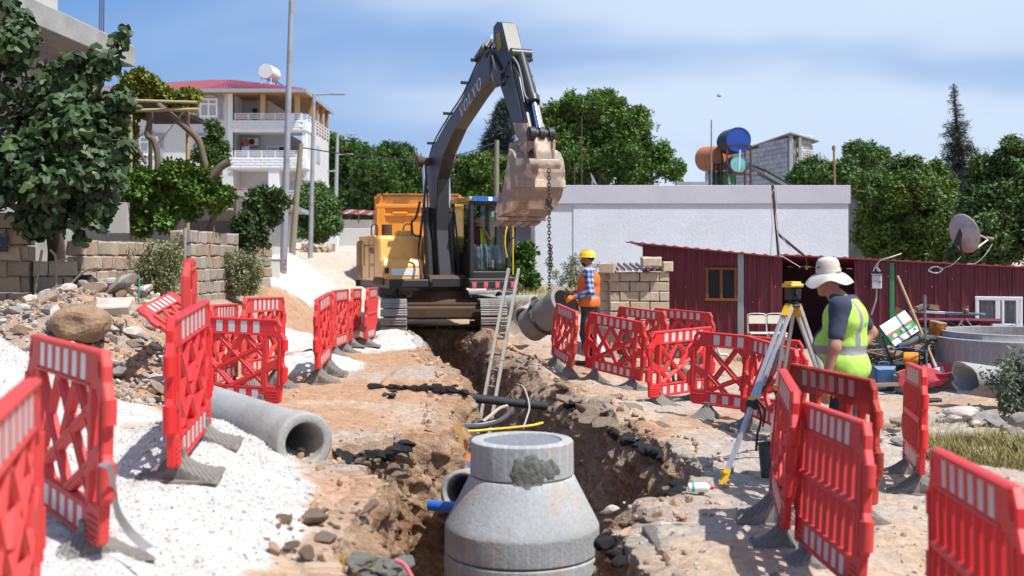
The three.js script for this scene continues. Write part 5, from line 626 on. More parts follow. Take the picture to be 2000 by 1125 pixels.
// ---------- excavator ----------
const font = await new FontLoader().loadAsync('fonts/droid/droid_serif_bold.typeface.json'), fontS = await new FontLoader().loadAsync('fonts/droid/droid_sans_bold.typeface.json');
const text = (s, h, d = 0.004, f = font, stretch = 1) => { const g = new TextGeometry(s, { font: f, size: h, depth: d, curveSegments: 4 }); g.scale(stretch, 1, 1); return g; };
{
  const yellow = mat('yellow paint', [0.84, 0.44, 0.11], { map: T.dust, s: 0.35, roughness: 0.38 }), charcoal = mat('charcoal paint', [0.036, 0.036, 0.038], { map: T.scuff, s: 0.5, roughness: 0.42 }), blackP = mat('black frame', [0.022, 0.021, 0.02], { map: T.dust, s: 0.4, roughness: 0.55 });
  const mudSteel = mat('muddy steel', [0.74, 0.69, 0.65], { map: T.mud, s: 0.9, roughness: 0.85 }), shoe = mat('worn track steel', [0.34, 0.32, 0.30], { map: T.dust, s: 1.2, roughness: 0.55, metalness: 0.3 }), chrome = mat('chrome rod', [0.75, 0.77, 0.8], { roughness: 0.12, metalness: 1 });
  const brown = mat('rusty brown steel', [0.10, 0.055, 0.03], { map: T.scuff, s: 1, roughness: 0.8 }), hose = mat('rubber hose', [0.025, 0.025, 0.027], { roughness: 0.5 }), worn = mat('worn grey paint', [0.40, 0.37, 0.34], { map: T.mud, s: 0.8, roughness: 0.8 });
  const glass = new THREE.MeshPhysicalMaterial({ color: new THREE.Color(0.80, 0.9, 0.87), transmission: 1, thickness: 0, roughness: 0.03, ior: 1.5 }); glass.name = 'tinted glass'; glass.side = THREE.DoubleSide;
  const A = 20 * PI / 180, S = sin(A), C = cos(A), XC = -1.7, DC = 25.6, GY = 0.16;
  const Q = (px, py, l) => { const k = (px - 1000) / FPX, z = (k * (DC + l * S) - XC - l * C) / (S + k * C), D = DC + l * S - z * C; return V(l, EYE + (HOR - py) * D / FPX - GY, z); };
  const ex = thing('excavator', 'yellow and black tracked excavator with raised boom straddling the trench', 'excavator', V(XC, GY, -DC), A);
  const zy = (pts, l) => pts.map(([x, y]) => { const q = Q(x, y, l); return [q.z, q.y]; });
  const side = (pts, l0, l1, bev = 0.015) => { const g = new G(); g.ext(pts, l1 - l0, bev, basisM(V(0, 0, 1), V(0, 1, 0), V(-1, 0, 0), V((l0 + l1) / 2, 0, 0))); return g; };
  // undercarriage with its own heading
  const uy = -A + 6 * PI / 180, rot = new THREE.Matrix4().makeRotationY(uy);
  const uc = new G(); uc.cb(1.9, 0.42, 1.5, 0.06, 0, 0.62, 0); uc.cb(2.1, 0.3, 0.55, 0.05, 0, 0.55, 1.05); uc.cb(2.1, 0.3, 0.55, 0.05, 0, 0.55, -1.05); uc.cb(2.0, 0.06, 0.5, 0.01, 0, 0.735, 1.02); uc.cyl(V(0, 0.8, 0), V(0, 1.02, 0), 0.72, 0.66, 24);
  const ucm = uc.build('undercarriage', brown, ex); ucm.rotation.y = uy;
  new G().cyl(V(0, 1.0, 0), V(0, 1.24, 0), 0.62, 0.62, 30).build('swing_ring', blackP, ex);
  const shoeG = new G(); shoeG.cb(0.58, 0.025, 0.165, 0.004); for (const z of [-0.055, 0.0, 0.055]) shoeG.cb(0.575, 0.026, 0.016, 0.003, 0, 0.022, z); const shoeGeo = shoeG.geo();
  const clod = mat('dark gap', [0.012, 0.012, 0.012], {});
  for (const sx of [-1, 1]) {
    const tr = new THREE.Group(); tr.name = 'track'; ex.add(tr); tr.rotation.y = uy; tr.position.set(0, 0, 0).add(V(sx * 1.1, 0, 0).applyMatrix4(rot));
    const r = 0.40, hl = 1.62, per = 4 * hl + 2 * PI * r, n = 46;
    for (let i = 0; i < n; i++) {
      let s = i / n * per, z, y, a;
      if (s < 2 * hl) { z = -hl + s; y = 2 * r; a = 0; y -= 0.03 * sin(s / (2 * hl) * PI); } else if (s < 2 * hl + PI * r) { a = (s - 2 * hl) / r; z = hl + r * sin(a); y = r + r * cos(a); } else if (s < 4 * hl + PI * r) { z = hl - (s - 2 * hl - PI * r); y = 0; a = PI; } else { a = PI + (s - 4 * hl - PI * r) / r; z = -hl + r * sin(a); y = r + r * cos(a); }
      const m = mesh('track_shoe', shoeGeo, shoe, tr, V(0, y + 0.035, z)); m.rotation.x = a;
    }
    const link = new G(); link.cb(0.2, 2 * r - 0.06, 2 * hl + 0.3, 0.05, 0, r + 0.03, 0); link.build('track_chain', clod, tr);
    const fr = new G(); fr.cb(0.34, 0.34, 2.6, 0.05, 0, r + 0.03, 0); for (const x of [-1, 1]) { fr.cb(0.06, 0.22, 2.5, 0.02, x * 0.19, r + 0.05, 0); } fr.build('track_frame', brown, tr);
    for (const z of [-hl, hl]) { const w = new G(); w.cyl(V(-0.16, r + 0.03, z), V(0.16, r + 0.03, z), 0.33, 0.33, 24); w.cyl(V(-0.2, r + 0.03, z), V(0.2, r + 0.03, z), 0.15, 0.15, 16); w.build('wheel', brown, tr); }
    for (let i = 0; i < 7; i++) new G().cyl(V(-0.14, 0.14, -1.2 + i * 0.4), V(0.14, 0.14, -1.2 + i * 0.4), 0.11, 0.11, 14).build('roller', brown, tr);
    if (sx > 0) { const st = new G(); st.cb(0.36, 0.05, 0.3, 0.01, -0.1, 0.62, 1.0); st.build('step', brown, tr); }
  }
  // upper structure
  const dk = new G(); dk.cb(2.86, 0.2, 3.5, 0.03, 0, 1.2, -0.95); dk.cb(1.15, 0.22, 1.2, 0.03, 0.88, 1.21, 0.66); dk.cb(0.9, 0.24, 1.4, 0.03, -0.02, 1.22, 0.15); dk.build('deck', blackP, ex);
  const cw = new G(); { const pts = []; for (let i = 0; i <= 16; i++) { const a = PI + (i / 16) * PI; pts.push([1.5 * cos(a) * (1 - 0.06 * abs(sin(a))), 0.85 * sin(a)]); } cw.ext(pts, 1.12, 0.07, basisM(V(1, 0, 0), V(0, 0, 1), V(0, -1, 0), V(0, 1.72, -2.53))); } cw.build('counterweight', yellow, ex);
  const skirt = new G(); { const pts = []; for (let i = 0; i <= 16; i++) { const a = PI + (i / 16) * PI; pts.push([1.52 * cos(a) * (1 - 0.06 * abs(sin(a))), 0.87 * sin(a)]); } skirt.ext(pts, 0.18, 0.02, basisM(V(1, 0, 0), V(0, 0, 1), V(0, -1, 0), V(0, 1.16, -2.53))); } skirt.build('counterweight_skirt', brown, ex);
  // engine hood and the stepped right front with its sloping nose
  const hood = new G(); hood.cb(2.88, 1.08, 1.85, 0.05, 0, 1.79, -1.63); hood.build('engine_hood', yellow, ex);
  const nose = side([[-0.72, 1.3], [0.22, 1.3], [0.2, 1.62], [0.12, 1.74], [-0.16, 1.80], [-0.26, 2.24], [-0.33, 2.31], [-0.72, 2.31]], -1.45, -0.45, 0.05); nose.build('tank_cover', yellow, ex);
  const noseS = new G(); noseS.cb(1.03, 0.13, 1.0, 0.02, -0.95, 1.235, -0.27); noseS.build('side_skirt', brown, ex);
  new G().cb(0.64, 0.16, 0.012, 0.004, -0.93, 1.46, 0.222).build('white_strip', M.whiteGloss, ex);
  new G().cb(0.1, 0.13, 0.05, 0.01, -1.36, 1.5, 0.22).build('side_lamp', blackP, ex);
  { const g = new G(); g.box(0.014, 0.96, 0.02, -1.441, 1.79, -0.72); g.box(0.014, 0.96, 0.02, -1.441, 1.79, -1.3); g.box(0.014, 0.02, 1.2, -1.441, 2.1, -1.3); g.build('door_gap', blackP, ex); for (const z of [-0.95, -1.12]) new G().cb(0.02, 0.08, 0.1, 0.006, -1.452, 1.62, z).build('latch', yellow, ex); }
  { const N = V(-1, 0, 0), m = basisM(V(0, 0, 1), V(0, 1, 0), N, V(-1.443, 1.90, -1.25)); mesh('lettering', text('VOLVO', 0.15, 0.004, font, 1.15).applyMatrix4(m), blackP, ex); }
  new G().cb(0.012, 0.55, 0.22, 0.003, -1.455, 1.87, -1.95).build('yellow_sticker', mat('yellow sticker', [0.75, 0.55, 0.02], { map: T.scuff, s: 3, roughness: 0.5 }), ex);
  { const g = new G(); g.cb(0.02, 0.95, 0.42, 0.004, -1.452, 1.75, -2.32); g.build('worn_panel', worn, ex); }
  { const g = new G(); g.cyl(V(-0.95, 2.3, -1.5), V(-0.95, 2.62, -1.5), 0.13, 0.13, 16); g.build('exhaust', brown, ex); const h = new G(); h.cb(0.3, 0.14, 0.2, 0.02, -0.75, 2.38, -0.55); h.cyl(V(-0.95, 2.3, -0.5), V(-0.95, 2.42, -0.5), 0.05, 0.05); h.build('filler_cap', yellow, ex); const k = new G(); k.tube([V(-1.4, 2.3, -1.2), V(-1.4, 2.55, -1.2), V(-1.4, 2.55, -0.6), V(-1.4, 2.3, -0.6)], 0.018); k.build('handrail', blackP, ex); new G().tube([V(-0.5, 2.3, -1.6), V(-0.5, 2.56, -1.6), V(-0.5, 2.56, -0.8), V(-0.5, 2.3, -0.8)], 0.018).build('handrail', blackP, ex); }
  // cab: pillars, sills, roof, panes; the operator sits inside
  const cx0 = 0.38, cx1 = 1.38, cz0 = -0.5, cz1 = 1.1, cy0 = 1.3, cy1 = 3.12, cf = new G();
  const pil = (x, z, w, d, y0 = cy0, y1 = cy1 - 0.02) => cf.cb(w, y1 - y0, d, 0.015, x, (y0 + y1) / 2, z);
  pil(cx0 + 0.05, cz1 - 0.05, 0.1, 0.1); pil(cx1 - 0.045, cz1 - 0.05, 0.09, 0.1); pil(cx0 + 0.05, cz0 + 0.05, 0.1, 0.1); pil(cx1 - 0.05, cz0 + 0.05, 0.1, 0.1); pil(cx1 - 0.05, 0.25, 0.08, 0.1);
  cf.cb(1.0, 0.2, 0.1, 0.02, 0.88, cy0 + 0.08, cz1 - 0.05); cf.cb(0.1, 0.62, 1.5, 0.02, cx0 + 0.05, cy0 + 0.3, 0.3); cf.cb(0.1, 0.25, 1.5, 0.02, cx1 - 0.05, cy0 + 0.12, 0.3); cf.cb(1.0, 0.8, 0.09, 0.02, 0.88, cy0 + 0.4, cz0 + 0.05); cf.cb(1.0, 0.05, 1.55, 0.01, 0.88, cy0 + 0.02, 0.3); cf.cb(0.8, 0.1, 0.09, 0.02, 0.88, cy1 - 0.06, cz1 - 0.05);
  cf.build('cab', blackP, ex);
  new G().cb(1.04, 0.1, 1.64, 0.03, 0.88, cy1 + 0.03, 0.3).build('cab_roof', mat('cream paint', [0.62, 0.45, 0.2], { map: T.dust, s: 0.5 }), ex);
  { const g = new G(); g.cb(0.72, 0.11, 0.02, 0.005, 0.78, cy1 + 0.03, 1.13); g.build('blue_visor', mat('blue sticker', [0.03, 0.16, 0.50], { map: T.scuff, s: 2, roughness: 0.4 }), ex); new G().cb(0.1, 0.09, 0.02, 0.004, 0.86, cy1 + 0.03, 1.143).build('white_label', M.whiteGloss, ex); }
  const pane = (w, h, x, y, z, ry) => mesh('pane', new G().box(w, h, 0.008).geo(), glass, ex, V(x, y, z)).rotation.set(0, ry, 0);
  pane(0.82, 0.62, 0.88, 1.78, cz1 - 0.05, 0); pane(1.4, 1.1, cx0 + 0.05, 2.47, 0.3, PI / 2); pane(0.62, 1.56, cx1 - 0.05, 2.26, 0.68, PI / 2); pane(0.6, 1.1, cx1 - 0.05, 2.4, -0.1, PI / 2); pane(0.8, 0.95, 0.88, 2.6, cz0 + 0.05, 0);
  { const g = new G(); g.tube([V(0.95, 2.98, 1.13), V(1.08, 2.6, 1.15), V(1.22, 2.3, 1.15)], 0.012); g.cyl(V(1.25, 2.6, 1.17), V(1.19, 1.95, 1.17), 0.014); g.build('wiper', blackP, ex); new G().tube([V(1.30, 2.62, 1.16), V(1.22, 2.4, 1.2), V(1.2, 2.1, 1.2), V(1.26, 1.8, 1.17)], 0.018).build('yellow_handle', mat('yellow handle', [0.8, 0.5, 0.02], {}), ex); const m2 = new G(); m2.tube([V(1.34, 2.2, 1.1), V(1.45, 2.3, 1.2), V(1.45, 2.5, 1.22)], 0.014); m2.cb(0.1, 0.2, 0.04, 0.015, 1.45, 2.55, 1.23); m2.build('mirror', blackP, ex); const m3 = new G(); m3.cyl(V(1.45, 1.4, 1.05), V(1.45, 2.75, 1.05), 0.016); m3.build('yellow_rail', mat('yellow rail', [0.8, 0.5, 0.02], {}), ex); }
  const seat = new G(); seat.cb(0.5, 0.14, 0.5, 0.05, 0.88, 1.86, 0.15); seat.cb(0.5, 0.72, 0.13, 0.05, 0.88, 2.25, -0.13, -0.12); seat.cb(0.3, 0.2, 0.1, 0.04, 0.88, 2.7, -0.2); seat.cb(0.4, 0.45, 0.4, 0.03, 0.88, 1.58, 0.12); for (const s of [-1, 1]) { seat.cb(0.14, 0.3, 0.5, 0.03, 0.88 + s * 0.34, 1.9, 0.25); seat.cyl(V(0.88 + s * 0.34, 2.05, 0.45), V(0.88 + s * 0.33, 2.3, 0.5), 0.03); } seat.build('seat', M.black, ex);
  for (const x of [0.8, 0.92]) new G().tube([V(x, 1.4, 0.75), V(x, 1.9, 0.72), V(x - 0.01, 2.12, 0.66)], 0.014).build('lever', M.steel, ex);
  const st = new G(); st.cb(1.16, 0.16, 0.06, 0.01, 0.9, 1.17, 1.27); st.build('bumper', blackP, ex); for (let i = 0; i < 4; i++) new G().cb(0.1, 0.13, 0.012, 0.003, 0.42 + i * 0.28 + (i === 3 ? 0.1 : 0), 1.17, 1.302).build('red_stripe', mat('red stripe ' + i, [0.62, 0.12, 0.13], { map: T.dust, s: 3 }), ex);
  // boom
  const bl = -0.24, br = 0.06;
  const boomPts = zy([[848, 552], [841, 450], [835, 350], [831, 322], [843, 290], [872, 237], [900, 195], [933, 123], [953, 92], [977, 136], [978, 168], [960, 146], [927, 191], [888, 251], [866, 301], [854, 350], [852, 450], [859, 552]], bl);
  const boom = side(boomPts, bl, br, 0.02).build('boom', charcoal, ex);
  const at = (px, py, l = bl) => Q(px, py, l);
  { const g = new G(); const p = at(838, 316); g.cyl(V(-0.5, p.y, p.z), V(0.34, p.y, p.z), 0.1, 0.1, 18); g.cyl(V(-0.54, p.y, p.z), V(-0.42, p.y, p.z), 0.14, 0.14, 18); g.cyl(V(0.26, p.y, p.z), V(0.38, p.y, p.z), 0.14, 0.14, 18); g.build('cylinder_pin', brown, ex);
    const p0 = at(858, 548); new G().cyl(V(-0.5, p0.y, p0.z), V(0.4, p0.y, p0.z), 0.13, 0.13, 16).build('boom_foot_pin', brown, ex); }
  for (const l of [-0.37, 0.21]) {
    const p = at(838, 316), top = V(l, p.y, p.z), bot = l < 0 ? Q(841, 547, l) : Q(884, 545, l); const mid = bot.clone().lerp(top, 0.6);
    const g = new G(); g.cyl(bot, mid, 0.1, 0.1, 18); g.cyl(mid.clone().lerp(bot, 0.06), mid, 0.125, 0.125, 18); g.cyl(V(l - 0.1, bot.y, bot.z), V(l + 0.1, bot.y, bot.z), 0.14, 0.14, 16); g.build('boom_cylinder', charcoal, ex); new G().cyl(mid, top, 0.052, 0.052, 16).build('cylinder_rod', chrome, ex);
    const h = new G(); h.tube([bot.clone().add(V(0.13, 0.1, 0.05)), bot.clone().lerp(mid, 0.3).add(V(0.15, 0, 0.1)), mid.clone().add(V(0.11, -0.1, 0.06))], 0.022); h.tube([bot.clone().add(V(0.2, 0, 0.1)), bot.clone().lerp(mid, 0.35).add(V(0.3, 0, 0.14)), bot.clone().lerp(mid, 0.2).add(V(0.42, -0.1, 0.1))], 0.022); h.build('hydraulic_hose', hose, ex);
  }
  { const a = at(899, 233), b = at(941, 169), x = b.clone().sub(a).setX(0).normalize(), N = V(-1, 0, 0), y = N.clone().cross(x), L = b.distanceTo(a), t = text('VOLVO', 0.2); t.computeBoundingBox(); const k = L / (t.boundingBox.max.x); t.scale(k, 1.25, 1); a.x = bl - 0.002; mesh('lettering', t.applyMatrix4(basisM(x, y, N, a)), mat('grey lettering', [0.5, 0.5, 0.5], { map: T.dust, s: 2 }), ex); }
  { const g = new G(), o = (pts, l, r = 0.022) => g.tube(pts.map(([x, y]) => Q(x, y, l)), r, 6, pts.length * 8);  // pipes along the boom's back
    for (const l of [-0.2, -0.12, 0]) o([[836, 318], [846, 282], [876, 228], [905, 182], [937, 113], [950, 96]], l, 0.02);
    for (const [x, y] of [[848, 280], [880, 222], [915, 162], [935, 118]]) { const p = Q(x, y, -0.1); g.cb(0.34, 0.06, 0.09, 0.01, -0.1, p.y, p.z); } g.build('boom_pipe', blackP, ex);
    const h = new G(), q = (pts, l, r = 0.026) => h.tube(pts.map(([x, y]) => Q(x, y, l)), r, 7, pts.length * 8);
    q([[946, 108], [958, 98], [962, 115], [968, 138], [982, 140], [994, 122]], -0.36); q([[958, 110], [960, 150], [968, 168], [982, 160], [992, 150]], -0.38); q([[950, 112], [962, 84], [966, 95]], -0.33); h.build('hydraulic_hose', hose, ex);
    const k = new G(); k.tube([[826, 545], [818, 500], [822, 450], [828, 400], [833, 340]].map(([x, y]) => Q(x, y, -0.62)), 0.03, 7, 40); k.tube([[820, 462], [806, 455], [804, 435], [812, 425], [820, 395]].map(([x, y]) => Q(x, y, -0.66)), 0.03, 7, 40); k.build('hydraulic_hose', hose, ex); }
  { const a = Q(934, 116, -0.06), b = Q(962, 72, -0.06), m = a.clone().lerp(b, 0.6), g = new G(); g.cyl(a, m, 0.1, 0.1, 16); g.build('arm_cylinder', charcoal, ex); new G().cyl(m, b, 0.055, 0.055, 14).build('cylinder_rod', chrome, ex); }
  // arm
  const al = -0.18, ar = 0.14;
  const armPts = zy([[970, 42], [963, 52], [963, 105], [976, 168], [1006, 258], [1021, 293], [1030, 297], [1041, 288], [1033, 253], [1012, 150], [994, 108], [979, 44]], al);
  side(armPts, al, ar, 0.018).build('arm', charcoal, ex);
  { const g = side(zy([[1002, 240], [1006, 258], [1021, 293], [1030, 297], [1041, 288], [1034, 258], [1030, 240]], al), al - 0.006, ar + 0.006, 0.004); g.build('arm_end', mudSteel, ex);
    const p = zy([[970, 66], [977, 63], [980, 94], [973, 100]], al), q = new G(); q.ext(p, 0.012, 0, basisM(V(0, 0, 1), V(0, 1, 0), V(-1, 0, 0), V(al - 0.006, 0, 0))); q.build('warning_sign', mat('faded yellow sign', [0.42, 0.32, 0.03], { map: T.scuff, s: 3 }), ex); }
  { const a = Q(1013, 108, -0.02), b = Q(1039, 202, -0.02), c = Q(1056, 262, -0.02); a.z += 0.1; b.z += 0.1; const g = new G(); g.cyl(a, b, 0.1, 0.1, 18); g.cyl(b.clone().lerp(a, 0.1), b, 0.13, 0.12, 18); g.cyl(V(a.x - 0.2, a.y, a.z), V(a.x + 0.2, a.y, a.z), 0.11, 0.11, 16); g.cb(0.2, 0.06, 0.2, 0.01, a.x + 0.12, a.y - 0.1, a.z); g.build('bucket_cylinder', charcoal, ex); new G().cyl(b, c, 0.055, 0.055, 14).build('cylinder_rod', chrome, ex);
    const h = new G(); h.tube([[996, 110], [1008, 128], [1014, 150], [1022, 188], [1028, 196]].map(([x, y]) => Q(x, y, -0.2)).map((p) => p.add(V(0, 0, 0.1))), 0.02); h.tube([[998, 120], [1002, 150], [1012, 190], [1020, 232]].map(([x, y]) => Q(x, y, -0.19)), 0.016); h.build('hydraulic_hose', mat('grey pipe', [0.2, 0.19, 0.18], {}), ex);
    // linkage
    const k = new G(); const j = c.clone(); k.cyl(V(j.x - 0.24, j.y, j.z), V(j.x + 0.24, j.y, j.z), 0.09, 0.09, 14); for (const s of [-1, 0, 1]) k.cyl(V(j.x + s * 0.18 - 0.05, j.y, j.z), V(j.x + s * 0.18 + 0.05, j.y, j.z), 0.13, 0.13, 14); k.build('link_pin', blackP, ex);
    const e = Q(1030, 290, 0), l2 = Q(1062, 320, 0), lk = new G(); lk.bar(j.clone().add(V(0, 0.02, 0)), l2, 0.30, 0.10, V(1, 0, 0).clone().set(0, 0.2, 1)); for (const s of [-1, 1]) lk.bar(V(s * 0.2, j.y, j.z), V(s * 0.2, e.y + 0.05, e.z - 0.05), 0.05, 0.12, V(0, 1, 0.2)); lk.cyl(V(-0.3, l2.y, l2.z), V(0.3, l2.y, l2.z), 0.09, 0.09, 14); lk.cyl(V(-0.34, e.y, e.z), V(0.34, e.y, e.z), 0.1, 0.1, 14); lk.build('bucket_link', mudSteel, ex); }
  { // bucket: a bent shell between two cheeks, five teeth at the lip, mouth toward the machine
    const B = Q(1032, 292, 0), W = 0.46, bk = new THREE.Group(); bk.name = 'bucket'; ex.add(bk); bk.position.set(0.09, B.y, B.z);
    const prof = [[0.02, 0.0], [0.18, -0.05], [0.34, -0.2], [0.42, -0.44], [0.40, -0.66], [0.26, -0.88], [0.0, -1.05], [-0.36, -1.19], [-0.72, -1.27]], inn = prof.map(([z, y], i) => { const a = prof[max(0, i - 1)], b = prof[min(prof.length - 1, i + 1)], dx = b[0] - a[0], dy = b[1] - a[1], L = hypot(dx, dy); return [z + dy / L * 0.05, y - dx / L * 0.05]; });
    const m = (l0, l1) => basisM(V(0, 0, 1), V(0, 1, 0), V(-1, 0, 0), V((l0 + l1) / 2, 0, 0));
    const sh = new G(); sh.ext([...prof, ...inn.slice().reverse()], 2 * W, 0.004, m(-W, W)); for (const [k, t] of [[4, 0.03], [6, 0.03]]) { const a = prof[k]; sh.cb(2 * W + 0.05, 0.14, 0.05, 0.01, 0, a[1], a[0] + 0.005, k === 4 ? -0.05 : 0.75); } sh.cb(2 * W + 0.06, 0.07, 0.22, 0.01, 0, -1.25, -0.64, 0.22); mesh('shell', jit(sh.geo(), 0.008), mudSteel, bk);
    for (const s of [-1, 1]) { const c = new G(); c.ext([...prof, [-0.44, -0.85], [-0.12, -0.3]], 0.04, 0.006, m(s * W - 0.02, s * W + 0.02)); c.cb(0.05, 0.42, 0.09, 0.01, s * (W + 0.03), -0.98, -0.54, 0.5); mesh('cheek', c.geo(), mudSteel, bk); }
    for (let i = 0; i < 5; i++) { const x = -W + 0.08 + i * (2 * W - 0.16) / 4, g = new G(); g.ext([[0, 0.06], [0.12, 0.05], [0.38, -0.02], [0.12, -0.06], [0, -0.07]], 0.12, 0.008, basisM(V(0, -0.32, -0.95).normalize(), V(0, 0.95, -0.32).normalize(), V(1, 0, 0), V(x, -1.27, -0.7))); mesh('tooth', g.geo(), mudSteel, bk); }
    const ea = new G(); for (const s of [-1, 1]) ea.ext([[-0.16, -0.06], [0.36, -0.25], [0.42, 0.12], [0.3, 0.26], [0.16, 0.14], [0.0, 0.14], [-0.14, 0.1]], 0.06, 0.01, m(s * 0.26 - 0.03, s * 0.26 + 0.03)); mesh('lug', ea.geo(), mudSteel, bk);
  }
  ex.updateMatrixWorld(true);
  // chain and hanging pipe
  const chainM = mat('chain steel', [0.09, 0.085, 0.08], { roughness: 0.6, metalness: 0.4 });
  const top = ex.localToWorld(Q(1066, 335, -0.05).add(V(0, 0, 0.15))), endp = P(1073, 566, 20.6), ch = new G();
  const lnk = new THREE.TorusGeometry(0.035, 0.011, 5, 10); lnk.scale(0.8, 1.35, 1);
  const run = (a, b, step = 0.075) => { const n = Math.ceil(a.distanceTo(b) / step), dir = b.clone().sub(a).normalize(), q = new THREE.Quaternion().setFromUnitVectors(UP, dir); for (let i = 0; i <= n; i++) { const p = a.clone().lerp(b, i / n); ch.add(lnk, new THREE.Matrix4().compose(p, q.clone().multiply(new THREE.Quaternion().setFromAxisAngle(UP, (i % 2) * PI / 2)), V(1, 1, 1))); } };
  run(top, endp); const kp = top.clone().lerp(endp, 0.26); for (let i = 0; i < 5; i++) run(kp.clone().add(V(rr(-0.06, 0.06), rr(-0.05, 0.05), 0.03)), kp.clone().add(V(rr(-0.06, 0.06), rr(-0.1, 0.1), 0.05)));
  run(top.clone().lerp(endp, 0.62).add(V(0.03, 0, 0)), top.clone().lerp(endp, 0.8).add(V(0.04, 0, 0)));
  const pc = P(1070, 614, 20.6), ax = V(0.60, 0.46, 0.62).normalize(), R = 0.33, e1 = V(0, 1, 0).cross(ax).normalize(), e2 = ax.clone().cross(e1);
  { const c = pc.clone().addScaledVector(ax, -0.12); let last = null; for (let i = 0; i <= 26; i++) { const a = i / 26 * 2 * PI, p = c.clone().addScaledVector(e1, cos(a) * (R + 0.02)).addScaledVector(e2, sin(a) * (R + 0.02)); if (last) run(last, p, 0.08); last = p; } }
  tag(ch.build('lifting_chain', chainM), 'steel chain hanging from the excavator bucket, looped round the pipe', 'chain');
  const pipeT = thing('concrete_pipe', 'short grey concrete pipe hanging on the chain under the bucket', 'pipe', pc, 0, 'concrete pipes');
  pipeT.quaternion.setFromUnitVectors(UP, ax); const hp = new G(); hp.lathe([[0.255, -0.52], [0.32, -0.52], [0.325, -0.5], [0.325, 0.30], [0.345, 0.33], [0.345, 0.5], [0.335, 0.52], [0.265, 0.52], [0.255, 0.5], [0.255, -0.52]], 40); hp.build('pipe_shell', mat('damp concrete', [0.33, 0.315, 0.29], { map: T.conc, s: 0.8, roughness: 0.9 }), pipeT);
}
{ // tipper truck seen from behind
  const or = mat('orange paint', [0.74, 0.27, 0.03], { map: T.dust, s: 0.3, roughness: 0.45 });
  const c = P(818, 470, 34), gy = ground(c.x, 34, false), t = thing('dump_truck', 'orange dump truck parked behind the excavator, its tailgate toward the camera', 'truck', V(c.x, gy, -34), 0.06);
  const H = c.y - gy, q = (py) => EYE + (HOR - py) * 34 / FPX - gy, yt = q(380), ym = q(403), yb = q(470), w = 2.66;
  const bed = new G(); for (const s of [-1, 1]) { bed.cb(0.12, yt - yb, 5, 0.02, s * (w / 2 - 0.06), (yt + yb) / 2, -2.6); for (let i = 0; i < 6; i++) bed.cb(0.1, yt - yb - 0.1, 0.14, 0.02, s * (w / 2 + 0.04), (yt + yb) / 2, -0.4 - i * 0.9); } bed.cb(w, 0.15, 5, 0.02, 0, yb, -2.6); bed.build('bed', or, t);
  const tg = new G(); tg.cb(w - 0.1, ym - yb, 0.1, 0.02, 0, (ym + yb) / 2, 0); tg.cb(w + 0.05, 0.12, 0.16, 0.02, 0, ym, 0.04); for (const s of [-1, 1]) tg.cb(0.28, ym - yb - 0.1, 0.1, 0.02, s * (w / 2 - 0.14), (ym + yb) / 2, 0.06); tg.cb(w - 0.5, 0.08, 0.08, 0.02, 0, ym - 0.28, 0.08); tg.build('tailgate', or, t);
  const ext = new G(); ext.cb(w - 0.25, yt - ym - 0.05, 0.08, 0.015, 0.06, (yt + ym) / 2 + 0.02, -0.06); ext.cb(0.09, yt - ym + 0.05, 0.12, 0.02, -w / 2 + 0.1, (yt + ym) / 2, 0); ext.cb(w - 0.25, 0.05, 0.1, 0.01, 0.06, yt, -0.05); ext.build('upper_board', mat('scratched orange paint', [0.74, 0.33, 0.07], { map: T.mud, s: 0.35, roughness: 0.55 }), t);
  const lt = new G(); lt.cb(0.5, 0.14, 0.06, 0.05, -w / 2 + 0.75, ym - 0.22, 0.12); lt.build('latch', or, t);
  const chs = new G(); chs.cb(0.8, 0.3, 7, 0.03, 0, 1.0, -3.2); chs.cb(2.3, 0.2, 0.2, 0.03, 0, 0.75, 0.0); chs.build('chassis', M.black, t);
  for (const z of [-0.9, -2.2, -6]) for (const s of [-1, 1]) { const wl = new G(); wl.cyl(V(s * 0.75, 0.52, z), V(s * 1.25, 0.52, z), 0.52, 0.52, 24); wl.build('wheel', M.black, t); }
  const cab = new G(); cab.cb(2.4, 1.9, 1.8, 0.08, 0, 2.1, -6.3); cab.build('cab', or, t);
}
// ---------- plastic road barriers ----------
const BW = 1.5, BH = 0.92;
M.red = mat('red plastic', [0.66, 0.024, 0.026], { map: T.splash, s: 0.6, roughness: 0.45 });
M.reds = [M.red, mat('faded red plastic', [0.60, 0.05, 0.045], { map: T.splash, s: 0.9, roughness: 0.65 }), mat('dusty red plastic', [0.63, 0.03, 0.03], { map: T.splash, s: 0.45, roughness: 0.55 })];
M.redDirty = mat('red plastic caked with mud', [0.56, 0.06, 0.045], { map: T.mud, s: 0.7, roughness: 0.8 });
M.reflect = mat('reflective sheet', [0.66, 0.63, 0.65], { map: T.dust, s: 0.8, roughness: 0.35 });
M.reflectDirty = mat('muddy reflective sheet', [0.36, 0.28, 0.25], { map: T.dust, s: 1, roughness: 0.8 });
M.rubber = mat('grey rubber foot', [0.19, 0.175, 0.16], { map: T.dust, s: 1.5, roughness: 0.85 });
const sym = (pts) => pts.map(([x, y]) => [-x, y]).reverse();
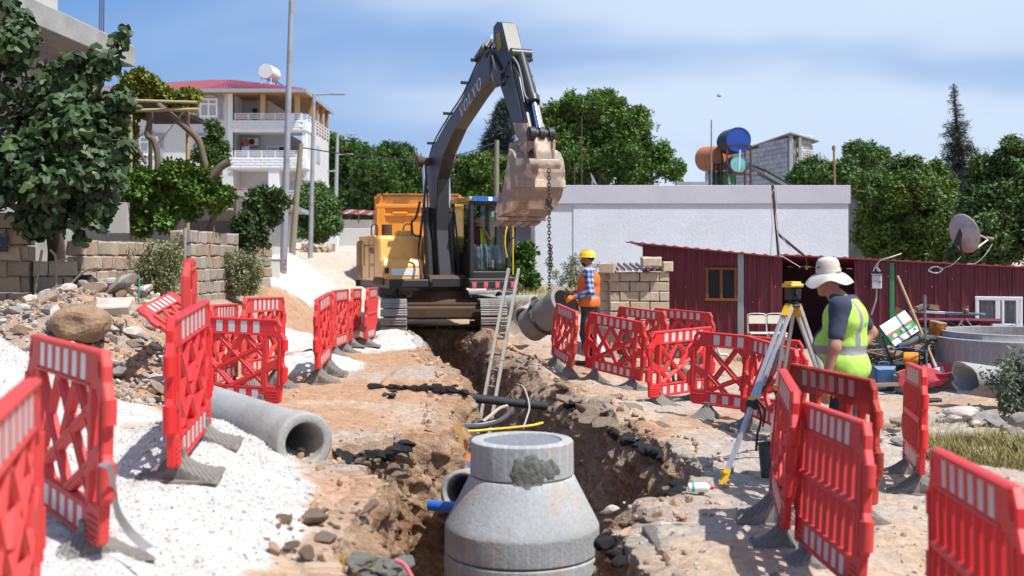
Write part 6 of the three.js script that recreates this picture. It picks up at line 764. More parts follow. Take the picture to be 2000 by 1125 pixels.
function barrierPanel(kind) {
  const g = new G(), d = 0.05;
  const half = [[0, 0], [0.66, 0], [0.70, 0.02], [0.715, 0.2], [0.75, 0.235], [0.75, 0.40], [0.725, 0.44], [0.725, 0.55], [0.75, 0.58], [0.75, 0.70], [0.70, 0.775], [0.70, 0.85], [0.65, 0.92], [0, 0.92]];
  const out = [...half, ...sym(half).slice(1, -1)];
  const R = (x0, y0, x1, y1) => [[x0, y0], [x1, y0], [x1, y1], [x0, y1]], holes = [];
  const two = (h) => { holes.push(h); holes.push(sym(h)); };
  two([[0.64, 0.80], [0.672, 0.80], [0.672, 0.835], [0.635, 0.885], [0.615, 0.86]]);
  if (kind === 'lattice') {
    holes.push(R(-0.47, 0.175, 0.47, 0.735));
    two([[0.53, 0.19], [0.655, 0.19], [0.655, 0.40], [0.53, 0.33]]); two([[0.53, 0.44], [0.655, 0.50], [0.655, 0.66], [0.60, 0.73], [0.53, 0.73]]);
  } else if (kind === 'slats') {
    for (let i = 0; i < 8; i++) { const x = -0.60 + i * 0.155; holes.push(R(x, 0.175, x + 0.085, 0.425), R(x, 0.485, x + 0.085, 0.73)); }
  } else {                                                    // three big openings under the band
    holes.push([[-0.2, 0.55], [-0.12, 0.47], [0.12, 0.47], [0.2, 0.55], [0.2, 0.69], [0.12, 0.73], [-0.12, 0.73], [-0.2, 0.69]]);
    two(R(0.32, 0.175, 0.46, 0.70)); two(R(0.53, 0.175, 0.65, 0.66)); holes.push(R(-0.22, 0.175, 0.22, 0.40));
  }
  g.ext(out, d, 0.008, undefined, holes);
  if (kind === 'lattice') {                                   // two families of crossing struts, ribbed
    let k = 0; const strut = (x0, y0, x1, y1) => { const L = hypot(x1 - x0, y1 - y0), a = atan2(y1 - y0, x1 - x0), w = 0.062 + 0.001 * k, t = 0.046 - 0.0022 * (k % 6); g.cb(L, w, t, 0.007, (x0 + x1) / 2, (y0 + y1) / 2, 0, 0, 0, a); g.cb(L * 0.86, 0.018, 0.06 - 0.0022 * (k % 6), 0.006, (x0 + x1) / 2, (y0 + y1) / 2, 0, 0, 0, a); k++; };
    strut(-0.5, 0.17, 0.5, 0.64); strut(-0.5, 0.72, 0.12, 0.15); strut(-0.5, 0.40, -0.22, 0.15); strut(-0.12, 0.745, 0.5, 0.2); strut(0.22, 0.745, 0.5, 0.50); strut(-0.42, 0.30, -0.12, 0.745); strut(0.05, 0.15, 0.5, 0.36); strut(-0.02, 0.42, 0.22, 0.745);
  } else if (kind === 'slats') for (let i = 0; i < 9; i++) for (const [h, y] of [[0.27, 0.30], [0.26, 0.61]]) g.cb(0.042, h, 0.065, 0.01, -0.635 + i * 0.155 + (i ? -0.001 : 0), y, 0);
  if (kind === 'slats') g.cb(1.32, 0.045, 0.075, 0.01, 0, 0.455, 0);
  // rims, corner ribs, hinge knuckles
  for (const z of [-1, 1]) { g.cb(1.28, 0.022, 0.014, 0.004, 0, 0.905, z * 0.028); g.cb(1.30, 0.02, 0.014, 0.004, 0, 0.016, z * 0.028); g.cb(1.0, 0.016, 0.012, 0.003, 0, 0.745, z * 0.027); g.cb(1.0, 0.016, 0.012, 0.003, 0, 0.168, z * 0.027); for (const s of [-1, 1]) { g.cb(0.02, 0.5, 0.016, 0.004, s * 0.69, 0.45, z * 0.028); for (let i = 0; i < 4; i++) g.cb(0.15, 0.009, 0.016, 0.003, s * 0.6, 0.035 + i * 0.032, z * 0.027); } }
  for (const s of [-1, 1]) { g.cyl(V(s * 0.735, 0.24, 0), V(s * 0.735, 0.40, 0), 0.04, 0.04, 10); g.cyl(V(s * 0.735, 0.58, 0), V(s * 0.735, 0.70, 0), 0.036, 0.036, 10); for (let i = 0; i < 7; i++) g.cb(0.03, 0.008, 0.058, 0.002, s * 0.70, 0.43 + i * 0.02, 0); }
  return g.geo();
}
function footGeo() {                                          // a saddle-shaped ribbed foot, 0.52 across, 0.42 along
  const nu = 54, nv = 30, pos = [], idx = [], prof = (t) => pow(1 - t, 1.55);
  for (let j = 0; j <= nv; j++) for (let i = 0; i <= nu; i++) {
    const u = i / nu * 2 - 1, v = j / nv * 2 - 1; let y = 0.225 * prof(abs(u)) * (1 - 0.55 * pow(abs(v), 1.3)) + 0.012;
    const edge = abs(u) > 0.999 || abs(v) > 0.999, r = 0.013 * sm(-0.3, 0.5, sin((abs(u) * 0.9 + (1 - abs(v)) * 0.4) * 2 * PI * 6.5));
    y = edge ? 0 : y + r * sm(1, 0.9, abs(u));
    pos.push(v * 0.2 * (0.55 + 0.45 * abs(u)) , y, u * 0.27);
  }
  for (let j = 0; j < nv; j++) for (let i = 0; i < nu; i++) { const a = j * (nu + 1) + i, b = a + 1, c = a + nu + 1, e = c + 1; idx.push(a, b, c, b, e, c); }
  let s = new THREE.BufferGeometry(); s.setAttribute('position', new THREE.Float32BufferAttribute(pos, 3)); s.setIndex(idx); s = s.toNonIndexed(); s.computeVertexNormals();
  const g = new G(); g.add(s); g.cb(0.07, 0.24, 0.09, 0.008, 0, 0.13, 0); g.cb(0.36, 0.02, 0.5, 0.004, 0, 0.008, 0); return g.geo();
}
const panels = { lattice: barrierPanel('lattice'), slats: barrierPanel('slats'), open: barrierPanel('open') }, foot = footGeo();
const patchGeo = new G().box(0.078, 0.125, 0.055).geo(), patchLow = new G().box(0.078, 0.105, 0.055).geo();
function makeBarrier(kind, dirty) {
  const t = new THREE.Group(); t.name = 'road_barrier';
  mesh('panel', panels[kind], dirty ? M.redDirty : M.red, t);
  for (let i = 0; i < 6; i++) { const x = -0.39 + i * 0.156; mesh('reflector', patchGeo, dirty ? M.reflectDirty : M.reflect, t, V(x, 0.826, 0)); mesh('reflector', patchLow, dirty ? M.reflectDirty : M.reflect, t, V(x, 0.09, 0)); }
  return t;
}
const barrierKinds = { lattice: makeBarrier('lattice'), slats: makeBarrier('slats'), open: makeBarrier('open', true) };
function barrier(kind, label, x, D, yaw, y0, roll, pitch, feet = 1) {   // yaw: direction from its left to its right end, 0 across the view
  const o = barrierKinds[kind].clone(), tint = M.reds[floor(hsh(Math.round(x * 97), Math.round(D * 91)) * 3)]; if (kind !== 'open') o.children[0].material = tint; o.name = numbered('road_barrier'); scene.add(o); tag(o, label, 'barrier', 'red plastic barriers round the trench');
  o.position.set(x, y0, -D); o.rotation.order = 'YXZ'; o.rotation.set(-pitch, yaw, roll); o.updateMatrixWorld();
  if (feet) for (const s of [-1, 1]) {                          // each foot stands on the ground under the panel
    const w = o.localToWorld(V(s * 0.47, 0, 0)), gy = ground(w.x, -w.z, false), f = mesh('foot', foot, M.rubber, o, V(s * 0.47, min(-0.1, gy - w.y - 0.005), 0)); f.scale.y = clamp((w.y - gy) / 0.2, 0.75, 1.6);
  }
  return o;
}
const RB = [
  ['lattice', 'nearest red lattice barrier on the white gravel, cut off by the left edge', -1.64, 3.5, 1.88, 0.53, 0, 0.0],
  ['lattice', 'large blurred red lattice barrier on the left white gravel, boulder behind it', -2.336, 5.593, -0.922, 0.556, -0.007, 0.023],
  ['lattice', 'red lattice barrier at a slant on the gravel crest, hiding the concrete pipe end', -2.154, 7.216, 1.692, 0.66, 0.05, 0],
  ['lattice', 'red lattice barrier facing the camera right behind the grey concrete pipe', -3.189, 11.955, -0.317, 0.346, -0.021, 0.005],
  ['lattice', 'red lattice barrier half hidden behind the one standing by the concrete pipe', -3.42, 12.75, 1.615, 0.46, -0.029, 0],
  ['lattice', 'red barrier in front of the pale cabinet and tall lamp post', -3.065, 13.281, 1.454, 0.524, -0.027, 0],
  ['lattice', 'nearest red barrier of the left row of four, end foot toward the camera', -2.574, 14.698, 1.611, 0.50, 0.046, 0],
  ['lattice', 'second red barrier in the left row of four beside the trench', -2.862, 17.922, 1.549, 0.489, -0.009, 0],
  ['lattice', 'third red barrier in the left row of four beside the trench', -2.875, 19.542, 1.604, 0.466, -0.022, -0.05],
  ['slats', 'farthest red barrier of the left row, slatted, right in front of the excavator track', -2.607, 19.707, 1.576, 0.479, -0.019, -0.05],
  ['lattice', 'narrow looking red barrier standing right below the hanging concrete pipe', 0.851, 18.294, -1.365, 0.188, -0.063, 0.075],
  ['lattice', 'red lattice barrier before the helmeted worker, white pipe showing through it', 1.606, 17.116, -0.977, 0.083, -0.075, 0.008],
  ['lattice', 'red barrier right in front of the low beige block wall', 2.379, 19.931, -1.022, 0.083, -0.039, 0],
  ['lattice', 'red barrier in front of the corner between block wall and red shed', 3.189, 20.287, -0.832, 0.041, -0.036, 0],
  ['lattice', 'red lattice barrier with top edge rising to the right, beside the broad one', 2.385, 15.214, 0.753, 0.011, 0.013, -0.05],
  ['lattice', 'broad red lattice barrier seen almost square on, in front of the two folding chairs', 2.849, 13.234, -0.576, 0.056, -0.053, 0.017],
  ['lattice', 'red lattice barrier directly behind the long front leg of the tripod', 2.886, 12.268, -1.396, 0.048, -0.042, 0.07],
  ['lattice', 'red barrier seen nearly edge on beside the dark bucket', 1.925, 7.757, -1.749, 0.127, -0.017, 0.077],
  ['open', 'mud stained red barrier in front of the man in the sun hat', 2.521, 8.524, -1.385, 0.103, 0.002, 0],
  ['slats', 'large red slatted barrier directly in front of the mud stained one', 1.886, 6.454, -1.594, 0.075, 0.045, 0.06],
  ['slats', 'red slatted barrier standing alone in front of the red sack', 3.71, 9.949, -1.826, 0.008, 0.047, 0.033],
  ['slats', 'nearest red slatted barrier, cut off by the lower right corner of the photo', 1.983, 4.606, -1.727, 0.095, 0.057, 0],
];
for (const b of RB) barrier(...b);
{ // one stands upright on its short side, one lies fallen on the rubble
  const o = barrier('lattice', 'red barrier standing upright on its short end behind the slanting one', -2.66, 8.9, 1.8, 1.15, 0, 0, 0);
  o.rotation.set(0, 1.8, PI / 2 + 0.02); o.position.set(-2.64, 1.15, -8.9);
  const f = barrier('lattice', 'fallen red barrier lying tilted on the pile of rubble', 0, 12, 0, 0, 0, 0, 0);
  const x = V(-0.52, 0.62, -0.6).normalize().negate(), y0 = V(-0.78, 0.55, 0.2), z = x.clone().cross(y0).normalize(), y = z.clone().cross(x);
  const u = P(262, 606, 12.6), rt = P(328, 574, 13.9).sub(u).normalize(), dn = P(330, 690, 12.1).sub(u), up = dn.clone().negate(); up.addScaledVector(rt, -up.dot(rt)).normalize(); const nz = rt.clone().cross(up);
  f.quaternion.setFromRotationMatrix(new THREE.Matrix4().makeBasis(rt, up, nz)); f.position.copy(u).addScaledVector(rt, 0.75).addScaledVector(up, -0.92);
}
// ---------- people: distance fields meshed by surface nets ----------
function nets(f, lo, hi, h, colour) {
  const nx = Math.ceil((hi[0] - lo[0]) / h) + 2, ny = Math.ceil((hi[1] - lo[1]) / h) + 2, nz = Math.ceil((hi[2] - lo[2]) / h) + 2, F = new Float32Array(nx * ny * nz), id = (i, j, k) => (k * ny + j) * nx + i;
  for (let k = 0; k < nz; k++) for (let j = 0; j < ny; j++) for (let i = 0; i < nx; i++) F[id(i, j, k)] = f(lo[0] + i * h, lo[1] + j * h, lo[2] + k * h);
  const cell = new Int32Array(nx * ny * nz).fill(-1), pos = [], idx = [];
  for (let k = 0; k < nz - 1; k++) for (let j = 0; j < ny - 1; j++) for (let i = 0; i < nx - 1; i++) {
    let m = 0; const v = []; for (let c = 0; c < 8; c++) { const w = F[id(i + (c & 1), j + ((c >> 1) & 1), k + (c >> 2))]; v.push(w); if (w < 0) m |= 1 << c; } if (m === 0 || m === 255) continue;
    let x = 0, y = 0, z = 0, n = 0; for (let c = 0; c < 8; c++) for (const b of [1, 2, 4]) if (!(c & b)) { const a = v[c], e = v[c | b]; if ((a < 0) !== (e < 0)) { const t = a / (a - e); x += (c & 1) + (b === 1 ? t : 0); y += ((c >> 1) & 1) + (b === 2 ? t : 0); z += (c >> 2) + (b === 4 ? t : 0); n++; } }
    cell[id(i, j, k)] = pos.length / 3; pos.push(lo[0] + (i + x / n) * h, lo[1] + (j + y / n) * h, lo[2] + (k + z / n) * h);
  }
  for (let k = 1; k < nz - 1; k++) for (let j = 1; j < ny - 1; j++) for (let i = 1; i < nx - 1; i++) { const a = F[id(i, j, k)] < 0; const q = (b, c00, c10, c11, c01) => { if (a === (b < 0)) return; const s = [c00, c10, c11, c01].map((u) => cell[u]); if (s.some((u) => u < 0)) return; a ? idx.push(s[0], s[1], s[2], s[0], s[2], s[3]) : idx.push(s[0], s[2], s[1], s[0], s[3], s[2]); }; q(F[id(i + 1, j, k)], id(i, j - 1, k - 1), id(i, j, k - 1), id(i, j, k), id(i, j - 1, k)); q(F[id(i, j + 1, k)], id(i - 1, j, k - 1), id(i - 1, j, k), id(i, j, k), id(i, j, k - 1)); q(F[id(i, j, k + 1)], id(i - 1, j - 1, k), id(i, j - 1, k), id(i, j, k), id(i - 1, j, k)); }
  const g = new THREE.BufferGeometry(); g.setAttribute('position', new THREE.Float32BufferAttribute(pos, 3)); g.setIndex(idx); g.computeVertexNormals();
  if (colour) { const c = []; for (let i = 0; i < pos.length; i += 3) c.push(...colour(pos[i], pos[i + 1], pos[i + 2])); g.setAttribute('color', new THREE.Float32BufferAttribute(c, 3)); }
  const uv = []; for (let i = 0; i < pos.length; i += 3) uv.push(pos[i] + pos[i + 2], pos[i + 1]); g.setAttribute('uv', new THREE.Float32BufferAttribute(uv, 2));
  return g;
}
const cap = (x, y, z, b) => { const ax = b[0], ay = b[1], az = b[2], dx = b[3] - ax, dy = b[4] - ay, dz = b[5] - az; const t = clamp(((x - ax) * dx + (y - ay) * dy + (z - az) * dz) / (dx * dx + dy * dy + dz * dz + 1e-9)); return hypot(x - ax - dx * t, y - ay - dy * t, z - az - dz * t) - (b[6] + (b[7] - b[6]) * t); };
const union = (bones, k = 0.035, grow = 0) => (x, y, z) => { let d = 9; for (const b of bones) { const e = cap(x, y, z, b) - grow, h = max(k - abs(d - e), 0) / k; d = min(d, e) - h * h * k * 0.25; } return d; };
const bnd = (bones, pad) => { const lo = [9, 9, 9], hi = [-9, -9, -9]; for (const b of bones) for (const o of [0, 3]) for (let i = 0; i < 3; i++) { const r = max(b[6], b[7]) + pad; lo[i] = min(lo[i], b[o + i] - r); hi[i] = max(hi[i], b[o + i] + r); } return [lo, hi]; };
const bone = (a, b, ra, rb) => [a.x, a.y, a.z, b.x, b.y, b.z, ra, rb];
const skinM = (n, c) => mat(n, c, { roughness: 0.6 });
function handBones(w, dir, palm, side, curl) {                  // wrist, direction of the fingers, palm normal, thumb side, curl 0..1
  const d = dir.clone().normalize(), n = palm.clone().addScaledVector(d, -palm.dot(d)).normalize(), s = d.clone().cross(n).multiplyScalar(side), B = [], k = w.clone().addScaledVector(d, 0.095);
  for (let i = 0; i < 4; i++) { const o = (1.5 - i) * 0.021, a = w.clone().addScaledVector(d, 0.015).addScaledVector(s, o * 0.8), b = k.clone().addScaledVector(s, o); B.push(bone(a, b, 0.017, 0.014)); let p = b, ang = curl * 0.5; for (const [l, r0, r1] of [[[0.042, 0.047, 0.044, 0.034][i], 0.0105, 0.0095], [[0.025, 0.03, 0.028, 0.02][i], 0.0095, 0.0085], [0.02, 0.0085, 0.0075]]) { ang += curl * 0.75; const q = p.clone().addScaledVector(d, cos(ang) * l).addScaledVector(n, sin(ang) * l); B.push(bone(p, q, r0, r1)); p = q; } }
  const t0 = w.clone().addScaledVector(d, 0.03).addScaledVector(s, 0.028), t1 = t0.clone().addScaledVector(s, 0.028).addScaledVector(d, 0.028).addScaledVector(n, 0.012), t2 = t1.clone().addScaledVector(d, 0.03).addScaledVector(s, 0.006).addScaledVector(n, 0.014 + curl * 0.012), t3 = t2.clone().addScaledVector(d, 0.024).addScaledVector(n, 0.01); B.push(bone(t0, t1, 0.016, 0.0125), bone(t1, t2, 0.0125, 0.0105), bone(t2, t3, 0.0105, 0.009)); return B;
}
const stripUV = (g) => { const q = g.index ? g.toNonIndexed() : g; return q; };
function person(label, J, o) {
  const t = thing('person', label, 'person', o.pos, o.yaw), f = o.fat ?? 1, S = o.scale ?? 1; t.scale.setScalar(S);
  const vs = Object.fromEntries(Object.entries(J).map(([k, v]) => [k, V(...v)])), { pelvis, chest, neck, head } = vs, up = neck.clone().sub(pelvis).normalize(), lx = vs.shL.clone().sub(vs.shR).normalize(), mid = pelvis.clone().lerp(chest, 0.5).add(V(0, 0, 0.02 * f));
  const off = (p, x) => p.clone().addScaledVector(lx, x);
  const torso = [bone(off(pelvis, 0.075), off(pelvis, -0.075), 0.12 * f, 0.12 * f), bone(pelvis, mid, 0.13 * f, 0.135 * f), bone(off(mid, 0.05), off(mid, -0.05), 0.12 * f, 0.12 * f), bone(mid, chest, 0.13 * f, 0.13 * f), bone(off(chest, 0.09), off(chest, -0.09), 0.115 * f, 0.115 * f), bone(vs.shL, vs.shR, 0.066, 0.066), bone(chest, neck, 0.09 * f, 0.06)];
  if (o.belly) { const b = mid.clone().add(V(0, -0.02, 0.07)); torso.push(bone(off(b, 0.04), off(b, -0.04), o.belly, o.belly)); }
  const upL = bone(vs.shL, vs.elL, 0.058, 0.044), upR = bone(vs.shR, vs.elR, 0.058, 0.044), foL = bone(vs.elL, vs.wrL, 0.043, 0.028), foR = bone(vs.elR, vs.wrR, 0.043, 0.028);
  const legs = []; for (const s of ['L', 'R']) { legs.push(bone(vs['hip' + s], vs['kn' + s], 0.095 * f, 0.06), bone(vs['kn' + s], vs['an' + s].clone().lerp(vs['kn' + s], 0.5), 0.06, 0.052), bone(vs['kn' + s].clone().lerp(vs['an' + s], 0.5), vs['an' + s], 0.052, 0.038)); }
  const feet = []; for (const s of ['L', 'R']) { const a = vs['an' + s], d = vs['toe' + s]; feet.push(bone(a, a.clone().add(V(0, -0.03, -0.02)), 0.042, 0.042), bone(a.clone().add(V(0, -0.045, 0)), d, 0.042, 0.034)); }
  const neckB = bone(neck.clone().addScaledVector(up, -0.05), head.clone().add(V(0, -0.05, -0.01)), 0.062 * sqrt(f), 0.056);
  const arms = [upL, upR, foL, foR], bodyB = [...torso, ...arms, ...legs, ...feet, neckB];
  const geos = [nets(union(bodyB), ...bnd(bodyB, 0.04), 0.016)];
  // head
  const hq = new THREE.Quaternion().setFromEuler(new THREE.Euler(o.headPitch ?? 0, o.headYaw ?? 0, 0, 'YXZ')), H = (x, y, z) => V(x, y, z).applyQuaternion(hq).add(head), hb = [];
  const E = (x, y, z, c, r) => hypot((x - c[0]) / r[0], (y - c[1]) / r[1], (z - c[2]) / r[2]) * min(...r) - min(...r);
  const sk = (x, y, z) => { let d = E(x, y, z, [0, 0.025, -0.008], [0.076, 0.092, 0.096]); const add = (e, k) => { const h = max(k - abs(d - e), 0) / k; d = min(d, e) - h * h * k * 0.25; }; add(E(x, y, z, [0, -0.05, 0.03], [0.056, 0.062, 0.06]), 0.05); add(cap(x, y, z, [0, 0.012, 0.088, 0, -0.026, 0.112, 0.008, 0.013]), 0.015); add(E(x, y, z, [0, -0.098, 0.06], [0.025, 0.02, 0.024]), 0.03); for (const s of [-1, 1]) { add(E(x, y, z, [s * 0.077, -0.005, -0.008], [0.01, 0.031, 0.02]), 0.008); add(cap(x, y, z, [s * 0.015, 0.03, 0.084, s * 0.05, 0.03, 0.07, 0.011, 0.01]), 0.015); d = max(d, -E(x, y, z, [s * 0.032, 0.008, 0.098], [0.016, 0.011, 0.014])); } add(E(x, y, z, [0, -0.058, 0.086], [0.022, 0.007, 0.01]), 0.006); add(E(x, y, z, [0, -0.069, 0.084], [0.018, 0.007, 0.01]), 0.004); return d; };
  const hg = nets(sk, [-0.1, -0.135, -0.12], [0.1, 0.135, 0.135], 0.006); hg.applyQuaternion(hq); hg.translate(head.x, head.y, head.z); geos.push(hg);
  const hands = [handBones(vs.wrL, V(...(o.handL?.[0] ?? [0, -1, 0.1])), V(...(o.handL?.[1] ?? [-1, 0, 0])), 1, o.handL?.[2] ?? 0.35), handBones(vs.wrR, V(...(o.handR?.[0] ?? [0, -1, 0.1])), V(...(o.handR?.[1] ?? [1, 0, 0])), -1, o.handR?.[2] ?? 0.35)];
  if (!o.gloves) for (const h of hands) geos.push(nets(union(h, 0.012), ...bnd(h, 0.02), 0.0055));
  mesh('body', mergeGeometries(geos), skinM('skin', o.skin), t);
  if (o.gloves) for (const [i, h] of hands.entries()) { const w = i ? vs.wrR : vs.wrL, e = i ? vs.elR : vs.elL, all = [...h, bone(w.clone().lerp(e, 0.22), w, 0.04, 0.034)]; mesh('glove', nets(union(all, 0.014, 0.004), ...bnd(all, 0.03), 0.006), mat('orange glove', o.gloves, { roughness: 0.7 }), t); }
  const eyeM = mat('eye', [0.55, 0.5, 0.45], { roughness: 0.2 }), pupil = mat('iris', [0.02, 0.012, 0.008], { roughness: 0.1 }); for (const s of [-1, 1]) { const e = mesh('eye', new G().sph(0, 0, 0, 0.0125).geo(), eyeM, t, H(s * 0.032, 0.008, 0.081)); mesh('iris', new G().sph(0, 0, 0, 0.0058).geo(), pupil, e, V(0, 0, 0.0085).applyQuaternion(hq)); mesh('eyebrow', new G().cb(0.036, 0.008, 0.012, 0.002).geo(), mat('hair', o.hair, { roughness: 0.8 }), t, H(s * 0.033, 0.035, 0.086)).quaternion.copy(hq); }
  const hairF = (x, y, z) => max(E(x, y, z, [0, 0.027, -0.01], [0.083, 0.099, 0.102]), (z - 0.02) * 0.8 - (y - 0.055), -0.07 - y); const hr = nets(hairF, [-0.1, -0.1, -0.13], [0.1, 0.14, 0.12], 0.007); hr.applyQuaternion(hq); hr.translate(head.x, head.y, head.z); mesh('hair', hr, mat('hair', o.hair, { roughness: 0.8 }), t);
  if (o.beard) { const bf = (x, y, z) => max(E(x, y, z, [0, -0.052, 0.03], [0.06, 0.066, 0.064]), y + 0.035 - max(0, (abs(x) - 0.045)) * 2, 0.0 - z); const bg = nets(bf, [-0.08, -0.13, -0.03], [0.08, 0.0, 0.12], 0.007); bg.applyQuaternion(hq); bg.translate(head.x, head.y, head.z); mesh('beard', bg, mat('beard', o.hair, { roughness: 0.9 }), t); }
  // clothing
  const wrink = (x, y, z) => (fbm(x * 9 + 20, y * 13 + 4, z * 9 + 7, 3) - 0.5) * 0.022;
  const cloth = (name, bones, grow, clip, m, colour, h = 0.014, k = 0.04) => { const u = union(bones, k, grow); const g = nets((x, y, z) => max(u(x, y, z) + wrink(x, y, z), clip(x, y, z)), ...bnd(bones, grow + 0.05), h, colour); const mm = colour ? m.clone() : m; if (colour) mm.vertexColors = true; return mesh(name, g, mm, t); };
  const along = (b, f0) => (x, y, z) => { const dx = b[3] - b[0], dy = b[4] - b[1], dz = b[5] - b[2]; return ((x - b[0]) * dx + (y - b[1]) * dy + (z - b[2]) * dz) / (dx * dx + dy * dy + dz * dz) - f0; };
  const plane = (p, n) => (x, y, z) => (x - p.x) * n.x + (y - p.y) * n.y + (z - p.z) * n.z;
  const wl = plane(pelvis.clone().addScaledVector(up, -0.06), up.clone().negate()), nk = plane(neck.clone().addScaledVector(up, 0.015), up);
  const sl = o.sleeve ?? 1, cut = (b, fr) => { const a = V(b[0], b[1], b[2]), c = V(b[3], b[4], b[5]); return bone(a, a.clone().lerp(c, fr), b[6], lerp(b[6], b[7], fr)); };
  const sleeves = sl > 1 ? [upL, upR, cut(foL, sl - 1), cut(foR, sl - 1)] : [cut(upL, sl), cut(upR, sl)]; const ends = sl > 1 ? [along(foL, sl - 1), along(foR, sl - 1)] : [along(upL, sl), along(upR, sl)];
  const upper = [...torso, ...sleeves];
  cloth('shirt', upper, o.shirtGrow ?? 0.014, (x, y, z) => { let d = max(wl(x, y, z), nk(x, y, z)); return d; }, mat('shirt', o.shirt ?? [1, 1, 1], { map: T.cloth, s: 6, roughness: 0.95 }), o.shirtCol);
  { const c = new G(), e1 = V(...[0, 0, 0]); c.add(new THREE.TorusGeometry(0.072, 0.016, 8, 20), new THREE.Matrix4().compose(neck.clone().addScaledVector(up, 0.0), new THREE.Quaternion().setFromUnitVectors(V(0, 0, 1), up.clone().add(V(0, 0, -0.25)).normalize()), V(1, 1, 1.6))); mesh('collar', c.geo(), mat('collar', o.collar ?? o.shirt, { roughness: 0.95 }), t); }
  if (o.vest) { const low = plane(pelvis.clone().addScaledVector(up, o.vestLow ?? -0.07), up.clone().negate()), fr = vs.chest; const vb = [...torso.slice(0, 5), bone(off(chest, 0.13).addScaledVector(up, 0.07), off(chest, -0.13).addScaledVector(up, 0.07), 0.072, 0.072), ...torso.slice(7)]; if (o.flare) vb.push(bone(off(pelvis, 0.07).add(V(0, -0.04, o.flare)), off(pelvis, -0.07).add(V(0, -0.04, o.flare)), 0.1 * f, 0.1 * f)); cloth('vest', vb, 0.034, (x, y, z) => max(low(x, y, z), nk(x, y, z) + 0.03, hypot(x - neck.x, (z - neck.z - 0.03) * 0.9) < 0.0 ? 1 : -1, -(0.085 - hypot(x - neck.x, y - neck.y, z - neck.z)) < 0 && z < neck.z - 9 ? 1 : -1, (o.gap ?? 0.018) - max(abs(x - neck.x), (fr.z + 0.02 - z) * 9)), mat('hi vis vest', [1, 1, 1], { map: T.cloth, s: 5, roughness: 0.75 }), o.vest, 0.011); }
  const lg = [...legs.filter((_, i) => 1), bone(off(pelvis, 0.075), off(pelvis, -0.075), 0.122 * f, 0.122 * f), bone(pelvis, pelvis.clone().addScaledVector(up, 0.08), 0.125 * f, 0.125 * f)]; const wt = plane(pelvis.clone().addScaledVector(up, 0.06), up); cloth('trousers', lg, 0.016, (x, y, z) => wt(x, y, z), mat('trousers', o.trousers, { map: T.cloth, s: 6, roughness: 0.95 }), null, 0.015);
  for (const i of [0, 2]) { const b = feet.slice(i, i + 2).map((q) => [...q]); cloth('boot', b, 0.012, () => -1, mat('boot', o.boot ?? [0.03, 0.025, 0.02], { roughness: 0.7 }), null, 0.012); }
  return { t, H, hq };
}
const band = (y, a, b) => y > a && y < b;
const stand = { pelvis: [0, 0.98, 0], chest: [0, 1.32, 0], neck: [0, 1.5, -0.02], head: [0, 1.655, 0.02], shL: [0.185, 1.44, -0.01], shR: [-0.185, 1.44, -0.01], hipL: [0.09, 0.92, 0], hipR: [-0.09, 0.92, 0], knL: [0.1, 0.5, 0.02], knR: [-0.1, 0.5, 0.02], anL: [0.11, 0.09, -0.02], anR: [-0.11, 0.09, -0.02], toeL: [0.13, 0.035, 0.15], toeR: [-0.13, 0.035, 0.15] };
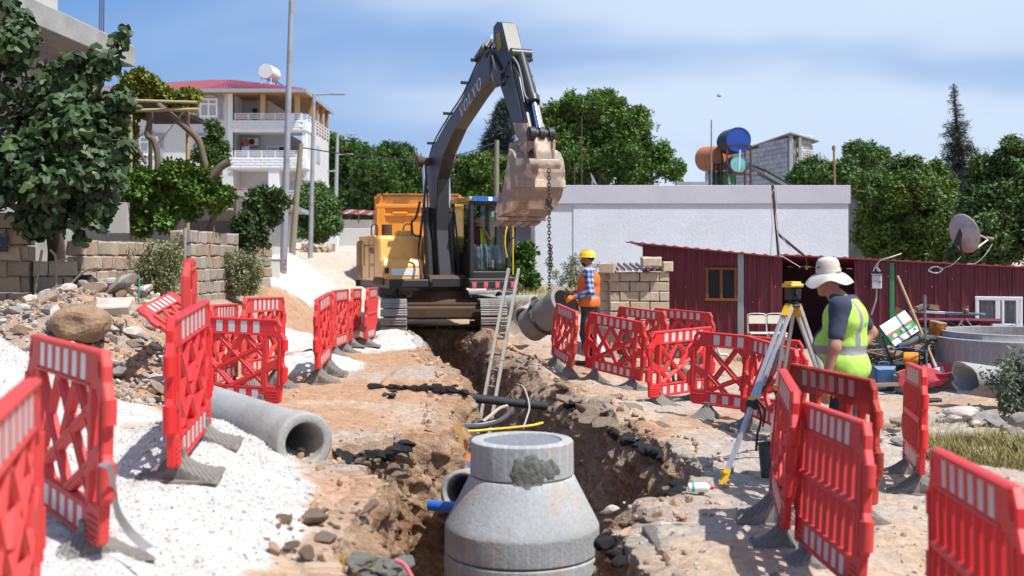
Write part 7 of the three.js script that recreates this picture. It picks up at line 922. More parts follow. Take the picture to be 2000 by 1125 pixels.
{ // man in the sun hat
  const D = 9.4, x = hx(1650, D), gy = ground(x, D, false), GR = [0.30, 0.30, 0.31], LIME = [0.47, 0.80, 0.12];
  const S = (EYE + 0.02 - gy) / 1.80;
  const { t, H } = person('man in white sun hat and lime vest, hand on hip, looking away', { ...stand, neck: [0, 1.49, 0.04], head: [0, 1.62, 0.125], shL: [0.2, 1.43, 0.0], shR: [-0.2, 1.43, 0.0], elL: [0.29, 1.13, 0.02], wrL: [0.30, 0.86, 0.09], elR: [-0.44, 1.2, -0.13], wrR: [-0.245, 1.02, -0.04] }, {
    pos: V(x, gy, -D), yaw: -2.05, scale: S, fat: 1.03, belly: 0.13, skin: [0.40, 0.20, 0.14], hair: [0.12, 0.11, 0.10], sleeve: 0.72, shirt: [0.045, 0.06, 0.10], headYaw: -0.4, headPitch: 0.02, trousers: [0.03, 0.035, 0.05], flare: -0.04, vestLow: -0.12, gap: 0.15,
    handR: [[0.6, -0.5, 0.5], [0.3, 0, -0.9], 0.5],
    vest: (x, y, z) => { const j = fbm(x * 5, y * 5, z * 5, 2) * 0.02; if (band(y + j, 1.065, 1.135)) return GR; if (y > 1.13 && band(abs(x), 0.105, 0.155)) return GR; if (y > 1.22 && z < -0.05 && band(y, 1.27, 1.30) && abs(x) < 0.08 && hsh(floor(x * 90), floor(y * 70)) > 0.55) return [0.08, 0.16, 0.3]; return LIME; } });
  const hat = new G(), N = 56, br = []; hat.lathe([[0, 0.137], [0.04, 0.136], [0.075, 0.128], [0.094, 0.108], [0.102, 0.075], [0.106, 0.04], [0.108, 0.03], [0.11, 0.028], [0.108, 0.02]], 40);
  const rim = new G(), R = (r, i, o) => { const a = i / N * 2 * PI, w = 0.014 * sin(a * 3 + 1) + 0.01 * sin(a * 5), q = (r - 0.105) / 0.09; return V(cos(a) * r, 0.026 - 0.05 * q * q - 0.012 * q + w * q + o, sin(a) * r * 1.06); }; for (let i = 0; i < N; i++) for (const [r0, r1] of [[0.102, 0.13], [0.13, 0.16], [0.16, 0.186], [0.186, 0.2]]) rim.quad(R(r0, i, 0), R(r0, i + 1, 0), R(r1, i + 1, 0), R(r1, i, 0));
  const hm = mat('cream cotton', [0.62, 0.57, 0.50], { map: T.cloth, s: 4, roughness: 0.95 }), hp = H(0, 0.03, -0.005), crown = mesh('hat', jit(hat.geo(), 0.0025), hm, t, hp); crown.rotation.set(0.1, 0.5, -0.06); crown.scale.set(0.88, 1.15, 0.88); let rg = mergeVertices(rim.geo().deleteAttribute('normal').deleteAttribute('uv')); rg.computeVertexNormals(); rg = boxUV(rg.toNonIndexed()); mesh('brim', rg, hm, crown); const bd = new G(); bd.lathe([[0.1065, 0.028], [0.1085, 0.03], [0.1075, 0.05], [0.1055, 0.05]], 40); mesh('hat_band', bd.geo(), mat('hat band', [0.60, 0.56, 0.5], { roughness: 1 }), crown); for (const [a, y] of [[0.25, 0.075], [0.4, 0.07], [0.55, 0.076], [2.6, 0.07], [2.8, 0.075]]) mesh('eyelet', new G().sph(0, 0, 0, 0.006).geo(), M.black, crown, V(sin(a) * 0.102, y, cos(a) * 0.102));
}
{ // worker with yellow helmet at the pipe
  const D = 20.3, x = hx(1151, D), gy = ground(x, D, false), S = (hy(487, D) - gy) / 1.80, OR = [0.86, 0.17, 0.02], GR = [0.34, 0.34, 0.33];
  const plaid = (x, y, z) => { const q = (v, p) => ((v / p) % 1 + 1) % 1 < 0.5, a = q(x + z, 0.085), b = q(y, 0.085); return a && b ? [0.03, 0.07, 0.26] : a !== b ? [0.16, 0.24, 0.46] : [0.62, 0.66, 0.72]; };
  const { t, H, hq } = person('worker in yellow helmet, orange vest and plaid shirt guiding the hanging pipe', { ...stand, head: [0, 1.65, 0.03], elL: [0.25, 1.15, -0.05], wrL: [0.17, 1.07, 0.2], elR: [-0.27, 1.18, 0.02], wrR: [-0.15, 1.12, 0.28], knL: [0.1, 0.5, 0.06], anR: [-0.11, 0.09, -0.12], toeR: [-0.13, 0.035, 0.05] }, {
    pos: V(x, gy, -D), yaw: -1.78, scale: S, skin: [0.26, 0.13, 0.085], hair: [0.012, 0.01, 0.009], sleeve: 1.85, shirt: [1, 1, 1], shirtCol: plaid, collar: [0.25, 0.33, 0.55], headYaw: -0.25, trousers: [0.045, 0.05, 0.055], gloves: [0.85, 0.21, 0.03], beard: true, vestLow: -0.06,
    handL: [[-0.2, -0.1, 1], [-0.4, -1, 0], 0.55], handR: [[0.1, -0.2, 1], [0.4, -1, 0], 0.55],
    vest: (x, y, z) => band(y + 0.03 * z, 1.04, 1.1) ? GR : OR });
  const ym = mat('yellow helmet', [0.80, 0.52, 0.02], { roughness: 0.28 }), hp = H(0, 0.04, 0), g = new G(); g.lathe([[0, 0.098], [0.035, 0.096], [0.07, 0.084], [0.095, 0.06], [0.11, 0.02], [0.114, -0.005], [0.124, -0.012], [0.122, -0.018], [0.11, -0.012]], 32, M4(0, 0, 0, 0, 0, 0, V(0.92, 1, 1.12))); for (const a of [-0.03, 0, 0.03]) g.tube([V(a, 0.03, -0.118), V(a, 0.09, -0.06), V(a, 0.104, 0), V(a, 0.09, 0.06), V(a, 0.03, 0.118)], 0.007, 6, 20); const hel = mesh('helmet', g.geo(), ym, t, hp); hel.quaternion.copy(hq); const pk = new G(); pk.ext([[-0.09, 0], [0.09, 0], [0.075, 0.045], [0, 0.065], [-0.075, 0.045]], 0.01, 0.003, M4(0, -0.012, 0.108, PI / 2 + 0.2)); mesh('peak', pk.geo(), ym, hel);
}
{ // operator seated in the cab
  const ex = scene.children.find((o) => o.name === 'excavator'), p = ex.localToWorld(V(0.88, 1.93 - 0.93, 0.15)), LIME = [0.40, 0.66, 0.08];
  person('excavator operator in dark red shirt sitting in the cab, hand at his mouth', { pelvis: [0, 1.0, -0.06], chest: [0, 1.34, -0.04], neck: [0, 1.52, -0.03], head: [0, 1.675, 0.02], shL: [0.185, 1.46, -0.03], shR: [-0.185, 1.46, -0.03], elL: [0.24, 1.24, 0.16], wrL: [0.06, 1.52, 0.2], elR: [-0.25, 1.2, 0.02], wrR: [-0.2, 1.12, 0.27], hipL: [0.09, 0.96, 0], hipR: [-0.09, 0.96, 0], knL: [0.13, 1.0, 0.44], knR: [-0.13, 1.0, 0.44], anL: [0.13, 0.58, 0.5], anR: [-0.13, 0.58, 0.5], toeL: [0.14, 0.52, 0.68], toeR: [-0.14, 0.52, 0.68] }, { pos: p, yaw: 20 * PI / 180, scale: 1.0, fat: 1.1, skin: [0.36, 0.18, 0.12], hair: [0.02, 0.017, 0.015], beard: true, sleeve: 0.8, shirt: [0.11, 0.012, 0.018], trousers: [0.10, 0.12, 0.17], headYaw: -0.25, headPitch: 0.1, handL: [[-0.4, 0.9, 0.05], [-0.5, 0, -1], 0.8], handR: [[0, -0.2, 1], [0, -1, 0], 0.8], vest: (x) => (x > 0.02 ? LIME : [0.11, 0.012, 0.018]), vestLow: 0.04 });
}
{ // labourer bending in the trench
  const D = 11.3, fl = -2.1;
  person('labourer in orange vest bending inside the trench, mostly hidden by the manhole', { pelvis: [0, 0.98, -0.12], chest: [0, 1.27, 0.06], neck: [0, 1.38, 0.2], head: [0, 1.42, 0.36], shL: [0.19, 1.34, 0.12], shR: [-0.19, 1.34, 0.12], elL: [0.25, 1.06, 0.2], wrL: [0.2, 0.86, 0.33], elR: [-0.24, 1.08, 0.26], wrR: [-0.12, 0.9, 0.42], hipL: [0.09, 0.93, -0.1], hipR: [-0.09, 0.93, -0.1], knL: [0.11, 0.5, 0.03], knR: [-0.11, 0.5, 0.03], anL: [0.12, 0.09, -0.06], anR: [-0.12, 0.09, -0.06], toeL: [0.14, 0.035, 0.11], toeR: [-0.14, 0.035, 0.11] }, { pos: V(hx(905, D), fl, -D), yaw: 1.2, scale: 1.36, skin: [0.3, 0.16, 0.11], hair: [0.02, 0.016, 0.014], sleeve: 1.8, shirt: [0.03, 0.12, 0.42], trousers: [0.02, 0.02, 0.025], gloves: [0.4, 0.42, 0.42], vest: (x, y, z) => band(y - 0.6 * z, 1.08, 1.13) ? [0.6, 0.62, 0.3] : [0.85, 0.16, 0.03], vestLow: -0.02, headPitch: 0.7 });
}
// ---------- things on the site ----------
const ringPipe = (name, label, a, b, r, wall, m, group, sock = 0) => {           // a: open end seen, b: far end
  const t = thing(name, label, 'pipe', a, 0, group), d = b.clone().sub(a), L = d.length(); t.quaternion.setFromUnitVectors(UP, d.clone().normalize()); const g = new G(), s = sock || 0;
  g.lathe([[r - wall, L], [r - wall, 0.015], [r - wall + 0.015, 0], [r + s - 0.02, 0], [r + s, 0.018], [r + s, s ? 0.16 : 0.02], [r, s ? 0.2 : 0.03], [r, L], [r - wall, L]], 44); g.build('pipe_shell', m, t); return t; };
M.pipe = mat('pipe concrete', [0.47, 0.47, 0.455], { map: T.conc, s: 0.7, bump: T.gritB, bs: 2, b: 0.004, roughness: 0.92 });
{ // manhole
  const D = 8.6, X = hx(1019.5, D), t = thing('manhole', 'big grey precast concrete manhole cone and ring standing in the trench', 'manhole', V(X, 0, -D)), yt = hy(857, D), n = new G(), seg = 72;
  const mc = mat('manhole concrete', [0.51, 0.525, 0.53], { map: T.stain, s: 0.9, bump: T.gritB, bs: 2.2, b: 0.004, roughness: 0.92 });
  n.lathe([[0.30, yt - 0.05], [0.315, yt - 0.004], [0.325, yt], [0.400, yt - 0.002], [0.411, yt - 0.016], [0.415, yt - 0.262], [0.409, yt - 0.274], [0.3, yt - 0.277]], seg); n.build('neck', mc, t);
  const c = new G(); c.lathe([[0.40, yt - 0.279], [0.415, yt - 0.285], [0.424, yt - 0.297], [0.45, yt - 0.35], [0.60, yt - 0.64], [0.615, yt - 0.67], [0.617, yt - 0.69], [0.617, yt - 0.865], [0.608, yt - 0.88], [0.5, yt - 0.882]], seg); c.build('cone', mc, t);
  const r = new G(); r.lathe([[0.55, yt - 0.888], [0.606, yt - 0.89], [0.62, yt - 0.904], [0.62, yt - 1.6], [0.61, yt - 1.61], [0.61, yt - 1.62], [0.62, yt - 1.63], [0.62, -2.2]], seg); r.build('ring', mc, t);
  const ld = new G(); ld.lathe([[0, yt - 0.012], [0.30, yt - 0.012], [0.318, yt - 0.016], [0.318, yt - 0.06]], 48); const cvs = document.createElement('canvas'); cvs.width = cvs.height = 512; const k = cvs.getContext('2d'); k.fillStyle = '#83868a'; k.fillRect(0, 0, 512, 512); for (let i = 0; i < 700; i++) { const a = rnd() * 6.28, r0 = rr(0, 200), r1 = r0 + rr(20, 90); k.strokeStyle = rnd() < 0.5 ? 'rgba(165,168,170,0.35)' : 'rgba(85,88,94,0.35)'; k.lineWidth = rr(1, 4); k.beginPath(); k.moveTo(256 + cos(a) * r0, 256 + sin(a) * r0); k.lineTo(256 + cos(a + 0.08) * r1, 256 + sin(a + 0.08) * r1); k.stroke(); } const lt = new THREE.CanvasTexture(cvs); lt.colorSpace = THREE.SRGBColorSpace; const lg = ld.geo(), p = lg.attributes.position, uv = lg.attributes.uv; for (let i = 0; i < p.count; i++) uv.setXY(i, p.getX(i) / 0.66 + 0.5, p.getZ(i) / 0.66 + 0.5); const lm = mat('scratched lid', [0.8, 0.8, 0.8], { roughness: 0.75 }); lm.map = lt; mesh('lid', lg, lm, t);
  // smear of darker fresh mortar on the neck, lumpy
  const na = 60, nb = 50, pos = [], idx = []; for (let j = 0; j <= nb; j++) for (let i = 0; i <= na; i++) { const a = lerp(-0.45, 0.9, i / na), y = lerp(yt - 0.36, yt - 0.02, j / nb), u = (a - 0.22 - 0.14 * (y - yt + 0.2) / 0.15) / 0.55, v = (y - (yt - 0.185)) / 0.135, base = y > yt - 0.277 ? 0.4125 : 0.414 + (yt - 0.277 - y) * 0.5; const dd = hypot(u + 0.25 * v, v) + (fbm(a * 9, y * 16, 3, 4) - 0.5) * 0.75; const h = 0.016 * sm(1.0, 0.6, dd) * (0.4 + fbm(a * 16, y * 20, 6, 3)) - 0.005 + 0.008 * sm(0.7, 0.2, dd) * fbm(a * 34, y * 34, 2, 2); pos.push(sin(a) * (base + h), y, cos(a) * (base + h)); } for (let j = 0; j < nb; j++) for (let i = 0; i < na; i++) { const a = j * (na + 1) + i; idx.push(a, a + 1, a + na + 1, a + 1, a + na + 2, a + na + 1); } const mg = new THREE.BufferGeometry(); mg.setAttribute('position', new THREE.Float32BufferAttribute(pos, 3)); mg.setIndex(idx); mg.computeVertexNormals(); mesh('mortar_patch', boxUV(mg.toNonIndexed()), mat('fresh mortar', [0.19, 0.195, 0.175], { map: T.grit, s: 2, bump: T.gritB, bs: 4, b: 0.006, roughness: 0.85 }), t);
}
ringPipe('concrete_pipe', 'grey concrete pipe lying on the white gravel at the left of the trench', P(596, 866, 8.7), P(404, 797, 10.5), 0.228, 0.064, M.pipe, 'concrete pipes', 0.02);
ringPipe('concrete_pipe', 'thin pipe stored beside the right excavator track, open end right', P(975, 578, 29), P(905, 577, 30.5), 0.15, 0.035, M.pipe, 'concrete pipes', 0.01);
ringPipe('concrete_pipe', 'long pale pipe lying behind the hanging one, open end right', P(1045, 596, 28.4), P(935, 597, 29.6), 0.27, 0.06, M.pipe, 'concrete pipes', 0.01);
ringPipe('concrete_pipe', 'second long pale pipe, farther up the dry grass', P(1078, 592, 30.5), P(960, 585, 31), 0.25, 0.05, M.pipe, 'concrete pipes');
ringPipe('concrete_pipe', 'short pale pipe, open end facing the trench, left of the hanging pipe', P(1021, 620, 22.0), P(1050, 603, 22.9), 0.2, 0.04, M.pipe, 'concrete pipes', 0.02);
ringPipe('concrete_pipe', 'pale pipe lying behind the barriers at the feet of the helmeted worker', P(1222, 655, 19.4), P(1160, 632, 20.2), 0.21, 0.05, M.pipe, 'concrete pipes', 0.015);
{ const g = new G(); g.cyl(P(1162, 655, 18.6), P(1180, 692, 18.3), 0.05, 0.05, 12); tag(g.build('plastic_pipe', mat('pale blue plastic', [0.55, 0.62, 0.70], { roughness: 0.4 })), 'pale plastic pipe leaning behind the barrier by the helmeted worker', 'pipe'); }
ringPipe('buried_pipe', 'pale concrete pipe just showing behind the manhole cone', P(903, 962, 9.5), P(940, 950, 10.6), 0.2, 0.05, M.pipe);
{ // in the trench
  const tag1 = (n, l, c, f, m) => { const g = new G(); f(g); return tag(g.build(n, m), l, c); };
  tag1('black_pipe', 'black ribbed plastic pipe crossing the trench', 'pipe', (g) => { const a = P(884, 773, 13.5), b = P(1066, 793, 14.4), n = 60; g.cyl(a, b, 0.05, 0.05, 16); for (let i = 0; i < n; i++) { const p = a.clone().lerp(b, (i + 0.2) / n), q = a.clone().lerp(b, (i + 0.75) / n); g.cyl(p, q, 0.058, 0.058, 16); } }, mat('black pipe', [0.045, 0.05, 0.055], { map: T.dust, s: 2, roughness: 0.6 }));
  tag1('yellow_hose', 'yellow hose stretched across the trench behind the manhole', 'hose', (g) => g.tube([P(888, 838, 11.8), P(915, 842, 11.8), P(960, 839, 11.9), P(1040, 831, 12), P(1060, 826, 12.1)], 0.016), mat('yellow hose', [0.80, 0.48, 0.03], { roughness: 0.4 }));
  tag1('blue_pipe', 'blue plastic pipe entering the trench left of the manhole', 'pipe', (g) => g.cyl(P(840, 987, 9.0), P(905, 993, 8.8), 0.046, 0.046, 18), mat('blue pipe', [0.03, 0.14, 0.50], { map: T.dust, s: 2, roughness: 0.4 }));
  tag1('wooden_stake', 'rough yellow brown wooden stake in the left trench wall', 'stake', (g) => { g.bar(P(893, 828, 11.2), P(900, 896, 11.0), 0.09, 0.04, V(0, 0, 1)); g.bar(P(898, 876, 11.0), P(909, 897, 11.0), 0.04, 0.03, V(0, 0, 1)); }, mat('yellow brown wood', [0.42, 0.22, 0.06], { map: T.wood, s: 4 }));
  const cb = (l, pts, r, c) => tag1('cable', l, 'cable', (g) => g.tube(pts.map(([x, y, d]) => P(x, y, d)), r, 7, 30), mat('cable ' + l, c, { roughness: 0.7 }));
  cb('black cable bundle bending across the trench under the black pipe', [[884, 833, 12], [930, 833, 12.2], [965, 826, 12.6], [985, 816, 13], [1000, 800, 13.4]], 0.035, [0.06, 0.06, 0.065]); cb('thin grey cable lying on the black cable bundle', [[886, 828, 12.1], [930, 829, 12.2], [960, 824, 12.5], [978, 818, 12.9]], 0.014, [0.26, 0.25, 0.24]); cb('pale bent tube rising from the black cables', [[942, 824, 12.4], [958, 812, 12.7], [975, 798, 13], [990, 793, 13.3]], 0.022, [0.42, 0.33, 0.27]);
  cb('thin grey wire hanging down the right trench slope', [[1010, 750, 15], [1022, 756, 14.6], [1030, 775, 14.2], [1034, 795, 13.8], [1028, 818, 13.2], [1021, 838, 12.6]], 0.012, [0.36, 0.36, 0.33]);
  // ladder
  const t = thing('ladder', 'aluminium ladder leaning out of the trench in front of the excavator', 'ladder'), top = P(1003, 527, 16.0), low = P(952, 805, 14.3), dir = low.clone().sub(top), bot = top.clone().addScaledVector(dir, 1.9), ac = V(0.15, 0, 0.2), al = mat('dusty aluminium', [0.24, 0.225, 0.20], { map: T.dust, s: 1.2, roughness: 0.7 });
  for (const s of [-0.5, 0.5]) { const g = new G(), a = top.clone().addScaledVector(ac, s), b = bot.clone().addScaledVector(ac, s); g.bar(a, b, 0.075, 0.042, V(1, 0, 0)); const m = a.clone().lerp(b, 0.32); g.bar(m, m.clone().addScaledVector(dir, 0.06), 0.09, 0.04, V(1, 0, 0)); g.build('rail', al, t); } for (let i = 0; i < 17; i++) { const p = top.clone().lerp(bot, (i + 0.6) / 17.2), g = new G(); g.cyl(p.clone().addScaledVector(ac, -0.5), p.clone().addScaledVector(ac, 0.5), 0.02, 0.02, 8); g.build('rung', al, t); }
}
{ // bottle, bucket, slab, strap
  const a = V(hx(1343, 9.25), 0, -9.25); a.y = ground(a.x, 9.25, false) + 0.045; const t = thing('plastic_bottle', 'white plastic bottle with red nozzle lying on the ground by the trench', 'bottle', a), ax = V(1, 0.01, 0.05).normalize(); t.quaternion.setFromUnitVectors(UP, ax); const g = new G(); g.lathe([[0, -0.002], [0.03, 0], [0.038, 0.01], [0.04, 0.03], [0.04, 0.15], [0.036, 0.17], [0.02, 0.185], [0.016, 0.195]], 24); g.build('bottle_body', M.whiteGloss, t); const c = new G(); c.lathe([[0.02, 0.192], [0.02, 0.215], [0.012, 0.222], [0.005, 0.255], [0, 0.256]], 16); c.build('nozzle', mat('red nozzle', [0.6, 0.02, 0.04], { roughness: 0.4 }), t); const l = new G(); l.lathe([[0.0408, 0.035], [0.0408, 0.055]], 24); l.build('green_print', mat('green print', [0.03, 0.4, 0.2], {}), t);
  const bx = hx(1512, 9.9), bk = thing('dark_bucket', 'dark grey bucket behind the edge on red barrier, yellow handle', 'bucket', V(bx, ground(bx, 9.9, false), -9.9)), bg = new G(); bg.lathe([[0, 0.01], [0.115, 0], [0.12, 0.02], [0.145, 0.29], [0.155, 0.30], [0.15, 0.31], [0.138, 0.29], [0.11, 0.02], [0, 0.02]], 28); bg.build('bucket_body', mat('dark plastic', [0.06, 0.065, 0.07], { map: T.dust, s: 2, roughness: 0.6 }), bk); const y = new G(); y.cb(0.03, 0.2, 0.02, 0.005, 0.1, 0.12, 0.12); y.build('handle', mat('yellow plastic', [0.7, 0.5, 0.02], {}), bk);
  const sl = new G(); sl.ext([[0.97, 8.02], [1.0, 7.2], [1.02, 6.2], [1.05, 5.4], [1.9, 5.3], [2.4, 6.4], [2.2, 7.4], [1.6, 7.85], [1.25, 8.1]], 0.12, 0.008, basisM(V(1, 0, 0), V(0, 0, -1), V(0, 1, 0), V(0, -0.14, 0))); struct(sl.build('asphalt_slab', mat('dusty asphalt', [0.20, 0.18, 0.16], { map: T.grit, s: 1.1, bump: T.gritB, bs: 2.4, b: 0.012, roughness: 1 })));
  const s = new G(), sp = [[196, 905, 4.95], [214, 912, 4.92], [222, 960, 5.0], [232, 1005, 5.05], [255, 1040, 5.05], [290, 1072, 5.0]].map(([x, y, d]) => P(x, y, d)), cv = new THREE.CatmullRomCurve3(sp), N = 40; for (let i = 0; i < N; i++) { const p = cv.getPoint(i / N), q = cv.getPoint((i + 1) / N), w = V(0.016 + 0.012 * sm(0.5, 1, i / N), 0.012, 0.006); s.quad(p.clone().sub(w), q.clone().sub(w), q.clone().add(w), p.clone().add(w)); } tag(s.build('strap', mat('grey white webbing', [0.48, 0.47, 0.45], { map: T.cloth, s: 5 })), 'grey white strap hanging from the foreground barrier onto the gravel', 'strap');
  const rc = new G(); rc.tube([P(772, 1094, 5.9), P(786, 1100, 5.9), P(796, 1112, 5.85), P(806, 1130, 5.8)], 0.012); tag(rc.build('pink_cable', mat('pink cable', [0.55, 0.12, 0.14], {})), 'pink cable end at the lower edge of the trench', 'cable'); const ws = new G(); ws.bar(P(666, 1088, 6.2), P(682, 1130, 6.1), 0.045, 0.03, V(0, 0, 1)); tag(ws.build('wooden_stake', mat('ochre wood', [0.42, 0.24, 0.05], { map: T.wood, s: 4 })), 'ochre wooden stake end in the rubble below the white gravel', 'stake');
}
function heap(name, label, cat, list, mats, det = 1) { const t = thing(name, label, cat), gs = [0, 1, 2, 3, 4, 5].map((s) => rockGeo(s * 3 + 41, det, 0.7)); for (const [x, y, z, s, sy = 0.8] of list) { const m = mesh('stone', pick(gs), pick(mats), t, V(x, y, z)); m.scale.set(s * rr(0.9, 1.5), s * sy, s); m.rotation.set(rr(-0.5, 0.5), rr(0, 6.3), rr(-0.5, 0.5)); } return t; }
const rockM = [mat('rubble tan', [0.50, 0.40, 0.31], { map: T.patch, s: 1.4, bump: T.gritB, bs: 2, b: 0.012 }), mat('rubble grey', [0.42, 0.41, 0.40], { map: T.patch, s: 1.2, bump: T.gritB, bs: 2, b: 0.01 }), mat('rubble brown', [0.36, 0.25, 0.18], { map: T.patch, s: 1.6, bump: T.gritB, bs: 2, b: 0.014 }), mat('rubble pale', [0.60, 0.55, 0.50], { map: T.patch, s: 1.2 }), mat('rubble dark', [0.17, 0.15, 0.14], { map: T.patch, s: 1.2 })];
const earthM = [mat('earth clod', [0.40, 0.27, 0.18], { map: T.grit, s: 1.5, bump: T.gritB, bs: 3, b: 0.02 }), mat('earth clod pale', [0.50, 0.37, 0.27], { map: T.grit, s: 1.3, bump: T.gritB, bs: 3, b: 0.02 }), mat('earth clod dark', [0.24, 0.15, 0.10], { map: T.grit, s: 1.6, bump: T.gritB, bs: 3, b: 0.02 })];
{ // left rubble with the boulder
  const L = []; for (let i = 0; i < 210; i++) { const D = rr(12.6, 16.4), px = rr(-60, 345), x = hx(px, D); if (x > -3.6) continue; const s = 0.06 + 0.3 * rnd() ** 2.3; L.push([x, ground(x, D, false) + s * 0.15, -D, s]); } for (let i = 0; i < 40; i++) { const q = P(rr(100, 250), rr(545, 600), rr(15.0, 15.9)); L.push([q.x, q.y - 0.05, q.z, rr(0.1, 0.4)]); }
  heap('rubble_heap', 'heap of broken stones and concrete lumps below the garden wall', 'rubble', L, [...rockM, rockM[1], rockM[3]]);
  const c = P(158, 632, 13.2), b = mesh('boulder', (() => { let g = mergeVertices(new THREE.IcosahedronGeometry(1, 5).deleteAttribute('normal').deleteAttribute('uv')); const p = g.attributes.position; for (let i = 0; i < p.count; i++) { const v = V().fromBufferAttribute(p, i), h = sm(0.62, 0.15, hypot(v.x - 0.1, v.y - 0.05)) * (v.z > 0 ? 1 : 0); v.multiplyScalar(0.86 + 0.22 * fbm(v.x * 2 + 5, v.y * 2, v.z * 2, 4) + 0.05 * fbm(v.x * 9, v.y * 9, v.z * 9, 3) - 0.3 * h); p.setXYZ(i, v.x * 0.37, v.y * 0.25, v.z * 0.32); } g = g.toNonIndexed(); g.computeVertexNormals(); return boxUV(g); })(), mat('boulder', [0.46, 0.31, 0.20], { map: T.patch, s: 1.2, bump: T.gritB, bs: 2, b: 0.02 }), scene, c); b.rotation.set(0, -0.1, 0.05); tag(b, 'big hollowed brown boulder lying in front of the rubble heap', 'boulder');
  const cp = P(112, 640, 13.4), cr = mesh('pale_rock', rockGeo(77, 3, 1), rockM[3], scene, cp); cr.scale.set(0.36, 0.5, 0.4); tag(cr, 'pale rock leaning against the left side of the boulder', 'rock');
  const sl = new G(); sl.cb(0.42, 0.1, 0.34, 0.02); const so = mesh('broken_slab', jit(sl.geo(), 0.02), rockM[3], scene, P(222, 598, 13.8)); so.rotation.set(0.35, 0.3, -0.1); tag(so, 'broken pale tile slab on the rubble right of the boulder', 'slab');
  const bag = mesh('black_bag', jit(rockGeo(5, 3, 0.8).clone(), 0.01), mat('black plastic bag', [0.012, 0.012, 0.013], { roughness: 0.35 }), scene, P(168, 548, 15.6)); bag.scale.set(0.42, 0.28, 0.3); tag(bag, 'crumpled black plastic bag on top of the rubble by the wall', 'bag');
  const rag = mesh('blue_rag', jit(rockGeo(6, 2, 0.5).clone(), 0.02), mat('blue rag', [0.06, 0.22, 0.55], { map: T.cloth, s: 3 }), scene, P(95, 569, 15.2)); rag.scale.set(0.13, 0.09, 0.1); tag(rag, 'small bright blue rag on the rubble', 'rag');
  for (const [l, p] of [['upright bare stick in front of the low wall', [[106, 595], [110, 540], [108, 500], [98, 488]]], ['thin brown stick leaning against the wall by the pillar', [[68, 580], [75, 530], [82, 488]]], ['long bent stick sticking out of the rubble to the right', [[135, 560], [150, 543], [170, 527], [190, 523]]], ['thin dry branch lying from the upright stick to the right', [[108, 512], [125, 506], [142, 507]]], ['dry stalk rising at the left edge of the rubble', [[28, 640], [15, 615], [2, 598]]]]) { const g = new G(); g.tube(p.map(([x, y]) => P(x, y, 15.3)), 0.018, 6, 20); tag(g.build('stick', mat('dry stick', [0.33, 0.25, 0.17], { map: T.wood, s: 5 })), l, 'stick'); }
  const gs = new G(); gs.tube([P(271, 590, 14), P(272, 540, 14.2)], 0.012); tag(gs.build('green_stake', mat('green stake', [0.02, 0.16, 0.12], {})), 'thin dark green stake standing among the weeds', 'stake');
}
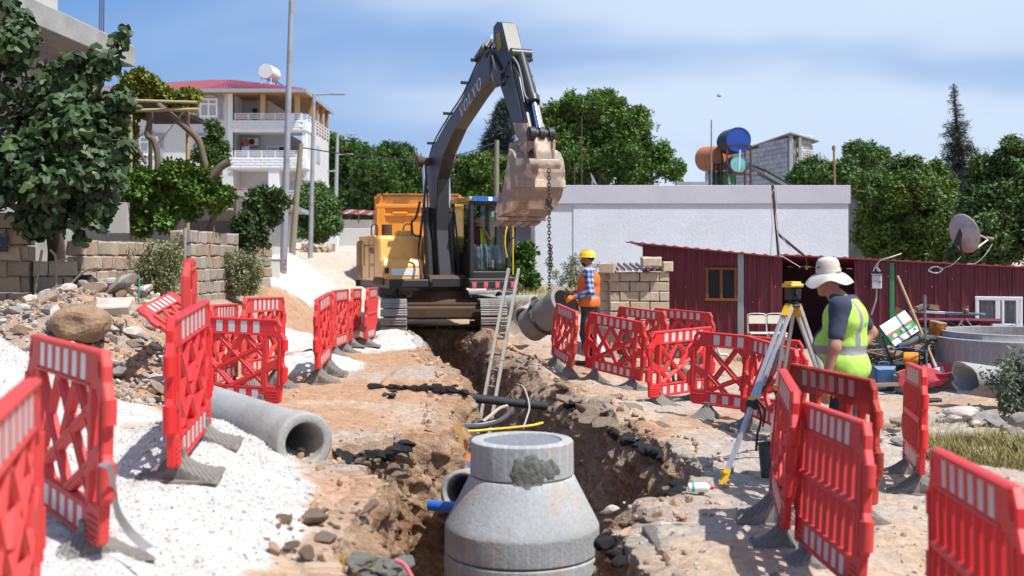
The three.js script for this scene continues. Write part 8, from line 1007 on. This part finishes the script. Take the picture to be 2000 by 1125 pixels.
{ // clods at the near edges of the pit and lumps behind the excavator
  const L = []; for (let i = 0; i < 110; i++) { const D = rr(5.7, 9.4), x = rr(-1.45, -0.98), s = 0.03 + 0.12 * rnd() ** 3; L.push([x + 0.14 * sin(D * 3), ground(-1.5, D, false) - 0.05 - 0.30 * sm(-1.4, -1.0, x) * rnd(), -D, s]); } heap('earth_clods', 'brown clods of earth along the left lip of the near trench', 'earth', L, [earthM[0], earthM[1], earthM[1]]);
  const R = []; for (let i = 0; i < 70; i++) { const D = rr(6.0, 9.4), x = rr(0.72, 1.15), s = 0.03 + 0.15 * rnd() ** 2; R.push([x, -0.12 - 0.75 * rnd() * sm(1.1, 0.75, x), -D, s]); } heap('earth_clods', 'pale crumbling lumps of earth and stone on the right, beside the manhole', 'earth', R, [earthM[1], earthM[0], rockM[3], rockM[0]]);
  const S = []; for (let i = 0; i < 80; i++) { const D = rr(12.8, 19.5), x = lerp(1.45, 0.1, (D - 12.8) / 6.7) + rr(-0.6, 0.35); S.push([x, ground(x, D, false) + 0.02, -D, 0.05 + 0.28 * rnd() ** 2.5, 0.6]); } heap('earth_clods', 'clods of dug out earth heaped along the right side of the trench', 'earth', S, [earthM[1], earthM[1], earthM[0]]);
  const E = []; for (let i = 0; i < 46; i++) { const D = rr(29, 31.5), x = rr(-3.3, -0.9); E.push([x, ground(x, D, false) + 0.05, -D, 0.08 + 0.3 * rnd() ** 2]); } heap('rubble_heap', 'row of stones and earth lumps seen under the excavator', 'rubble', E, [earthM[1], earthM[0], rockM[3]]);
  const Wc = []; for (let i = 0; i < 26; i++) { const q = P(rr(690, 780), rr(1085, 1140), rr(5.9, 6.3)); Wc.push([q.x, q.y, q.z, rr(0.08, 0.2), 0.6]); } heap('mortar_spill', 'lumps of grey green spilled mortar at the bottom edge, left of the manhole', 'mortar', Wc, [mat('grey green mortar', [0.46, 0.46, 0.39], { map: T.grit, s: 2, bump: T.gritB, bs: 3, b: 0.02 })]);
  const K = []; for (const [x, y, D, s] of [[1885, 773, 14.2, 0.42], [1862, 788, 14, 0.2], [1925, 785, 13.8, 0.36], [1950, 792, 13.6, 0.25], [1905, 800, 13.6, 0.16], [1985, 803, 13.4, 0.34], [1965, 812, 13.2, 0.2], [1955, 825, 12.8, 0.14], [1990, 826, 12.8, 0.2], [1752, 795, 13.6, 0.26], [1745, 815, 13, 0.18], [1735, 800, 13.4, 0.14], [1825, 858, 11.4, 0.24], [1757, 840, 12.2, 0.16], [1840, 780, 14, 0.13], [1800, 800, 13.4, 0.12], [1715, 830, 12.4, 0.12]]) { const q = P(x, y, D); K.push([q.x, ground(q.x, D, false) + s * 0.22, q.z, s, 0.75]); } heap('broken_concrete', 'lumps of broken grey concrete in front of the cracked pipe', 'rubble', K, [rockM[1], rockM[3], rockM[1], rockM[0]], 2);
  const A = []; for (const [x, y, D, s] of [[768, 772, 13.3, 0.12], [765, 790, 12.9, 0.16], [752, 787, 13, 0.1], [735, 748, 14, 0.09], [600, 690, 17, 0.2], [608, 686, 17, 0.15], [592, 693, 17, 0.12]]) { const q = P(x, y, D); A.push([q.x, ground(q.x, D, false) + 0.01, q.z, s, 0.5]); } heap('asphalt_lumps', 'small black broken asphalt lumps on the dirt left of the trench', 'asphalt', A, [mat('black asphalt lump', [0.025, 0.025, 0.027], { map: T.grit, s: 3 })]);
}
{ // tripod with levelling instrument
  const D = 10.3, top = P(1548, 600, D), t = thing('survey_tripod', 'aluminium surveying tripod with yellow joints standing by the trench', 'tripod'), al = mat('tripod aluminium', [0.62, 0.64, 0.67], { map: T.scuff, s: 2, roughness: 0.35, metalness: 0.5 }), ye = mat('tripod yellow', [0.78, 0.47, 0.02], { map: T.dust, s: 3, roughness: 0.4 }), yb = new G(); yb.lathe([[0, 0.0], [0.07, 0], [0.075, 0.012], [0.07, 0.03], [0, 0.03]], 24, M4(top.x, top.y, top.z)); yb.build('head_plate', mat('dark grey', [0.03, 0.03, 0.032], { roughness: 0.5 }), t);
  const feet = [P(1410, 936, 9.55), V(3.40, 0, -10.75), V(2.72, 0, -11.35)]; feet.forEach((f) => { f.y = ground(f.x, -f.z, false); });
  feet.forEach((f, i) => { const d = f.clone().sub(top).setY(0).normalize(), a = top.clone().addScaledVector(d, 0.065).add(V(0, 0.0, 0)), m = a.clone().lerp(f, 0.56), sd = d.clone().cross(UP).normalize(), leg = new THREE.Group(); leg.name = 'leg'; t.add(leg); const g = new G(); for (const s of [-1, 1]) g.bar(a.clone().addScaledVector(sd, s * 0.034), m.clone().addScaledVector(sd, s * 0.026), 0.026, 0.034, d); mesh('upper_tubes', g.geo(), al, leg); const lo = new G(); lo.bar(a.clone().lerp(f, 0.44), f.clone().lerp(a, 0.06), 0.034, 0.04, d); mesh('lower_tube', lo.geo(), al, leg); const y = new G(); y.bar(a.clone().add(V(0, 0.02, 0)).addScaledVector(d, -0.015), a.clone().lerp(f, 0.055), 0.08, 0.05, d); mesh('joint', y.geo(), ye, leg); const c = new G(); c.bar(m.clone().lerp(a, 0.02), m.clone().lerp(f, 0.05), 0.085, 0.07, d); mesh('clamp', c.geo(), M.black, leg); const c2 = new G(); c2.bar(m.clone().lerp(a, 0.05), m.clone().lerp(a, 0.02), 0.09, 0.066, d); mesh('clamp_band', c2.geo(), ye, leg); const ft = new G(); ft.bar(f.clone().lerp(a, 0.085), f, 0.04, 0.045, d); ft.bar(f.clone().lerp(a, 0.07).addScaledVector(d, 0.01), f.clone().lerp(a, 0.075).addScaledVector(d, 0.08), 0.05, 0.02, UP); mesh('spike', ft.geo(), ye, leg); if (i === 0) { const st = new G(); st.tube([m.clone().add(V(0.02, 0.05, 0.05)), m.clone().add(V(0.06, -0.12, 0.08)), m.clone().add(V(0.03, -0.28, 0.06)), m.clone().add(V(0.02, -0.42, 0.06))], 0.012); st.tube([m.clone().add(V(0.02, 0.05, 0.05)), m.clone().add(V(0.1, -0.05, 0.06)), m.clone().add(V(0.08, -0.2, 0.06))], 0.01); st.tube([a.clone().lerp(f, 0.25).add(V(0.05, 0, 0.02)), a.clone().lerp(f, 0.4).add(V(0.06, -0.02, 0.03)), m], 0.012); mesh('strap', st.geo(), M.black, leg); } });
  const n = thing('survey_level', 'black and yellow levelling instrument mounted on top of the tripod', 'instrument', top.clone().add(V(0, 0.03, 0)), 0.3), b = new G(); n.scale.set(0.82, 1, 0.82); b.lathe([[0.05, 0], [0.065, 0.005], [0.065, 0.025], [0.05, 0.03]], 20); for (let i = 0; i < 3; i++) { const a = i * 2.09 + 0.4; b.cyl(V(cos(a) * 0.05, 0, sin(a) * 0.05), V(cos(a) * 0.05, 0.03, sin(a) * 0.05), 0.017); } b.build('base', M.black, n); const c = new G(); c.cb(0.13, 0.12, 0.17, 0.02, 0, 0.1, 0); c.cyl(V(0, 0.115, 0.06), V(0, 0.115, 0.13), 0.032, 0.036, 18); c.cyl(V(0, 0.115, -0.06), V(0, 0.115, -0.12), 0.022, 0.022, 14); c.cyl(V(0.06, 0.12, 0.02), V(0.09, 0.12, 0.02), 0.024, 0.024, 14); c.build('body', mat('black instrument', [0.02, 0.02, 0.022], { roughness: 0.45 }), n); const y = new G(); y.cb(0.17, 0.035, 0.21, 0.012, 0, 0.178, 0); y.cb(0.12, 0.03, 0.18, 0.01, 0, 0.2, 0); y.build('yellow_cover', ye, n);
}
function chair(px, l) { const D = 24.5, p = P(px, 690, D), t = thing('folding_chair', l, 'chair', V(p.x, ground(p.x, D, false), -D), -0.08, 'folding chairs'), cr = mat('cream plastic', [0.66, 0.62, 0.48], { roughness: 0.45 }), fr = mat('chair tube', [0.62, 0.62, 0.6], { roughness: 0.35, metalness: 0.4 }), g = new G(); g.ext([[-0.19, 0], [0.19, 0], [0.195, 0.15], [0.17, 0.19], [-0.17, 0.19], [-0.195, 0.15]], 0.025, 0.006, M4(0, 0.64, -0.19, -0.12)); g.build('backrest', cr, t); const s = new G(); s.cb(0.4, 0.03, 0.38, 0.01, 0, 0.44, 0.02); s.build('seat', cr, t); for (const x of [-0.21, 0.21]) { new G().tube([V(x, 0.85, -0.23), V(x, 0.45, -0.15), V(x, 0, 0.24)], 0.012).build('leg', fr, t); new G().tube([V(x * 0.92, 0.44, 0.2), V(x * 0.92, 0.2, -0.05), V(x * 0.92, 0, -0.26)], 0.012).build('leg', fr, t); } new G().tube([V(-0.21, 0.83, -0.23), V(-0.17, 0.86, -0.235), V(0.17, 0.86, -0.235), V(0.21, 0.83, -0.23)], 0.012).build('top_rail', fr, t); return t; }
chair(1481, 'cream folding chair nearest the window, in front of the red shed'); chair(1518, 'cream folding chair beside the dark shed doorway');
{ // machine parts lying behind the barriers
  const D = 17.2, p = P(1345, 728, D), t = thing('breaker_tool', 'dusty tool with black hose and pale hose lying behind the red barriers', 'tool', V(p.x, ground(p.x, D, false), -D)), g = new G(); g.cb(0.34, 0.3, 0.3, 0.05, 0, 0.18, 0); g.cyl(V(0.05, 0.3, 0), V(0.18, 0.62, 0), 0.07, 0.06, 12); g.cb(0.5, 0.06, 0.4, 0.02, 0, 0.03, 0); g.build('housing', mat('dusty beige metal', [0.40, 0.34, 0.27], { map: T.mud, s: 1.5 }), t); new G().tube([V(-0.25, 0.05, 0.1), V(-0.28, 0.4, 0.1), V(-0.15, 0.62, 0.05), V(0.02, 0.66, 0)], 0.025).build('hose', M.black, t); new G().tube([V(0.45, 0.62, 0), V(0.5, 0.5, 0), V(0.62, 0.48, 0.02), V(0.55, 0.2, 0.05), V(0.4, 0.15, 0.05)], 0.022).build('hose', mat('pale hose', [0.6, 0.6, 0.55], {}), t); new G().cb(0.3, 0.16, 0.3, 0.04, 0.2, 0.08, 0.12).build('engine_block', M.black, t);
}
{ // heap of junk beside the shed
  const D = 18, at = (px, py, d = D) => P(px, py, d), gY = (px, d) => ground(hx(px, d), d, false);
  { const t = thing('branch_pile', 'pile of dry dark branches behind the junk by the red shed', 'branches'), g = new G(), base = 20.3; for (let i = 0; i < 330; i++) { const px = rr(1668, 1955), h = 715 - (px < 1780 ? 45 : 68) * pow(rnd(), 0.8), c = at(px, h, base - rr(0, 1.3)), a = rr(-0.6, 0.6), l = rr(0.15, 0.55), d = V(cos(a) * l, sin(a) * l * 0.7, rr(-0.3, 0.3)); g.tube([c.clone().sub(d), c.clone().add(V(0, rr(-0.05, 0.05), 0)), c.clone().add(d)], rr(0.009, 0.022), 5, 4); } stuff(g.build('twigs', mat('grey brown twigs', [0.20, 0.165, 0.13], { map: T.wood, s: 6 }), t)); for (const [a, b] of [[[1875, 632], [1925, 668]], [[1880, 625], [1850, 672]], [[1885, 622], [1915, 660]]]) new G().cyl(at(...a, 18.9), at(...b, 18.7), 0.02, 0.028, 6).build('branch', mat('dark branch', [0.12, 0.09, 0.07], {}), t); for (const y of [653, 661]) new G().cyl(at(1706, y, 19.3), at(1724, y - 1, 19.2), 0.028, 0.028, 7).build('branch', mat('pale branch', [0.5, 0.4, 0.3], {}), t); }
  { const t = thing('sheet_stack', 'stack of dark red roofing sheets standing in front of the shed', 'metal sheets'), m = mat('dark red stack', [0.17, 0.02, 0.035], { map: T.scuff, s: 1, roughness: 0.45 }), d = 21.3; for (let i = 0; i < 5; i++) { const g = new G(), y0 = 655 - i * 7.4; g.bar(at(1795, y0, d - 0.02 * i), at(1936 + (i === 4 ? 18 : 0), y0 + 2, d - 0.6 - 0.02 * i), 0.9, 0.055, UP); g.build('sheet', m, t); } }
  { const g = new G(); g.bar(at(1842, 611, 20.6), at(1922, 614, 20.2), 0.28, 0.035, UP); tag(g.build('blue_board', mat('light blue board', [0.22, 0.42, 0.62], { map: T.mud, s: 1.2 })), 'light blue board lying on the red sheets', 'board'); const h = new G(); h.bar(at(1778, 607, 20.6), at(1845, 611, 20.4), 0.2, 0.04, UP); tag(h.build('white_board', M.white), 'white board lying on the left part of the red sheets', 'board'); for (const [x, y, l, a] of [[1798, 601, 'crumpled brown cardboard on the red sheets, left scrap', 0.2], [1822, 600, 'crumpled brown cardboard on the red sheets, right scrap', -0.15]]) { const c = mesh('cardboard', jit(new G().cb(0.2, 0.09, 0.16, 0.01).geo(), 0.02, x), mat('brown card', [0.25, 0.17, 0.10], { map: T.cloth, s: 2 }), scene, at(x, y, 20.5)); c.rotation.z = a; tag(c, l, 'cardboard'); }
    const j = thing('glass_jar', 'glass jar of brown tea standing on the blue board', 'jar', at(1886, 612, 20.0)), q = new G(); q.lathe([[0, 0], [0.05, 0], [0.058, 0.02], [0.058, 0.13], [0.05, 0.145], [0.052, 0.15]], 20); q.build('jar', new THREE.MeshPhysicalMaterial({ color: new THREE.Color(0.85, 0.87, 0.85), transmission: 1, roughness: 0.08, thickness: 0 }), j); const k = new G(); k.lathe([[0, 0.006], [0.048, 0.006], [0.053, 0.02], [0.053, 0.085], [0, 0.085]], 20); k.build('tea', mat('brown tea', [0.28, 0.09, 0.02], { roughness: 0.2 }), j); }
  { // printed cardboard box, tilted
    const cv = document.createElement('canvas'); cv.width = 512; cv.height = 512; const k = cv.getContext('2d'), f = (c, x, y, w, h) => { k.fillStyle = c; k.fillRect(x, y, w, h); }; f('#eeeef0', 0, 0, 512, 512); f('#e0302c', 0, 236, 512, 26); f('#2f8a57', 0, 262, 512, 130); f('#d8303c', 0, 392, 512, 10); k.fillStyle = '#f4f2f0'; k.beginPath(); k.arc(112, 330, 46, 0, 7); k.fill(); k.strokeStyle = '#d83038'; k.lineWidth = 15; k.beginPath(); k.arc(112, 330, 38, 0, 7); k.stroke(); f('#d83038', 100, 322, 24, 16); f('#1c5c40', 216, 290, 60, 90); const dash = (c, x, y, w, h) => { for (let q = x; q < x + w;) { const l = 4 + rnd() * 9; f(c, q, y, l, h); q += l + 3; } }; dash('#d9ece0', 262, 282, 90, 11); dash('#d9ece0', 255, 304, 190, 17); dash('#d9ece0', 262, 330, 150, 13); dash('#d9ece0', 240, 358, 190, 8); dash('#dc3850', 262, 416, 60, 18); dash('#dc3850', 250, 440, 90, 18); dash('#dc3850', 262, 464, 70, 14); k.fillStyle = '#2c8a60'; k.beginPath(); k.arc(440, 440, 30, 0, 7); k.fill();
    const tx = new THREE.CanvasTexture(cv); tx.colorSpace = THREE.SRGBColorSpace; const pm = mat('printed cardboard', [0.95, 0.95, 0.95], { roughness: 0.85 }); pm.map = tx;
    const t = thing('cardboard_box', 'white cardboard box with green and red print lying tilted on the junk', 'box'), a = at(1718, 637, 17.9), b = at(1767, 606, 18.15), c = at(1794, 640, 17.75), u = b.clone().sub(a), dn = at(1748, 676, 17.6).sub(a).multiplyScalar(1.0); const n = u.clone().cross(dn).normalize(), face = (o, e, g, w) => { const q = new THREE.BufferGeometry(); q.setAttribute('position', new THREE.Float32BufferAttribute([o, o.clone().add(g), o.clone().add(g).add(e), o, o.clone().add(g).add(e), o.clone().add(e)].flatMap((p) => [p.x, p.y, p.z]), 3)); q.setAttribute('uv', new THREE.Float32BufferAttribute([0, 1, 0, 0, 1, 0, 0, 1, 1, 0, 1, 1], 2)); q.computeVertexNormals(); return q; };
    mesh('printed_face', face(a, u, dn), pm, t); const w = n.clone().multiplyScalar(n.z > 0 ? -0.32 : 0.32), card = mat('brown card back', [0.45, 0.32, 0.2], {}), s = new G(), q = (o, e, g) => s.quad(o, o.clone().add(g), o.clone().add(g).add(e), o.clone().add(e)); q(a, dn, w); q(a.clone().add(u), dn, w); q(a.clone().add(dn), u, w); q(a.clone().add(w), u, dn); s.build('sides', mat('dark green side', [0.07, 0.15, 0.09], {}), t); const fl = new G(); fl.quad(b, b.clone().add(V(-0.12, 0.06, -0.1)), b.clone().add(V(-0.02, 0.05, -0.2)).add(w), b.clone().add(w)); fl.quad(b, b.clone().add(V(0.1, -0.1, -0.05)), b.clone().add(V(0.1, -0.1, -0.05)).add(w), b.clone().add(w)); fl.build('flap', card, t); }
  const one = (n, l, c, f, m) => { const g = new G(); f(g); return tag(g.build(n, m), l, c); };
  { const t = thing('shovel', 'long wooden tool handle leaning on the junk, blade at the ground', 'shovel'); new G().cyl(at(1753, 539, 18.2), at(1824, 708, 17.3), 0.022, 0.026, 10).build('handle', mat('tool handle wood', [0.42, 0.25, 0.12], { map: T.wood, s: 4, roughness: 0.6 }), t); new G().cyl(at(1821, 702, 17.3), at(1827, 718, 17.25), 0.03, 0.035, 10).build('socket', M.galv, t); const b = new G(); b.ext([[-0.11, 0], [0.11, 0], [0.1, -0.2], [0, -0.28], [-0.1, -0.2]], 0.012, 0.003, M4(at(1829, 720, 17.2).x, at(1829, 718, 17.2).y, -17.2, -0.5, 0, 0.2)); b.build('blade', M.galv, t); }
  one('iron_rod', 'dark iron rod standing upright in front of the junk', 'rod', (g) => { g.cyl(at(1805.5, 576, 17.5), at(1810.5, 750, 17.2), 0.018, 0.018, 8); g.cyl(at(1805.5, 576, 17.5), at(1806, 598, 17.5), 0.027, 0.027, 8); }, mat('dark iron', [0.10, 0.115, 0.125], { roughness: 0.6 }));
  { const t = thing('paint_bucket', 'orange and grey paint can with dusty lid, tilted on top of the junk', 'can', at(1827, 661, 17.8)); t.rotation.set(0.12, 0, -0.14); const g = new G(); g.lathe([[0, 0], [0.125, 0], [0.128, 0.01], [0.132, 0.26], [0.137, 0.265], [0.137, 0.275], [0.128, 0.28], [0.12, 0.272], [0, 0.27]], 30); g.build('can_body', mat('orange can', [0.65, 0.25, 0.03], { map: T.mud, s: 1.6, roughness: 0.5 }), t); const l = new G(); l.lathe([[0, 0.279], [0.115, 0.279], [0.12, 0.283], [0.132, 0.281]], 30); l.build('lid', mat('dusty lid', [0.42, 0.43, 0.45], { map: T.mud, s: 3 }), t); const w = new G(); for (let i = 0; i < 10; i++) { const a0 = 0.1 + i * 0.14, a1 = a0 + 0.14, R = 0.1345; w.quad(V(sin(a0) * R, 0.05, cos(a0) * R), V(sin(a1) * R, 0.05, cos(a1) * R), V(sin(a1) * R, 0.19, cos(a1) * R), V(sin(a0) * R, 0.19, cos(a0) * R)); } w.build('grey_label', mat('grey label', [0.36, 0.36, 0.37], { map: T.mud, s: 2 }), t); new G().cb(0.04, 0.05, 0.004, 0.001, 0.085, 0.07, 0.112, 0, 0.65).build('red_mark', mat('red print', [0.5, 0.02, 0.03], {}), t); }
  { const t = thing('orange_bucket', 'orange bucket lying on its side in the wheelbarrow heap', 'bucket', at(1764, 700, 17.4)); t.quaternion.setFromUnitVectors(UP, V(0.93, -0.06, 0.35).normalize()); const g = new G(); g.lathe([[0, 0], [0.10, 0], [0.105, 0.01], [0.122, 0.25], [0.112, 0.25], [0.095, 0.012], [0, 0.012]], 28); g.build('bucket_body', mat('orange bucket', [0.78, 0.29, 0.02], { map: T.dust, s: 2, roughness: 0.45 }), t); const r = new G(); r.lathe([[0.108, 0.235], [0.128, 0.235], [0.13, 0.26], [0.118, 0.262], [0.108, 0.2]], 28); r.build('rim', M.black, t); const lb = new G(); for (let i = 0; i < 5; i++) { const a0 = -2.6 + i * 0.12, a1 = a0 + 0.12, R = 0.1145; lb.quad(V(sin(a0) * R, 0.09, cos(a0) * R), V(sin(a1) * R, 0.09, cos(a1) * R), V(sin(a1) * R * 1.02, 0.17, cos(a1) * R * 1.02), V(sin(a0) * R * 1.02, 0.17, cos(a0) * R * 1.02)); } lb.build('blue_label', mat('blue label', [0.12, 0.35, 0.65], {}), t); }
  { const t = thing('wheelbarrow', 'dark teal wheelbarrow heaped with junk, handles pointing up', 'wheelbarrow'), te = mat('dark teal paint', [0.012, 0.06, 0.07], { map: T.dust, s: 1.5, roughness: 0.45 }); for (const [a, b] of [[[1722, 655], [1745, 718]], [[1812, 662], [1803, 722]]]) { const g = new G(); g.cyl(at(...a, 17.2), at(...b, 17.6), 0.024, 0.024, 8); g.build('handle', te, t); } const tr = new G(); tr.ext([[-0.34, 0.24], [0.34, 0.24], [0.24, 0], [-0.24, 0]], 0.5, 0.01, M4(at(1774, 735, 17.9).x, at(1774, 738, 17.9).y, -17.95)); tr.build('tray', te, t); const w = new G(); w.cyl(at(1776, 742, 18.5).add(V(-0.05, 0, 0)), at(1776, 742, 18.5).add(V(0.05, 0, 0)), 0.17, 0.17, 20); w.build('wheel', M.black, t); }
  one('grey_hose', 'thick grey ribbed hose lying bent across the junk', 'hose', (g) => { const c = new THREE.CatmullRomCurve3([at(1756, 677, 17.4), at(1775, 670, 17.4), at(1795, 660, 17.5), at(1815, 660, 17.6), at(1828, 661, 17.75)]); g.add(new THREE.TubeGeometry(c, 40, 0.05, 12)); for (let i = 0; i < 34; i++) { const p = c.getPoint(i / 34), q = c.getPoint((i + 0.5) / 34); g.cyl(p, q, 0.054, 0.054, 12); } }, mat('grey hose', [0.11, 0.11, 0.115], { map: T.dust, s: 3, roughness: 0.7 }));
  one('tape_roll', 'dirty white roll standing in the left of the wheelbarrow', 'roll', (g) => { const p = at(1738, 686, 17.5); g.add(new THREE.TorusGeometry(0.07, 0.03, 10, 24), M4(p.x, p.y, p.z, -1.0, 0.1, 0, V(1, 1, 2))); }, mat('dirty white', [0.5, 0.47, 0.42], { map: T.mud, s: 3 }));
  one('blue_bar', 'thin blue tube lying across the wheelbarrow', 'tube', (g) => g.tube([at(1750, 681, 17.25), at(1770, 679, 17.2), at(1805, 686, 17.2)], 0.012), mat('blue tube', [0.03, 0.08, 0.35], {}));
  for (const [l, x, y, d, s, c, k] of [['brown crumpled sack in the wheelbarrow, left', 1757, 692, 17.6, [0.2, 0.13, 0.2], [0.34, 0.22, 0.14], 3], ['dark brown leather like bundle in the wheelbarrow', 1776, 680, 17.7, [0.17, 0.16, 0.2], [0.16, 0.075, 0.03], 5], ['pale brown folded sack behind the shovel handle', 1796, 682, 17.8, [0.22, 0.2, 0.2], [0.32, 0.23, 0.14], 8], ['brown torn sack right of the shovel handle', 1828, 688, 17.9, [0.2, 0.22, 0.2], [0.22, 0.125, 0.06], 11], ['crumpled white bag beside the paint can', 1800, 657, 17.9, [0.12, 0.1, 0.12], [0.62, 0.62, 0.62], 14], ['red sack lying on the ground in front of the junk', 1800, 742, 16.9, [0.66, 0.3, 0.3], [0.46, 0.06, 0.085], 17]]) { const g = rockGeo(k, 4, 1), p = g.attributes.position; for (let i = 0; i < p.count; i++) { const v = V().fromBufferAttribute(p, i); v.multiplyScalar(1.15 + 0.5 * (abs(fbm(v.x * 3.5 + k, v.y * 5, v.z * 3.5, 3) - 0.5))); p.setXYZ(i, v.x, v.y, v.z); } g.computeVertexNormals(); const m = mesh('sack', g, mat('sack ' + k, c, { map: T.cloth, s: 3, roughness: 0.95 }), scene, at(x, y, d)); m.scale.set(...s); tag(m, l, 'sack'); }
  one('red_basin', 'red plastic basin behind the red sack', 'basin', (g) => { const p = at(1832, 733, 17.1); g.lathe([[0, 0], [0.16, 0], [0.23, 0.11], [0.25, 0.115], [0.245, 0.125], [0.22, 0.11], [0.15, 0.01], [0, 0.01]], 28, M4(p.x, p.y, p.z, 0.25, 0, 0.1)); }, mat('red basin', [0.50, 0.04, 0.05], { roughness: 0.5 }));
  { const p = at(1724, 748, 17.3), t = thing('jerrycan', 'blue plastic jerrycan behind the man in the sun hat', 'jerrycan', V(p.x, gY(1724, 17.3), p.z), 0.1), m = mat('blue plastic', [0.035, 0.10, 0.21], { map: T.dust, s: 2, roughness: 0.5 }), g = new G(); g.cb(0.37, 0.40, 0.26, 0.05, 0, 0.2, 0); for (const x of [-0.1, 0.1]) g.cb(0.02, 0.3, 0.275, 0.008, x, 0.2, 0); g.build('can_body', m, t); const h = new G(); h.tube([V(-0.08, 0.39, 0), V(-0.06, 0.45, 0), V(0.08, 0.45, 0), V(0.1, 0.39, 0)], 0.016); h.build('handle', m, t); const c = new G(); c.cyl(V(0.14, 0.39, 0), V(0.14, 0.43, 0), 0.03); c.build('cap', M.black, t); }
  { const p = at(1762, 748, 17.0), t = thing('grey_bucket', 'grey bucket standing between jerrycan and red sack', 'bucket', V(p.x, gY(1762, 17), p.z)), g = new G(); g.lathe([[0, 0.01], [0.10, 0], [0.105, 0.02], [0.125, 0.26], [0.135, 0.265], [0.132, 0.285], [0.115, 0.27], [0.095, 0.02], [0, 0.02]], 26); g.build('bucket_body', mat('grey plastic', [0.17, 0.18, 0.19], { map: T.dust, s: 2, roughness: 0.6 }), t); const y = new G(); y.cb(0.14, 0.12, 0.1, 0.03, -0.02, 0.29, 0, 0, 0.3, 0.3); y.build('yellow_content', mat('yellow thing', [0.65, 0.42, 0.03], { map: T.mud, s: 4 }), t); }
  one('plank', 'brown plank lying at the foot of the blue jerrycan', 'plank', (g) => g.bar(at(1704, 752, 16.8), at(1765, 750, 16.9), 0.07, 0.05, UP), mat('brown plank', [0.36, 0.22, 0.12], { map: T.wood, s: 3 }));
  one('black_sheet', 'flat black plastic scrap on the ground in front of the red sack', 'plastic', (g) => { const p = at(1815, 769, 15.9); g.cb(0.34, 0.05, 0.16, 0.02, p.x, gY(1815, 15.9) + 0.03, p.z, 0, 0.2, 0); }, M.black);
  { // big concrete ring with a stepped rim, and the broken pipe
    const R = 1.36, D0 = 17.5, cx = hx(1836, D0) + R, gy = gY(1990, D0) - 0.05, y1 = hy(671, D0 - R) - gy, y2 = hy(657.5, D0 - R) - gy, t = thing('concrete_ring', 'big round concrete ring with stepped rim standing at the right edge', 'concrete ring', V(cx, gy, -D0)), g = new G(); g.lathe([[R - 0.17, 0], [R - 0.17, y2 - 0.01], [R - 0.16, y2], [R - 0.095, y2], [R - 0.085, y2 - 0.012], [R - 0.08, y1 + 0.01], [R - 0.02, y1 + 0.004], [R, y1 - 0.014], [R, 0]], 90); mesh('ring', g.geo(), mat('ring concrete', [0.40, 0.40, 0.405], { map: T.stain, s: 0.6, bump: T.gritB, bs: 1.5, roughness: 0.92 }), t);
    const a = P(1866, 736, 15.2), b = P(2070, 765, 15.0), p = thing('broken_pipe', 'broken concrete pipe with jagged end lying in front of the ring', 'pipe', a), d = b.clone().sub(a), L = d.length(), r = 0.225, w = 0.045; p.quaternion.setFromUnitVectors(UP, d.normalize()); const pos = [], idx = [], N = 60, rows = [[r - w, 1], [r - w, 0], [r, 0], [r, 1]]; for (let i = 0; i <= N; i++) { const f = i / N * 2 * PI, rw = V(cos(f), 0, sin(f)).applyQuaternion(p.quaternion), j = 0.24 * max(0, rw.z) - 0.05 * rw.y + 0.10 * (fbm(cos(f) * 3 + 5, sin(f) * 3, 2, 4) - 0.3); for (const [q, e] of rows) pos.push(cos(f) * q, e ? L : j + (q < r ? 0.012 : 0), sin(f) * q); } for (let i = 0; i < N; i++) for (let k = 0; k < 3; k++) { const e = i * 4 + k; idx.push(e, e + 1, e + 4, e + 1, e + 5, e + 4); } const q = new THREE.BufferGeometry(); q.setAttribute('position', new THREE.Float32BufferAttribute(pos, 3)); q.setIndex(idx); const qq = q.toNonIndexed(); qq.computeVertexNormals(); mesh('pipe_shell', boxUV(qq), M.pipe, p);
  }
}
{ // bird far off
  const p = P(1405, 188, 80), t = thing('bird', 'small dark bird flying in the sky above the white house', 'bird', p), g = new G(); g.sph(0, 0, 0, 0.16, 0.05, 0.05); g.quad(V(0, 0, 0), V(0.03, 0.07, -0.25), V(-0.1, 0.1, -0.3), V(-0.06, 0, 0)); g.quad(V(0, 0, 0), V(-0.1, 0.12, 0.2), V(-0.22, 0.08, 0.26), V(-0.08, 0, 0)); g.build('body', M.black, t); }
scene.traverse((o) => { if (o.isMesh) { o.castShadow = true; o.receiveShadow = true; } });
renderer.render(scene, camera);
